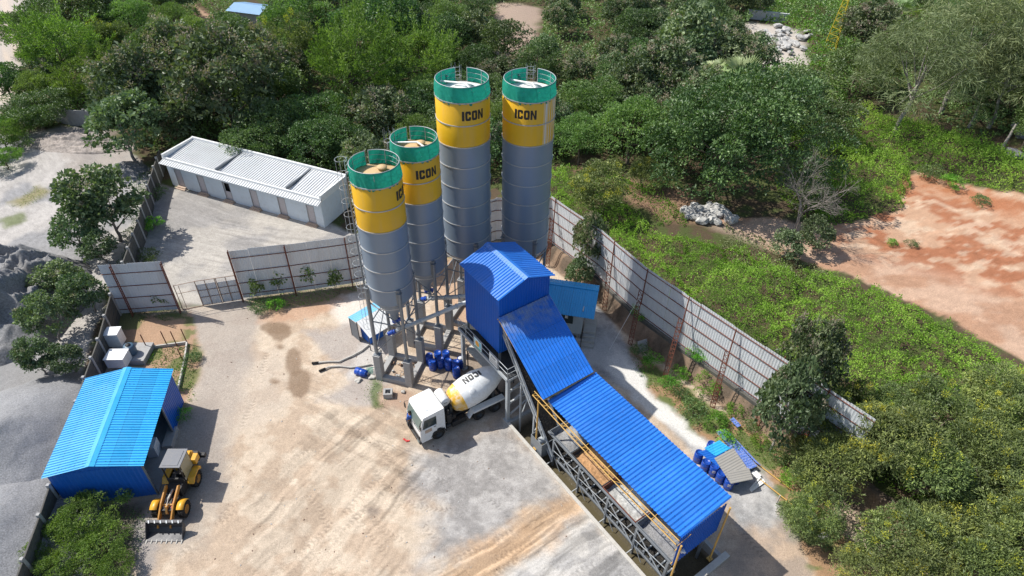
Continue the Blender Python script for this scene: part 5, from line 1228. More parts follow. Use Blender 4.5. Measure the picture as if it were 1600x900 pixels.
for s_ in (-1, 1):
    b = MB(); yc = s_*.86+.1; b.lathe([(.60, -.23), (.64, -.23), (.64, .23), (.60, .23), (.60, -.23)], 12, a0=R(50), a1=R(150)); o = b.build('front_fender', yellow_p, wlr); o.matrix_basis = Matrix.Translation((0, yc, .58)) @ Matrix.Rotation(R(90), 4, 'X')
    b = MB(); b.prism([(-2.95, .9), (-2.95, 1.2), (-2.6, 1.32), (-1.9, 1.32), (-1.6, 1.0), (-1.75, 1.0), (-2.0, 1.2), (-2.6, 1.2)], .44, (0, yc-.22, 0), ((1, 0, 0), (0, 0, 1), (0, 1, 0))); b.build('rear_fender', yellow_p, wlr)
b = MB(); b.boxb(-3.75, -2.55, -.36, .56, 1.1, 1.85); b.prism([(-3.75, 1.85), (-2.55, 1.85), (-2.75, 1.98), (-3.55, 1.95)], .8, (0, -.3, 0), ((1, 0, 0), (0, 0, 1), (0, 1, 0))); hd = b.build('engine_hood', yellow_p, wlr, bevel=.04)
b = MB(); b.tube((-3.3, .1, 1.9), (-3.3, .1, 2.35), .06, n=8); b.boxb(-3.5, -3.15, -.1, .3, 1.97, 2.01); b.build('exhaust', black_p, hd)
b = MB(); b.boxb(-4.15, -3.72, -.5, .7, .6, 1.3); b.boxb(-4.2, -3.9, .35, 1.1, .75, 1.05); b.build('counterweight', black_p, wlr, bevel=.05)
b = MB(); b.boxb(-3.6, -3.0, .56, .95, 1.25, 1.75); b.build('side_box', yellow_p, wlr, bevel=.03)
b = MB()
for x, y in ((-1.65, -.45), (-1.65, .68), (-2.95, -.45), (-2.95, .68)): b.beam((x, y, 1.1), (x, y, 2.86), .07)
b.boxb(-2.9, -1.6, -.45, .66, 1.1, 1.2); b.boxb(-1.62, -1.5, -.4, .62, 1.1, 1.7); b.beam((-2.95, -.45, 1.9), (-2.95, .68, 1.9), .05); b.build('cab_frame', black_p, wlr)
b = MB(); b.boxb(-3.08, -1.55, -.56, .79, 2.86, 2.93); b.box((-2.3, .1, 2.94), (1.2, 1.0, .03)); cp = b.build('canopy', paint('canopy_grey', (.15, .155, .17), .6, dirt=.4), wlr, bevel=.06)
b = MB(); b.boxb(-2.5, -2.05, -.1, .35, 1.2, 1.5); b.boxb(-2.58, -2.45, -.1, .35, 1.4, 2.0); b.build('seat', black_p, wlr, bevel=.04)
b = MB(); b.tube((-1.6, .1, 1.6), (-1.85, .1, 1.85), .03, n=6); b.path([(-1.87+.1*math.cos(g)*.6, .1+.18*math.sin(g), 1.87+.1*math.cos(g)) for g in np.linspace(0, 6.28, 16)], .018, 5, closed=False); b.build('steering_wheel', black_p, wlr)
b = MB(); b.add([(-2.92, .74, 1.35), (-1.75, .74, 1.35), (-1.75, .72, 2.75), (-2.92, .72, 2.75)], [(0, 1, 2, 3)]); b.build('side_glass', paint('dusty_glass', (.30, .27, .16), .25, dirt=.5), wlr)
for s_, ym in ((-1, -.30), (1, .52)):
    b = MB(); b.prism([(-1.15, 1.55), (-1.0, 1.72), (.1, 1.35), (1.0, .78), (1.35, .42), (1.25, .25), (.75, .55), (0, 1.02), (-1.05, 1.38)], .09, (0, ym-.045, 0), ((1, 0, 0), (0, 0, 1), (0, 1, 0))); b.build('arm', rim_or, wlr)
b = MB(); b.boxb(.15, .4, -.28, .5, .88, 1.0); b.tube((.05, -.3, 1.1), (.05, .52, 1.1), .07, n=8); b.prism([(.1, .8), (.2, 1.25), (.35, 1.3), (.55, .8), (.4, .6)], .14, (0, .04, 0), ((1, 0, 0), (0, 0, 1), (0, 1, 0))); b.build('crank', paint('crank_orange', (.5, .25, .06), .6, dirt=.5), wlr)
b = MB(); b.tube((-1.0, .05, 1.25), (-.2, .08, 1.35), .075, n=8); b.tube((-.2, .08, 1.35), (.3, .1, 1.2), .035, n=6); b.build('tilt_cylinder', conc_pale, wlr)
for y, mm in ((.36, red_p), (-.16, steel_light)): b = MB(); b.tube((-1.0, y, .95), (-.3, y, 1.15), .065, n=8); b.tube((-.3, y, 1.15), (.35, y, 1.0), .035, n=6); b.build('lift_cylinder', mm, wlr)
b = MB(); BP = [(1.25, 1.0), (1.15, .75), (1.18, .35), (1.4, .1), (2.0, .03)]
TH = [(x+.04, z+.03) for x, z in BP[::-1]]
b.prism(BP+TH, 2.34, (0, -.92, 0), ((1, 0, 0), (0, 0, 1), (0, 1, 0)))
for y in (-.94, 1.40): b.prism([(1.25, 1.0), (1.15, .75), (1.18, .35), (1.4, .08), (2.0, .03), (1.45, .75)], .04, (0, y, 0), ((1, 0, 0), (0, 0, 1), (0, 1, 0)))
b.boxb(1.1, 1.3, -.9, 1.4, .98, 1.04); bk = b.build('bucket', paint('bucket_steel', (.06, .06, .065), .5, .4, dirt=.5, dirtc=(.17, .17, .17), lo=.5), wlr)
for k in range(8): b = MB(); y = -.88+k*.322; b.prism([(1.92, .02), (1.92, .09), (2.08, .07), (2.2, .03), (2.2, .01)], .07, (0, y, 0), ((1, 0, 0), (0, 0, 1), (0, 1, 0))); b.build('tooth', conc_pale, bk)
b = MB()
for k in range(6): b.box((1.27, -.7+k*.38, 1.05), (.22, .07, .05), rot=Matrix.Rotation(.5, 4, 'Z'))
b.build('wear_strip', steel_light, bk)

# ------------------------------------------------------------ person cleaning the windscreen
def skin_body(name, joints, edges, mat_, parent, sub=2, root_i=0):
    me = bpy.data.meshes.new(name); me.from_pydata([j[0] for j in joints], edges, []); o = bpy.data.objects.new(name, me); COL.objects.link(o)
    if parent: o.parent = parent
    me.materials.append(mat_)
    sk = o.modifiers.new('skin', 'SKIN'); sk.use_smooth_shade = True
    if not me.skin_vertices: me.attributes.new  # layer comes with the modifier
    return o
def person_mesh(parent, joints, edges, name, mat_, faces_mat=None):
    bm = bmesh.new(); lay_ = bm.verts.layers.skin.verify()
    vs = []
    for i, (p, r_) in enumerate(joints): v = bm.verts.new(p); v[lay_].radius = (r_, r_) if not hasattr(r_, '__len__') else r_; v[lay_].use_root = (i == 0); vs.append(v)
    for a, c in edges: bm.edges.new((vs[a], vs[c]))
    me = bpy.data.meshes.new(name); bm.to_mesh(me); bm.free(); me.materials.append(mat_)
    o = bpy.data.objects.new(name, me); COL.objects.link(o)
    if parent is not None: o.parent = parent
    m_ = o.modifiers.new('skin', 'SKIN'); m_.use_smooth_shade = True; s_ = o.modifiers.new('sub', 'SUBSURF'); s_.levels = 1; s_.render_levels = 2
    return o
# local frame of the truck: he stands on the front bumper, facing -x, reaching to the glass
Mt = chainM(mt); 
def TW(x, y, z): return Mt @ Vector((x, y, z))
pw = TW(1.62, -.55, .66)
pr_ = bpy.data.objects.new('person', None)
bpy.data.objects.remove(pr_)
J = [((0, 0, .86), (.15, .11)), ((0, 0, 1.05), (.145, .10)), ((-.06, 0, 1.26), (.17, .11)), ((-.10, 0, 1.40), (.10, .08)), ((-.12, 0, 1.48), (.052, .052)), ((-.15, 0, 1.60), (.088, .10)), ((-.15, 0, 1.68), (.08, .09)),
     ((0, .09, .80), (.09, .09)), ((-.04, .10, .47), (.062, .062)), ((.03, .10, .10), (.042, .042)), ((-.10, .11, .035), (.045, .035)),
     ((0, -.09, .80), (.09, .09)), ((-.02, -.11, .47), (.062, .062)), ((.05, -.11, .10), (.042, .042)), ((-.08, -.12, .035), (.045, .035)),
     ((-.10, .19, 1.36), (.058, .058)), ((-.22, .27, 1.14), (.045, .045)), ((-.36, .22, 1.30), (.034, .034)), ((-.42, .20, 1.34), (.036, .022)),
     ((-.10, -.19, 1.36), (.058, .058)), ((-.05, -.26, 1.09), (.045, .045)), ((-.22, -.27, .93), (.034, .034)), ((-.29, -.26, .90), (.036, .022))]
E_ = [(0, 1), (1, 2), (2, 3), (3, 4), (4, 5), (5, 6), (0, 7), (7, 8), (8, 9), (9, 10), (0, 11), (11, 12), (12, 13), (13, 14), (3, 15), (15, 16), (16, 17), (17, 18), (3, 19), (19, 20), (20, 21), (21, 22)]
for base, s_ in ((18, 1), (22, -1)):              # five fingers on each hand
    bp__ = J[base][0]; d_ = Vector(bp__)-Vector(J[base-1][0]); d_.normalize(); sd_ = Vector((0, 1, 0)); 
    for k, ln in enumerate((.06, .075, .08, .07)):
        a = Vector(bp__)+sd_*(k-1.5)*.022+d_*.03; c = a+d_*ln+Vector((0, 0, -.02)); i0 = len(J); J += [(tuple(a), (.011, .011)), (tuple(c), (.008, .008))]; E_ += [(base, i0), (i0, i0+1)]
    a = Vector(bp__)+sd_*(-.045*s_); c = a+d_*.04+sd_*(-.02*s_); i0 = len(J); J += [(tuple(a), (.012, .012)), (tuple(c), (.009, .009))]; E_ += [(base, i0), (i0, i0+1)]
body = person_mesh(None, J, E_, 'person', skin_m)
body.location = pw; body.rotation_euler = (0, 0, TA); tag(body, 'person in a blue shirt standing on the front bumper wiping the truck windscreen', 'person')
gr = lambda r_, k: tuple(q+k for q in r_)
JS = [(J[i][0], gr(J[i][1], .02)) for i in (0, 1, 2, 3, 15, 16, 19, 20)]; person_mesh(body, JS, [(0, 1), (1, 2), (2, 3), (3, 4), (4, 5), (3, 6), (6, 7)], 'shirt', cloth_blue)
JT = [(J[i][0], gr(J[i][1], .018)) for i in (0, 7, 8, 9, 11, 12, 13)]; person_mesh(body, JT, [(0, 1), (1, 2), (2, 3), (0, 4), (4, 5), (5, 6)], 'trousers', cloth_dark)
b = MB(Matrix.Translation((-.145, 0, 1.655)) @ Matrix.Scale(1.08, 4, (1, 0, 0))); b.lathe([(.092, -.03), (.105, .02), (.10, .07), (.07, .11), (.01, .125)], 16); b.build('hair', hair_m, body)
b = MB()
for y in (-.035, .035): b.box((-.245, y, 1.64), (.02, .024, .012))
b.box((-.245, 0, 1.575), (.02, .04, .01)); b.prism([(-.235, 1.64), (-.265, 1.60), (-.235, 1.595)], .02, (0, -.01, 0), ((1, 0, 0), (0, 0, 1), (0, 1, 0))); b.build('face', hair_m, body)
for s_ in (.11, -.12): b = MB(); b.boxb(-.17, .07, s_-.05, s_+.05, -.0, .05); b.build('shoe', black_p, body, bevel=.02)
# ------------------------------------------------------------ vegetation
def leafmat(name, c0, c1, c2, tr_=.25, gloss=.35):
    """c0 dark leaves .. c1 usual .. c2 fresh tips; the mix follows each leaf's own random value"""
    m, t, b = nmat(name)
    a = t.nodes.new('ShaderNodeAttribute'); a.attribute_name = 'tint'
    oi = t.nodes.new('ShaderNodeObjectInfo')
    r = ramp(t, a.outputs['Fac'], [(0, c0), (.55, c1), (1, c2)])
    hs = t.nodes.new('ShaderNodeHueSaturation'); t.links.new(r.outputs[0], hs.inputs['Color'])
    mr = t.nodes.new('ShaderNodeMapRange'); mr.inputs[3].default_value = .78; mr.inputs[4].default_value = 1.25; t.links.new(oi.outputs['Random'], mr.inputs[0]); t.links.new(mr.outputs[0], hs.inputs['Value'])
    mr2 = t.nodes.new('ShaderNodeMapRange'); mr2.inputs[3].default_value = .475; mr2.inputs[4].default_value = .52; 
    ma = t.nodes.new('ShaderNodeMath'); ma.operation = 'FRACT'; mm = t.nodes.new('ShaderNodeMath'); mm.operation = 'MULTIPLY'; mm.inputs[1].default_value = 7.13; t.links.new(oi.outputs['Random'], mm.inputs[0]); t.links.new(mm.outputs[0], ma.inputs[0]); t.links.new(ma.outputs[0], mr2.inputs[0]); t.links.new(mr2.outputs[0], hs.inputs['Hue'])
    t.links.new(hs.outputs[0], b.inputs['Base Color']); b.inputs['Roughness'].default_value = .5; b.inputs['Specular IOR Level'].default_value = gloss
    tr = t.nodes.new('ShaderNodeBsdfTranslucent'); g2 = mixc(t, 1.0, hs.outputs[0], (1.3, 1.5, .5), 'MULTIPLY'); t.links.new(g2, tr.inputs[0])
    mx = t.nodes.new('ShaderNodeMixShader'); mx.inputs[0].default_value = tr_; t.links.new(b.outputs[0], mx.inputs[1]); t.links.new(tr.outputs[0], mx.inputs[2]); t.links.new(mx.outputs[0], t.nodes['Material Output'].inputs[0])
    return m
bark = gravel('bark', (.16, .13, .10), 6, .5); bark_pale = gravel('bark_pale', (.30, .27, .24), 6, .4)
LM = {'teak': leafmat('leaf_teak', (.06, .10, .045), (.145, .20, .095), (.25, .31, .17), .18, .4),
      'neem': leafmat('leaf_neem', (.07, .125, .035), (.15, .24, .075), (.27, .37, .13), .3),
      'acacia': leafmat('leaf_acacia', (.065, .125, .03), (.15, .255, .065), (.27, .38, .12), .35, .2),
      'dark': leafmat('leaf_dark', (.045, .09, .028), (.10, .17, .052), (.20, .30, .09), .2, .6),
      'mango': leafmat('leaf_mango', (.08, .11, .04), (.18, .23, .08), (.35, .41, .11), .2, .4),
      'casu': leafmat('leaf_casuarina', (.11, .13, .06), (.20, .235, .11), (.32, .34, .17), .2, .2),
      'scrub': leafmat('leaf_scrub', (.055, .14, .02), (.175, .37, .05), (.34, .52, .10), .35, .25),
      'palm': leafmat('leaf_palm', (.10, .16, .05), (.20, .28, .10), (.34, .42, .20), .25, .5)}
tuftm = leafmat('seed_tuft', (.24, .20, .15), (.37, .32, .25), (.50, .44, .35), .2, .1)
yelm = leafmat('yellow_tip', (.30, .32, .04), (.48, .48, .07), (.6, .58, .10), .3, .2)
NR = np.random.default_rng(11)
def leaves(P, N, size, asp, rnd, droop=0.0, jit=.7):
    """rhombic leaves at P with outward direction N; returns verts (4n,3)"""
    n = len(P); d = N + rnd.normal(0, jit, (n, 3)); d[:, 2] -= droop; d /= np.linalg.norm(d, axis=1)[:, None]+1e-9
    u = rnd.normal(0, 1, (n, 3)); u[:, 2] *= .6
    s = np.cross(d, u); s /= np.linalg.norm(s, axis=1)[:, None]+1e-9
    sz = (size*rnd.uniform(.6, 1.3, n))[:, None]
    a = P; c = P+d*sz; m_ = P+d*sz*.5; nn = np.cross(d, s)
    l = m_+s*sz*asp*.5+nn*sz*.12; r = m_-s*sz*asp*.5+nn*sz*.12
    return np.stack([a, l, c, r], 1).reshape(-1, 3)
def crown_points(kind, Rr, Hh, ncl, rnd, cs):
    """cluster centres and their outward directions for a crown of radius Rr, height Hh"""
    out = []; lob = rnd.normal(0, 1, (7, 3)); lob /= np.linalg.norm(lob, axis=1)[:, None]; lw = rnd.uniform(-.5, .5, 7)
    while len(out) < ncl:
        d = rnd.normal(0, 1, 3); d /= np.linalg.norm(d)
        if d[2] < -.45: continue
        k = 1+sum(w*max(0, d@l)**2 for w, l in zip(lw, lob))
        rad = rnd.uniform(.45, 1.0)**.6*k
        p = np.array([d[0]*Rr, d[1]*Rr, d[2]*Hh*.5])*rad
        if kind == 'cone': q = (p[2]+Hh*.5)/Hh; p[:2] *= 1.15-.75*q
        out.append((p, d))
    return out
def tree_mesh(kind, Rr, Hh, trunk_h, seed, ncl=70, per=60, leaf=.3, asp=.5, cs=.9, lm='neem', tuft=0.0, tuftmat=None, droop=.1, shape='round', spikes=0, trunk_r=.16, barkm=None, limb=9):
    rnd = np.random.default_rng(seed)
    cl = crown_points(shape, Rr, Hh, ncl, rnd, cs); V = []; T = []; MI = []
    cz = trunk_h+Hh*.42
    for i, (p, d) in enumerate(cl):
        r_ = cs*rnd.uniform(.6, 1.3); n = int(per*rnd.uniform(.7, 1.2)*(r_/cs)**2)
        q = rnd.normal(0, 1, (n, 3)); q /= np.linalg.norm(q, axis=1)[:, None]; q[:, 2] = np.abs(q[:, 2])*.9-.25
        if spikes and rnd.random() < spikes:
            ax = d*1.0+np.array([0, 0, .9]); ax /= np.linalg.norm(ax); L_ = cs*2.6; tt = rnd.uniform(0, 1, n)
            P = p+ax*(tt*L_)[:, None]+q*(r_*.33*(1-tt*.7))[:, None]; N = q*.8+ax
        else:
            P = p+q*(np.array([1, 1, .62])*r_)*rnd.uniform(.75, 1.05, (n, 1)); N = q+np.array([0, 0, .25])
        V.append(leaves(P, N, leaf, asp, rnd, droop)); base = rnd.uniform(.12, .78)
        T.append(np.clip(base+rnd.normal(0, .16, n), 0, 1)); istuft = rnd.random() < tuft
        mi = np.zeros(n, int)
        MI.append(mi)
        if istuft and d[2] > -.1:
            m2 = int(per*.8); q = rnd.normal(0, 1, (m2, 3)); q /= np.linalg.norm(q, axis=1)[:, None]; tr_ = r_*.5; up_ = d+np.array([0, 0, .7]); up_ /= np.linalg.norm(up_)
            V.append(leaves(p+up_*r_*.75+q*tr_*rnd.uniform(.3, 1, (m2, 1)), q, leaf*.42, .6, rnd, 0)); T.append(np.clip(rnd.normal(.5, .2, m2), 0, 1)); MI.append(np.ones(m2, int))
    V = np.concatenate(V); V[:, 2] += cz; T = np.concatenate(T); MI = np.concatenate(MI)
    n = len(T); F_ = np.arange(4*n).reshape(n, 4)
    col = T
    crown = npmesh('crown', V, F_, [LM[lm], tuftmat or tuftm], None, {'tint': ('FLOAT', 'FACE', col)}, mi=MI)
    b = MB(); b.mi = 0; top = Vector((rnd.uniform(-.3, .3), rnd.uniform(-.3, .3), trunk_h))
    mid = Vector((rnd.uniform(-.15, .15), rnd.uniform(-.15, .15), trunk_h*.5))
    b.path([(0, 0, -.3), mid, top, (top.x*1.2, top.y*1.2, cz)], [trunk_r*1.3, trunk_r, trunk_r*.8, trunk_r*.35], 8)
    for i in rnd.choice(len(cl), min(limb, len(cl)), replace=False):
        p = Vector(cl[i][0])+Vector((0, 0, cz)); s_ = top.lerp(Vector((top.x, top.y, cz)), rnd.uniform(0, .6)); m_ = s_.lerp(p, .5)+Vector((0, 0, -.2))
        b.path([s_, m_, p], [trunk_r*.5, trunk_r*.3, trunk_r*.1], 5)
    tr = b.build('trunk', barkm or bark)
    return crown.data, tr.data, crown, tr
KINDS = {}
def reg(kind, n, **k):
    L_ = []
    for i in range(n):
        c, t_, co, to_ = tree_mesh(kind, seed=hash_(kind)+i*13, **k); bpy.data.objects.remove(co); bpy.data.objects.remove(to_); L_.append((c, t_))
    KINDS[kind] = L_
def hash_(s): return sum(ord(c)*(i+3) for i, c in enumerate(s)) % 9973
reg('teak', 3, Rr=3.0, Hh=5.6, trunk_h=1.2, ncl=105, per=62, leaf=.34, asp=.62, cs=.72, lm='teak', tuft=.6, droop=.25, trunk_r=.14)
reg('teak_green', 3, Rr=2.8, Hh=5.8, trunk_h=1.0, ncl=80, per=48, leaf=.36, asp=.66, cs=.62, lm='teak', tuft=.12, droop=.25, trunk_r=.13, barkm=bark_pale)
reg('neem', 3, Rr=3.1, Hh=4.6, trunk_h=1.5, ncl=95, per=105, leaf=.21, asp=.5, cs=.85, lm='neem', droop=0)
reg('acacia', 3, Rr=3.3, Hh=4.4, trunk_h=1.3, ncl=120, per=100, leaf=.30, asp=.24, cs=.75, lm='acacia', droop=-.1, spikes=.3)
reg('plume', 1, Rr=3.6, Hh=4.6, trunk_h=1.8, ncl=120, per=110, leaf=.30, asp=.24, cs=.8, lm='acacia', droop=-.1, spikes=.75)
reg('dark', 3, Rr=3.2, Hh=5.0, trunk_h=1.0, ncl=110, per=90, leaf=.24, asp=.5, cs=.8, lm='dark', droop=.1)
reg('big_dark', 1, Rr=5.4, Hh=8.0, trunk_h=.6, ncl=240, per=150, leaf=.27, asp=.5, cs=.95, lm='dark', droop=.1)
reg('mango', 3, Rr=3.2, Hh=4.2, trunk_h=1.2, ncl=110, per=95, leaf=.27, asp=.32, cs=.72, lm='mango', tuft=.14, tuftmat=yelm, droop=.1)
reg('casu', 2, Rr=3.6, Hh=6.4, trunk_h=2.6, ncl=150, per=70, leaf=.62, asp=.07, cs=.75, lm='casu', droop=.9, trunk_r=.15, barkm=bark_pale)
reg('shrub', 3, Rr=1.0, Hh=1.3, trunk_h=.15, ncl=26, per=55, leaf=.15, asp=.5, cs=.36, lm='scrub', droop=0, trunk_r=.03, limb=8)
reg('shrub_dark', 2, Rr=1.2, Hh=1.5, trunk_h=.15, ncl=28, per=55, leaf=.17, asp=.5, cs=.4, lm='dark', droop=0, trunk_r=.04, limb=8)
reg('bush', 3, Rr=2.4, Hh=3.4, trunk_h=.4, ncl=95, per=80, leaf=.19, asp=.45, cs=.5, lm='acacia', droop=0, trunk_r=.1)
reg('sapling', 2, Rr=.45, Hh=1.6, trunk_h=.6, ncl=14, per=30, leaf=.2, asp=.5, cs=.25, lm='neem', droop=.2, trunk_r=.02, limb=8)
BASE_R = {'big_dark': 5.4, 'teak': 3.0, 'teak_green': 2.8, 'neem': 3.1, 'acacia': 3.3, 'plume': 3.6, 'dark': 3.2, 'mango': 3.2, 'casu': 3.6, 'shrub': 1.0, 'shrub_dark': 1.2, 'bush': 2.6, 'sapling': .45}
CENT = {'big_dark': 3.9, 'teak': 3.6, 'teak_green': 3.4, 'neem': 3.4, 'acacia': 3.1, 'plume': 3.8, 'dark': 3.1, 'mango': 3.0, 'casu': 5.3, 'shrub': .7, 'shrub_dark': .8, 'bush': 1.6, 'sapling': 1.3}
tcount = 0
def plant(kind, X, Y, s, label, group=None, cat='tree', name='tree', sz=None, rz=None, z=None):
    global tcount; tcount += 1; r_ = random.Random(tcount*31+7)
    c, t_ = KINDS[kind][tcount % len(KINDS[kind])]
    z0 = gz(X, Y) if z is None else z
    root = thing(name, label, cat, (X, Y, z0), r_.uniform(0, 6.28) if rz is None else rz, group); root.scale = (s, s, s*(sz or (r_.uniform(.85, 1.45) if kind == 'mango' else r_.uniform(.9, 1.12))))
    for nm_, me in (('trunk', t_), ('crown', c)):
        o = bpy.data.objects.new(nm_, me); COL.objects.link(o); o.parent = root
    return root
def plant_px(kind, px, py, rpx, label, group=None, zb=None, **k):
    """crown centre and radius as seen; the crown's height above ground follows from its size"""
    zb = zb if zb is not None else 0; s = 1.0
    for _ in range(4):
        p = at(px, py, zb+CENT[kind]*s); s = rpx/pxm(*p)/BASE_R[kind]
    return plant(kind, p[0], p[1], s, label, group, **k)
PLACED = []
def T(kind, px, py, rpx, label, group=None, **k):
    o = plant_px(kind, px, py, rpx, label, group, **k); PLACED.append((o.location.x, o.location.y, rpx/pxm(o.location.x, o.location.y, 3))); return o
# trees one can name
T('acacia', 88, 78, 62, 'bright green feathery tree beside the dirt road at the upper left')
T('acacia', 145, 122, 52, 'bright green feathery tree second from the dirt road at the upper left')
T('dark', 52, 165, 40, 'low dark tree behind the short concrete wall at the upper left', sz=.8)
T('bush', 60, 185, 28, 'low dark bush at the left end of the short concrete wall')
T('bush', 30, 195, 26, 'low bush near the left edge beyond the grey ground')
T('bush', 2, 215, 34, 'green bush cut by the left edge of the picture')
T('bush', 5, 250, 28, 'lower green bush cut by the left edge of the picture')
T('shrub_dark', 28, 225, 18, 'small dark bush beside the green one at the left edge')
T('dark', 100, 25, 50, 'dark tree at the top edge left of the bare dark trees')
T('teak', 212, 130, 66, 'grey green teak with beige flower heads above the far end of the white building')
T('teak', 350, 138, 74, 'largest greyish teak with pale flower heads behind the white building')
T('teak_green', 190, 195, 52, 'teak crown hanging over the end of the precast wall')
T('teak', 275, 78, 46, 'small teak with beige tips behind the two big ones')
T('dark', 430, 140, 52, 'dark tree with yellowish tips behind the white building')
T('mango', 455, 95, 44, 'yellow tipped dark tree left of the plumed light green tree')
T('dark', 420, 200, 52, 'dark tree close behind the roof of the white building')
T('dark', 490, 225, 44, 'dark low tree at the right end of the white building')
T('neem', 452, 38, 46, 'round olive green tree by the blue roof at the top')
T('plume', 548, 105, 72, 'light green tree with upright feathery plumes in the wood')
T('acacia', 655, 95, 60, 'spreading bright green feathery tree left of the tall silos')
T('neem', 700, 38, 36, 'fresh green vine covered tree at the top above the tall silos')
T('dark', 600, 38, 58, 'dark tree at the top edge behind the plumed one')
T('teak', 585, 178, 44, 'slim teak with pale flower heads directly behind the second silo')
T('dark', 650, 175, 42, 'dark green tree between the second silo and the tall silo')
T('teak', 778, 122, 30, 'brownish tree seen between the two tall silos')
T('neem', 925, 180, 52, 'bright light green tree directly right of the tall silos')
T('neem', 985, 220, 54, 'second bright light green tree right of the tall silos')
T('neem', 905, 235, 40, 'light green tree leaning towards the tall silo on the right')
T('big_dark', 1132, 250, 100, 'big round dark green tree above the white boulders')
T('teak', 1030, 135, 52, 'grey green teak between the bright trees and the palms')
T('teak_green', 1080, 75, 54, 'teak hanging above the white rubble clearing')
T('dark', 1235, 150, 56, 'dark vine covered tree right of the fan palms', zb=1)
T('dark', 1290, 195, 40, 'dark low tree at the upper edge of the green scrub', zb=1)
T('mango', 930, 300, 46, 'olive shrub tree just outside the fence by the right tall silo', zb=1, name='tree')
T('casu', 1440, 110, 78, 'wispy olive casuarina tree on the right with a pale trunk', zb=1)
T('casu', 1520, 70, 80, 'taller wispy casuarina behind the coconut palm', zb=1)
T('casu', 1585, 120, 62, 'wispy casuarina cut by the right edge', zb=1)
T('dark', 1345, 110, 50, 'dark tangled tree left of the casuarinas', zb=1)
T('teak', 1362, 45, 44, 'pale grey green tree at the top right of the yellow lattice tower', zb=1)
def based(kind, px, py, s_, sz_, label, z=0, **k):
    p = at(px, py, z); o = plant(kind, p[0], p[1], s_, label, sz=sz_, **k); PLACED.append((p[0], p[1], 2.)); return o
based('teak_green', 1203, 704, .74, 2.0, 'broad leaved teak standing inside the right fence, its crown rising over the sheets')
based('teak', 1232, 655, .66, 1.85, 'slim teak with beige flower heads behind the broad leaved one at the right fence')
T('teak_green', 163, 322, 56, 'teak growing over the precast wall below the white building')
T('teak_green', 120, 365, 34, 'lower teak outside the precast wall with one long branch')
T('teak_green', 155, 385, 26, 'small teak close to the left end of the yard fence')
T('teak_green', 95, 435, 34, 'teak crown beside the dark gravel heap at the left')
T('teak_green', 135, 460, 30, 'teak between the dark gravel heap and the end of the yard fence')
T('teak_green', 75, 500, 36, 'teak on the grey gravel ground outside the precast wall')
T('teak_green', 55, 560, 30, 'teak nearest the left edge above the smooth grey heap')
T('teak_green', 105, 560, 26, 'lowest teak by the gravel heap left of the blue shed')
T('bush', 120, 825, 46, 'bright green bush nearest the front wall of the blue shed')
T('bush', 160, 850, 40, 'green bush between the blue shed and the loader bucket')
T('bush', 105, 885, 44, 'green bush at the bottom edge beside the precast wall')
T('neem', 128, 800, 26, 'small tree rising from the bushes before the blue shed')
T('bush', 62, 878, 30, 'green bush at the foot of the precast wall in the bottom left corner')
T('bush', 178, 895, 34, 'green bush at the bottom edge left of the loader bucket')
T('neem', 142, 772, 22, 'grey green small tree against the front wall of the blue shed')
based('teak', 912, 440, .50, 2.0, 'slim grey teak standing inside the fence behind the cyan cabin')
based('teak_green', 903, 452, .46, 1.3, 'lower dark green teak at the foot of the slim grey one behind the cyan cabin')
# mango mass at the lower right
for i, (x, y, r_) in enumerate(((1300, 715, 58), (1275, 790, 44), (1390, 700, 66), (1450, 745, 66), (1470, 660, 60), (1545, 625, 54), (1540, 715, 66), (1590, 665, 50), (1410, 830, 62), (1480, 820, 66), (1560, 800, 66), (1440, 890, 60), (1540, 890, 66), (1600, 860, 60), (1360, 880, 44), (1610, 760, 60), (1330, 655, 42), (1395, 640, 44), (1270, 720, 36), (1300, 668, 42), (1350, 690, 44), (1258, 690, 30))):
    T('mango', x, y, r_, 'dense olive green tree with yellow tips in the grove at the lower right', 'grove of yellow tipped trees at the lower right', zb=1.3)
# the wood along the top
for x_, y_ in ((1113, 150), (1155, 165), (1293, 95)):
    q_ = at(x_, y_, 3); PLACED.append((q_[0], q_[1], 3.2))
def free(X, Y, r_):
    return all((X-a)**2+(Y-c)**2 > (max(2.0, (r_+q)*.5))**2 for a, c, q in PLACED)
CLEAR = [pix([(-400, 230), (20, 215), (100, 195), (170, 205), (245, 245), (545, 320), (560, 380), (590, 300), (780, 300), (870, 290), (900, 250), (1090, 300), (1250, 250), (1330, 160), (1340, 200), (1700, 300), (1800, 900), (-400, 900)], 0),
         ROAD_P, pix([(775, 20), (850, 20), (845, 120), (770, 100)]), pix([(1175, 45), (1260, 60), (1265, 110), (1170, 130), (1120, 110)]), pix([(310, 15), (345, 30), (345, 62), (318, 50)]),
         pix([(1185, 0), (1330, -10), (1320, 170), (1260, 180), (1260, 50), (1190, 30)]), pix([(365, -10), (440, -10), (440, 48), (365, 48)]), pix([(880, 250), (1000, 280), (1100, 330), (1000, 340)])]
rw = random.Random(5); made = 0
WL_ = {'teak': 'grey green teak with beige flower heads in the wood along the top', 'teak_green': 'broad leaved green tree in the wood along the top', 'dark': 'dark green round tree in the wood along the top', 'neem': 'light green small leaved tree in the wood along the top', 'acacia': 'feathery bright green tree in the wood along the top', 'mango': 'yellow tipped olive tree in the wood along the top'}
def zonek(px, py):
    if px < 330: return rw.choice(['dark', 'dark', 'teak', 'neem', 'mango'])
    if px < 560: return rw.choice(['dark', 'mango', 'teak', 'dark'])
    if px < 780: return rw.choice(['dark', 'dark', 'acacia', 'neem', 'teak_green'])
    if px < 1200: return rw.choice(['teak', 'teak', 'teak', 'teak_green', 'dark'])
    return rw.choice(['dark', 'teak_green', 'dark', 'mango', 'neem'])
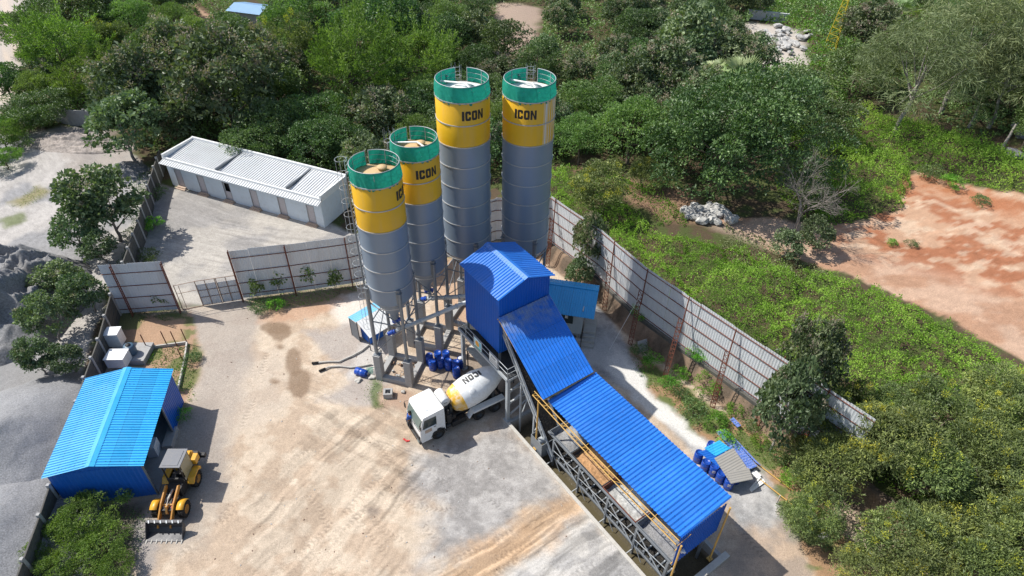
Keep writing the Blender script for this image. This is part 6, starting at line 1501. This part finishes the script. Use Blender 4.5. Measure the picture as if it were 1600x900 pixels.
for attempt in range(6000):
    if made >= 215: break
    px, py = rw.uniform(-60, 1660), rw.uniform(-70, 290)**1.0
    p = at(px, py, 0); X, Y = p[0], p[1]
    if inside(np.array([X]), np.array([Y]), CLEAR[0])[0] or any(inside(np.array([X]), np.array([Y]), c)[0] or segdist(np.array([X]), np.array([Y]), c, True)[0][0] < 1.2 for c in CLEAR[1:]): continue
    if segdist(np.array([X]), np.array([Y]), CLEAR[0], True)[0][0] < 2.2: continue
    if X > -8 and segdist(np.array([X]), np.array([Y]), FENCE_R)[0][0] < 2.5: continue
    k = zonek(px, py); s = rw.uniform(.8, 1.25); r_ = BASE_R[k]*s
    if not free(X, Y, r_): continue
    plant(k, X, Y, s, WL_[k], k.replace('_', ' ')+' trees of the wood'); PLACED.append((X, Y, r_)); made += 1
print('wood trees', made)
# undergrowth: one countless mass each
def scrub(name, poly, dens, leaf, hmax, mat_, label, z=None, seed=1, avoid=None, patch=(.35, .6), asp=.5, hole=0.0, tint=(.2, .75)):
    rnd = np.random.default_rng(seed); P_ = np.array(poly); x0, y0 = P_.min(0); x1, y1 = P_.max(0)
    A = (x1-x0)*(y1-y0); n = int(A*dens); X = rnd.uniform(x0, x1, n); Y = rnd.uniform(y0, y1, n)
    k = sdist(X+(fbm(X*.5, Y*.5, seed)-.5)*2.5, Y+(fbm(X*.5, Y*.5, seed+1)-.5)*2.5, poly); ins = k > 0
    if avoid is not None:
        for q in avoid: ins &= ~inside(X, Y, q)
    X, Y, k = X[ins], Y[ins], k[ins]
    mound = fbm(X*.38, Y*.38, seed+3, 3)*.5+fbm(X*1.15, Y*1.15, seed+5, 3)*.5
    den = sst(patch[0]-.12, patch[0], fbm(X*.35, Y*.35, seed+9, 3)+(1 if hole == 0 else 0)); keep = rnd.random(len(X)) < den; X, Y, k, mound = X[keep], Y[keep], k[keep], mound[keep]
    H = hmax*sst(.25, .75, mound)*sst(0, 1.2, k)+.08
    n = len(X); zt_ = ground_z(X, Y)+H*rnd.uniform(.55, 1.0, n)
    e = .15; gx = (fbm((X+e)*1.3, Y*1.3, seed+5, 3)-fbm(X*1.3, Y*1.3, seed+5, 3))/e; gy = (fbm(X*1.3, (Y+e)*1.3, seed+5, 3)-fbm(X*1.3, Y*1.3, seed+5, 3))/e
    N = np.stack([-gx*hmax*1.3, -gy*hmax*1.3, np.full(n, .8)], 1)
    V = leaves(np.stack([X, Y, zt_], 1), N, leaf, asp, rnd, 0, .75)
    tn = np.clip(tint[0]+(tint[1]-tint[0])*fbm(X*.3, Y*.3, seed+20, 3)*1.2+rnd.normal(0, .13, n)-.1, 0, 1)
    o = npmesh(name, V, np.arange(4*n).reshape(n, 4), mat_, None, {'tint': ('FLOAT', 'FACE', tn)}); tag(o, label, None, None, 'stuff')
    if o.get('category'): del o['category']
    print(name, n); return o
def off(pts, z=1.5): return pix(pts, z)
FR_out = [(-1.72, 55.5), (3.9, 55.0), (8.3, 49.2), (11.5, 43.9), (14.2, 40.3), (17.2, 36.7), (19.8, 33.5), (22.0, 30.7), (24.3, 27.9), (26.5, 24.5), (30, 18)]
SA = FR_out+off([(1330, 1000), (1700, 1000)])+off([(1700, 615), (1600, 562), (1500, 500), (1420, 458), (1330, 428), (1255, 410), (1200, 392), (1130, 368), (1070, 356), (1030, 352)], 3.0)+off([(960, 318), (890, 290), (870, 265)])
scrub('scrub', SA, 125, .165, 2.6, LM['scrub'], 'dense bright green scrub outside the right fence', seed=3, tint=(.15, .85))
SB = off([(1225, 175), (1300, 205), (1340, 175), (1420, 190), (1500, 220), (1600, 250), (1700, 290), (1800, 420), (1700, 330), (1600, 302), (1500, 283), (1425, 262), (1405, 320), (1330, 345), (1290, 350), (1235, 330), (1210, 290)])
scrub('scrub', SB, 70, .22, 2.6, LM['scrub'], 'bright green scrub behind the red open ground', seed=13, tint=(.25, .95))
scrub('scrub', pix([(868, 262), (935, 262), (1000, 285), (1050, 318), (1075, 350), (1030, 355), (960, 322), (890, 292)], 1.5), 70, .19, 1.6, LM['scrub'], 'green scrub beside the shaded path right of the tall silos', seed=17, patch=(.42, .6), hole=1, tint=(.0, .7))
T('mango', 1005, 275, 30, 'olive shrub tree beside the shaded path left of the boulders', zb=1)
SC_ = off([(1180, -20), (1340, -40), (1320, 190), (1240, 190), (1260, 110), (1265, 60), (1190, 35)])
scrub('scrub', SC_, 14, .36, 1.6, LM['scrub'], 'pale green scrub round the yellow lattice tower', seed=23, tint=(.2, .8))
WOOD = pix([(-60, 165), (10, 178), (48, 140), (30, 85), (65, 30), (95, -60), (1700, -60), (1720, 250), (1500, 225), (1350, 165), (1240, 240), (1090, 300), (1000, 275), (900, 250), (870, 290), (775, 300), (590, 300), (550, 330), (240, 240), (170, 200), (100, 192), (20, 212)])
scrub('undergrowth', WOOD, 12, .42, 2.6, LM['dark'], 'dark undergrowth below the trees of the wood', seed=33, avoid=CLEAR[1:5]+[CLEAR[6], CLEAR[7]], tint=(.2, 1.3))
# weeds in the yard
scrub('weeds', pix([(985, 548), (1120, 640), (1200, 655), (1300, 740), (1370, 870), (1330, 890), (1240, 780), (1175, 705), (1080, 660), (1010, 600)], 0), 60, .14, .55, LM['scrub'], 'patchy weeds between the white dust strip and the right fence', seed=43, patch=(.5, .6), hole=1, tint=(.0, .6))
scrub('weeds', pix([(385, 462), (560, 440), (560, 452), (480, 474), (395, 486)], 0), 60, .12, .4, LM['scrub'], 'weeds along the foot of the fence right of the gate', seed=53, patch=(.42, .6), hole=1, tint=(.0, .6))
scrub('weeds', pix([(188, 492), (290, 485), (300, 500), (215, 505)], 0)[:] , 70, .14, .5, LM['dark'], 'weeds at the foot of the fence left of the gate', seed=63, patch=(.35, .6), hole=1)
scrub('weeds', pix([(230, 548), (292, 540), (318, 560), (300, 640), (268, 640), (262, 580), (230, 570)], 0), 80, .13, .5, LM['scrub'], 'weeds round the garden edging above the blue shed', seed=73, patch=(.40, .6), hole=1, tint=(.0, .7))
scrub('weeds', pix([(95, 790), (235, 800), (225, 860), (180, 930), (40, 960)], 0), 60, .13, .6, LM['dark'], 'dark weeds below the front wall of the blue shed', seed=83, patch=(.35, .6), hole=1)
scrub('weeds', pix([(213, 265), (250, 270), (245, 320), (225, 400), (205, 460), (175, 470), (200, 350)], 0), 60, .15, .8, LM['dark'], 'creepers along the inner foot of the precast wall', seed=93, patch=(.3, .6), hole=1)
scrub('weeds', pix([(574, 592), (600, 600), (600, 640), (580, 640)], 0), 60, .1, .2, LM['scrub'], 'small weeds beside the square concrete chamber', seed=103, patch=(.4, .6), hole=1, tint=(.0, .6))
scrub('grass', pix([(10, 325), (60, 290), (75, 300), (40, 325)], 0)+[], 40, .12, .12, LM['mango'], 'dry grass tuft patch on the grey ground at the far left', seed=113)
scrub('grass', pix([(1130, 350), (1210, 380), (1310, 440), (1250, 470), (1180, 430), (1120, 390)], 1.5), 30, .22, .5, LM['casu'], 'yellowish grass patch in the scrub below the white boulders', seed=123, tint=(.3, 1))
SP = [(1000, 545), (1020, 560), (1045, 600), (1065, 612), (1085, 570), (1105, 600), (1085, 640), (1120, 660), (1150, 640), (1175, 665), (1135, 690), (1190, 690), (1215, 710), (1235, 745), (1260, 800), (1290, 850), (1060, 585), (995, 505), (1340, 870), (1165, 610)]
for i, (x, y) in enumerate(SP):
    plant_px('shrub' if i % 3 else 'shrub_dark', x, y, rw.uniform(11, 20), 'small green shrub in the weedy strip below the right fence', 'shrubs in the weedy strip below the right fence', cat='shrub', name='shrub')
for i, (x, y, lab) in enumerate(((402, 452, 'bushy sapling nearest the gate at the foot of the yard fence'), (437, 440, 'thin sapling second from the gate at the yard fence'), (483, 432, 'tallest thin sapling in the middle of the yard fence'), (525, 440, 'low sapling by the fence close to the leftmost silo'), (248, 465, 'thin sapling in front of the fence left of the gate'), (192, 775, 'thin sapling with a bare stem in front of the blue shed'))):
    plant_px('sapling', x, y, 9, lab, cat='sapling', name='sapling', s=None) if False else plant_px('sapling', x, y, 9, lab, cat='sapling', name='sapling')
for i, (x, y, r_) in enumerate(((405, 478, 14), (432, 476, 12), (300, 560, 12), (283, 650, 12), (1455, 268, 16), (1490, 285, 14), (1535, 312, 12), (1395, 378, 8), (1425, 380, 8), (222, 440, 14), (232, 400, 14), (238, 350, 14), (240, 300, 14), (210, 470, 14))):
    plant_px('shrub' if i % 2 else 'shrub_dark', x, y, r_, ['small bush at the foot of the fence right of the gate', 'second small bush at the foot of the fence right of the gate', 'bush at the corner of the garden edging', 'bush between the garden and the blue shed', 'bush at the upper edge of the red ground', 'second bush at the upper edge of the red ground', 'rightmost bush at the upper edge of the red ground', 'small weed clump on the pinkish track', 'second small weed clump on the pinkish track', 'creeper bush low on the precast wall', 'creeper bush midway along the precast wall', 'creeper bush higher along the precast wall', 'creeper bush by the end of the white building', 'bush where the precast wall meets the yard fence'][i], cat='bush', name='bush', zb=1.5 if x > 1300 else 0)

# palms
def frond(b, p0, d, L_, droop_, n, wid, fan=False, rnd=None):
    d = Vector(d).normalized(); P = []; cur = Vector(p0); v = d.copy()
    for k in range(n+1):
        P.append(cur.copy()); cur = cur+v*(L_/n); v.z -= droop_/n; v.normalize()
    b.path(P, [wid*.06*(1-k/(n+1)) + .008 for k in range(n+1)], 4)
    for k in range(1, n+1):
        a = P[k]; t_ = (P[k]-P[k-1]).normalized(); s_ = t_.cross(Vector((0, 0, 1))).normalized(); w_ = wid*math.sin(math.pi*(.12+.85*k/n))
        for sg in (-1, 1):
            e_ = a+s_*sg*w_+t_*w_*.45-Vector((0, 0, w_*.35)); b.add([a, a-t_*.10, e_, e_+t_*.02], [(0, 1, 2, 3)], 0, False)
def palm(px, py, zc, H_, kind, label, sc_=1, zb=0.0):
    c = at(px, py, zb+H_); r_ = random.Random(int(px)); t = thing('palm_tree', label, 'palm', (c[0], c[1], gz(c[0], c[1]))); h = H_
    b = MB(); b.path([(0, 0, -.2), (.15, .1, h*.5), (0, 0, h)], [.22, .15, .12], 8); b.build('trunk', bark_pale, t)
    n = 22 if kind == 'fan' else 14
    for k in range(n):
        g = k*2.399; e_ = r_.uniform(-.1, 1.1); d = Vector((math.cos(g), math.sin(g), e_)); b = MB()
        if kind == 'fan':
            d.normalize(); L_ = r_.uniform(.9, 1.2)*sc_; p1 = Vector((0, 0, h))+d*L_; b.tube((0, 0, h), p1, .025, n=4)
            s_ = d.cross(Vector((0, 0, 1))).normalized(); u_ = s_.cross(d)
            for j in range(15):
                q = (j-7)/7*1.9; e2 = p1+(d*math.cos(q)+s_*math.sin(q))*(.95*sc_)-Vector((0, 0, .12)); m_ = p1.lerp(e2, .55); w_ = Vector((0, 0, .05))+s_*.07*math.cos(q)-d*.07*math.sin(q); b.add([p1, m_+w_, e2, m_-w_], [(0, 1, 2, 3)], 0, False)
        else: frond(b, (0, 0, h), d, 3.4*sc_, 1.6, 14, .55)
        o = b.build('frond', LM['palm'], t); a = o.data.attributes.new('tint', 'FLOAT', 'FACE'); v_ = r_.uniform(.3, .9); a.data.foreach_set('value', [v_]*len(o.data.polygons))
palm(1113, 130, 5, 7.0, 'fan', 'smaller fan palm left of its neighbour above the big dark tree', 1.25)
palm(1155, 140, 5, 8.0, 'fan', 'larger fan palm above the big round dark tree', 1.6)
palm(1408, 22, 5, 6.0, 'fan', 'fan palm in the wood near the top right', 1.6, 1)
palm(1530, 165, 5, 3.2, 'coco', 'coconut palm with long drooping fronds under the casuarinas', 1.1, 1.4)
# bare tree on the pinkish track
bt = at(1240, 372, 1.4); btt = thing('bare_tree', 'leafless grey tree with fine spreading twigs on the pink track', 'tree', (bt[0], bt[1], gz(bt[0], bt[1])))
b = MB(); rb = random.Random(3)
def grow(p, d, L_, r_, lev):
    q = p+d*L_; b.path([p, p.lerp(q, .5)+Vector((rb.uniform(-.06, .06), rb.uniform(-.06, .06), 0))*L_, q], [r_, r_*.85, r_*.65], 5 if lev < 3 else 3, caps=False)
    if lev >= 6: return
    for k in range(3 if lev < 4 else 3):
        nd = (d+Vector((rb.gauss(0, .5), rb.gauss(0, .5), rb.gauss(.05, .3)))).normalized(); grow(q, nd, L_*rb.uniform(.62, .85), r_*.62, lev+1)
for k in range(3): grow(Vector((0, 0, 0)) if k == 0 else Vector((0, 0, .8*k)), Vector((rb.gauss(0, .25), rb.gauss(0, .25), 1)).normalized(), 2.35, .11 if k == 0 else .06, 0 if k == 0 else 1)
b.build('branches', paint('bark_grey', (.24, .21, .19), .9, dirt=.3), btt)
plant_px('teak_green', 1278, 372, 26, 'leafy young tree below the leafless tree on the pink track', zb=1.2)
plant_px('teak_green', 1228, 385, 24, 'low leafy tree at the left foot of the leafless tree', zb=1.0)
plant_px('shrub_dark', 1275, 305, 26, 'grey green bush behind the leafless tree', zb=1.5, cat='bush', name='bush')

grav_mid = gravel('gravel_mid', (.25, .25, .255), 11, .6)
# heaps, boulders, odds at the edges
def heap(px, py, rx, ry, h, mat_, label, seed, rot=0, rough_=.25, cat='heap', grp=None, name='gravel_heap'):
    c = at(px, py, 0); n = 90; X, Y = np.meshgrid(np.linspace(-1.15, 1.15, n), np.linspace(-1.15, 1.15, n), indexing='ij')
    wr = 1+.35*(fbm(X*1.3+seed, Y*1.3, seed, 3)-.5); d = np.hypot(X, Y)*wr
    k = np.clip(1-d, 0, 1); Z = h*(k**.85)*(1+rough_*2*(fbm(X*2.6+seed, Y*2.6, seed+5, 5)-.5)) + .05*(fbm(X*12, Y*12, seed+2)-.5)*(k > 0)
    if rough_ > .3:
        rn = abs(fbm(X*3.2+seed*3, Y*3.2, seed+31, 3)-.5)*2; Z = Z*(.72+.75*(1-rn)**2*.9) 
    Z = np.where(k <= 0, -.15, Z+.02)
    id_ = np.arange(n*n).reshape(n, n); F_ = np.stack([id_[:-1, :-1], id_[1:, :-1], id_[1:, 1:], id_[:-1, 1:]], -1).reshape(-1, 4)
    o = npmesh(name, np.stack([(X*rx).ravel(), (Y*ry).ravel(), Z.ravel()], 1), F_, mat_, smooth=True); o.location = (c[0], c[1], gz(c[0], c[1])); o.rotation_euler = (0, 0, rot); tag(o, label, cat, grp)
heap(18, 500, 6.0, 6.0, 4.2, grav_dark, 'large dark grey gravel heap outside the precast wall beside the teaks', 3, 0, .35)
heap(55, 450, 5.0, 4.2, 3.2, grav_dark, 'rounded dark grey gravel heap just above the largest one', 7, .3, .4)
heap(-15, 430, 6.0, 4.4, 3.0, grav_mid, 'grey gravel heap cut by the left edge above the large one', 9, .3, .4)
heap(28, 712, 6.0, 7.5, 3.4, grav_mid, 'smooth grey stone chip heap left of the blue shed', 12, .2, .12)
heap(-10, 850, 6.5, 7.0, 2.8, grav_mid, 'lower grey stone chip heap in the bottom left corner', 15, .5, .12)
heap(195, 268, 2.6, 2.4, 1.2, grav_dark, 'small dark heap behind the precast wall near the white building', 21, .2)
heap(120, 226, 7.5, 2.6, 1.1, gravel('rubble', (.32, .28, .25), 3, .8), 'long rubble bank below the short concrete wall', 25, -.1, .6)
rb2 = random.Random(12)
for k in range(34):
    x, y = 1100+rb2.gauss(0, 17), 334+rb2.gauss(0, 9); p = at(x, y, 1.4); rock('boulder', (p[0], p[1], gz(p[0], p[1])+.3), rb2.uniform(.5, 1.05), rock_w, 'pale grey boulder in the pile under the big round dark tree', 'boulder', 'boulders piled under the big dark tree', k, .75)
for k in range(40):
    x, y = 1222+rb2.gauss(0, 20), 78+rb2.gauss(0, 10); p = at(x, y, 0); rock('boulder', (p[0], p[1], gz(p[0], p[1])+.4), rb2.uniform(.5, 1.2), rock_w, 'white broken rock in the clearing near the yellow lattice tower', 'boulder', 'white rocks in the clearing near the lattice tower', k, .6)
for k, (x, y) in enumerate(((35, 128), (44, 136), (30, 138))):
    p = at(x, y, 0); rock('boulder', (p[0], p[1], .4), .9, rock_w, 'pale rock beside the dirt road at the upper left', 'boulder', 'rocks beside the dirt road', k)
for x, y, s, lab in ((1287, 838, .55, 'pale broken concrete lump by the grove at the lower right edge'), (1333, 875, .4, 'small pale lump near the bottom right below the grove'), (1120, 655, .15, 'little white stone beside the weedy strip'), (1000, 587, .14, 'little white stone on the dust strip behind the long roof'), (1060, 562, .45, 'pale concrete footing lump at the base of the middle lattice post')):
    p = at(x, y, 0); rock('broken_stone', tuple(p+np.array([0, 0, .1])), s, rock_w, lab, 'stone', None, int(x), .5)
for k in range(200):
    x, y = rb2.uniform(300, 1000), rb2.uniform(480, 890); p = at(x, y, 0); u_, v_ = p[:2]@UU, p[:2]@VV
    if v_ > 18.7: continue
    rock('pebble', (p[0], p[1], gz(p[0], p[1])), rb2.uniform(.03, .085), rock_b if k % 2 else rock_w, 'loose pebble lying on the sandy yard', 'pebble', 'loose pebbles on the sandy yard', k)
for i, (x, y, s) in enumerate(((1590, 200, 1.3), (1582, 245, 1.5), (1598, 215, 1.2))):
    p = at(x, y, 1.5); rock('boulder', (p[0], p[1], gz(p[0], p[1])+.3), s, grav_grey if i else rock_w, ['pale rock at the right edge below the casuarinas', 'grey rock ledge at the right edge', 'second grey rock at the right edge'][i], 'boulder', None, i)
p = at(1560, 240, 1.5); b = MB(); b.path([(0, 0, 0), (.5, .4, 2.0), (.9, .8, 3.6)], [.22, .16, .13], 8); o = b.build('tree_stump', bark_pale); o.location = (p[0], p[1], gz(p[0], p[1])); tag(o, 'leaning broken palm trunk at the right edge', 'stump')
# yellow lattice mast
p = at(1293, 95, 0); ym = thing('lattice_mast', 'thin yellow lattice mast rising from the pale scrub near the top right', 'mast', tuple(p)); b = MB(); h = 13.0; ypm = paint('mast_yellow', (.55, .42, .03), .5, dirt=.2)
cn = [(math.cos(g)*1.4, math.sin(g)*1.4) for g in (.5, 2.6, 4.7)]
def mc(i, k): f_ = 1-.85*k; return (cn[i % 3][0]*f_, cn[i % 3][1]*f_, h*k)
for i in range(3):
    b.beam(mc(i, 0), mc(i, 1), .09)
    for k in range(12): b.beam(mc(i, k/12), mc(i+1, (k+1)/12), .045); b.beam(mc(i, k/12), mc(i+1, k/12), .045)
b.build('mast_frame', ypm, ym)
# roofs in the wood
for px, py, w_, d_, mat_, lab in ((398, 34, 6.5, 5.0, paint('tarp_blue', (.25, .42, .62), .6, dirt=.4), 'pale blue hut roof among the trees at the top'), (945, 165, 2.0, 1.6, white_plain, 'white heap of sacks between the light green trees'), (1195, 45, 7.0, 1.4, roof_white, 'low white wall beside the white rocks at the top')):
    p = at(px, py, 0); t = thing('hut' if 'hut' in lab else ('sack_heap' if 'sack' in lab else 'low_wall'), lab, 'hut' if 'hut' in lab else ('sacks' if 'sack' in lab else 'wall'), (p[0], p[1], gz(p[0], p[1])), -.3)
    b = MB(); 
    if 'hut' in lab:
        b.boxb(-w_/2, w_/2, -d_/2, d_/2, 0, 2.5); b.build('wall', concrete, t); b = MB(); b.corr((-w_/2-.3, 0, 3.1), (1, 0, 0), (0, -1, -.25), w_+.6, d_/2+.4, .3, .04, up=(0, 0, 1)); b.corr((-w_/2-.3, 0, 3.1), (1, 0, 0), (0, 1, -.25), w_+.6, d_/2+.4, .3, .04, up=(0, 0, 1)); b.build('roof', mat_, t)
    elif 'sack' in lab:
        for k in range(9): rock('sack', (p[0]+rb2.uniform(-1.2, 1.2), p[1]+rb2.uniform(-.9, .9), .3+rb2.uniform(0, .5)), .55, mat_, 'white sack in the heap between the light green trees', 'sack', 'white sacks between the light green trees', k, .6)
        bpy.data.objects.remove(t)
    else:
        b.boxb(-w_/2, w_/2, -.15, .15, 0, 1.5); b.build('panel', roof_white, t); b = MB(); b.boxb(-w_/2-.1, w_/2+.1, -.2, .2, 1.5, 1.6); b.build('coping', roof_white, t)
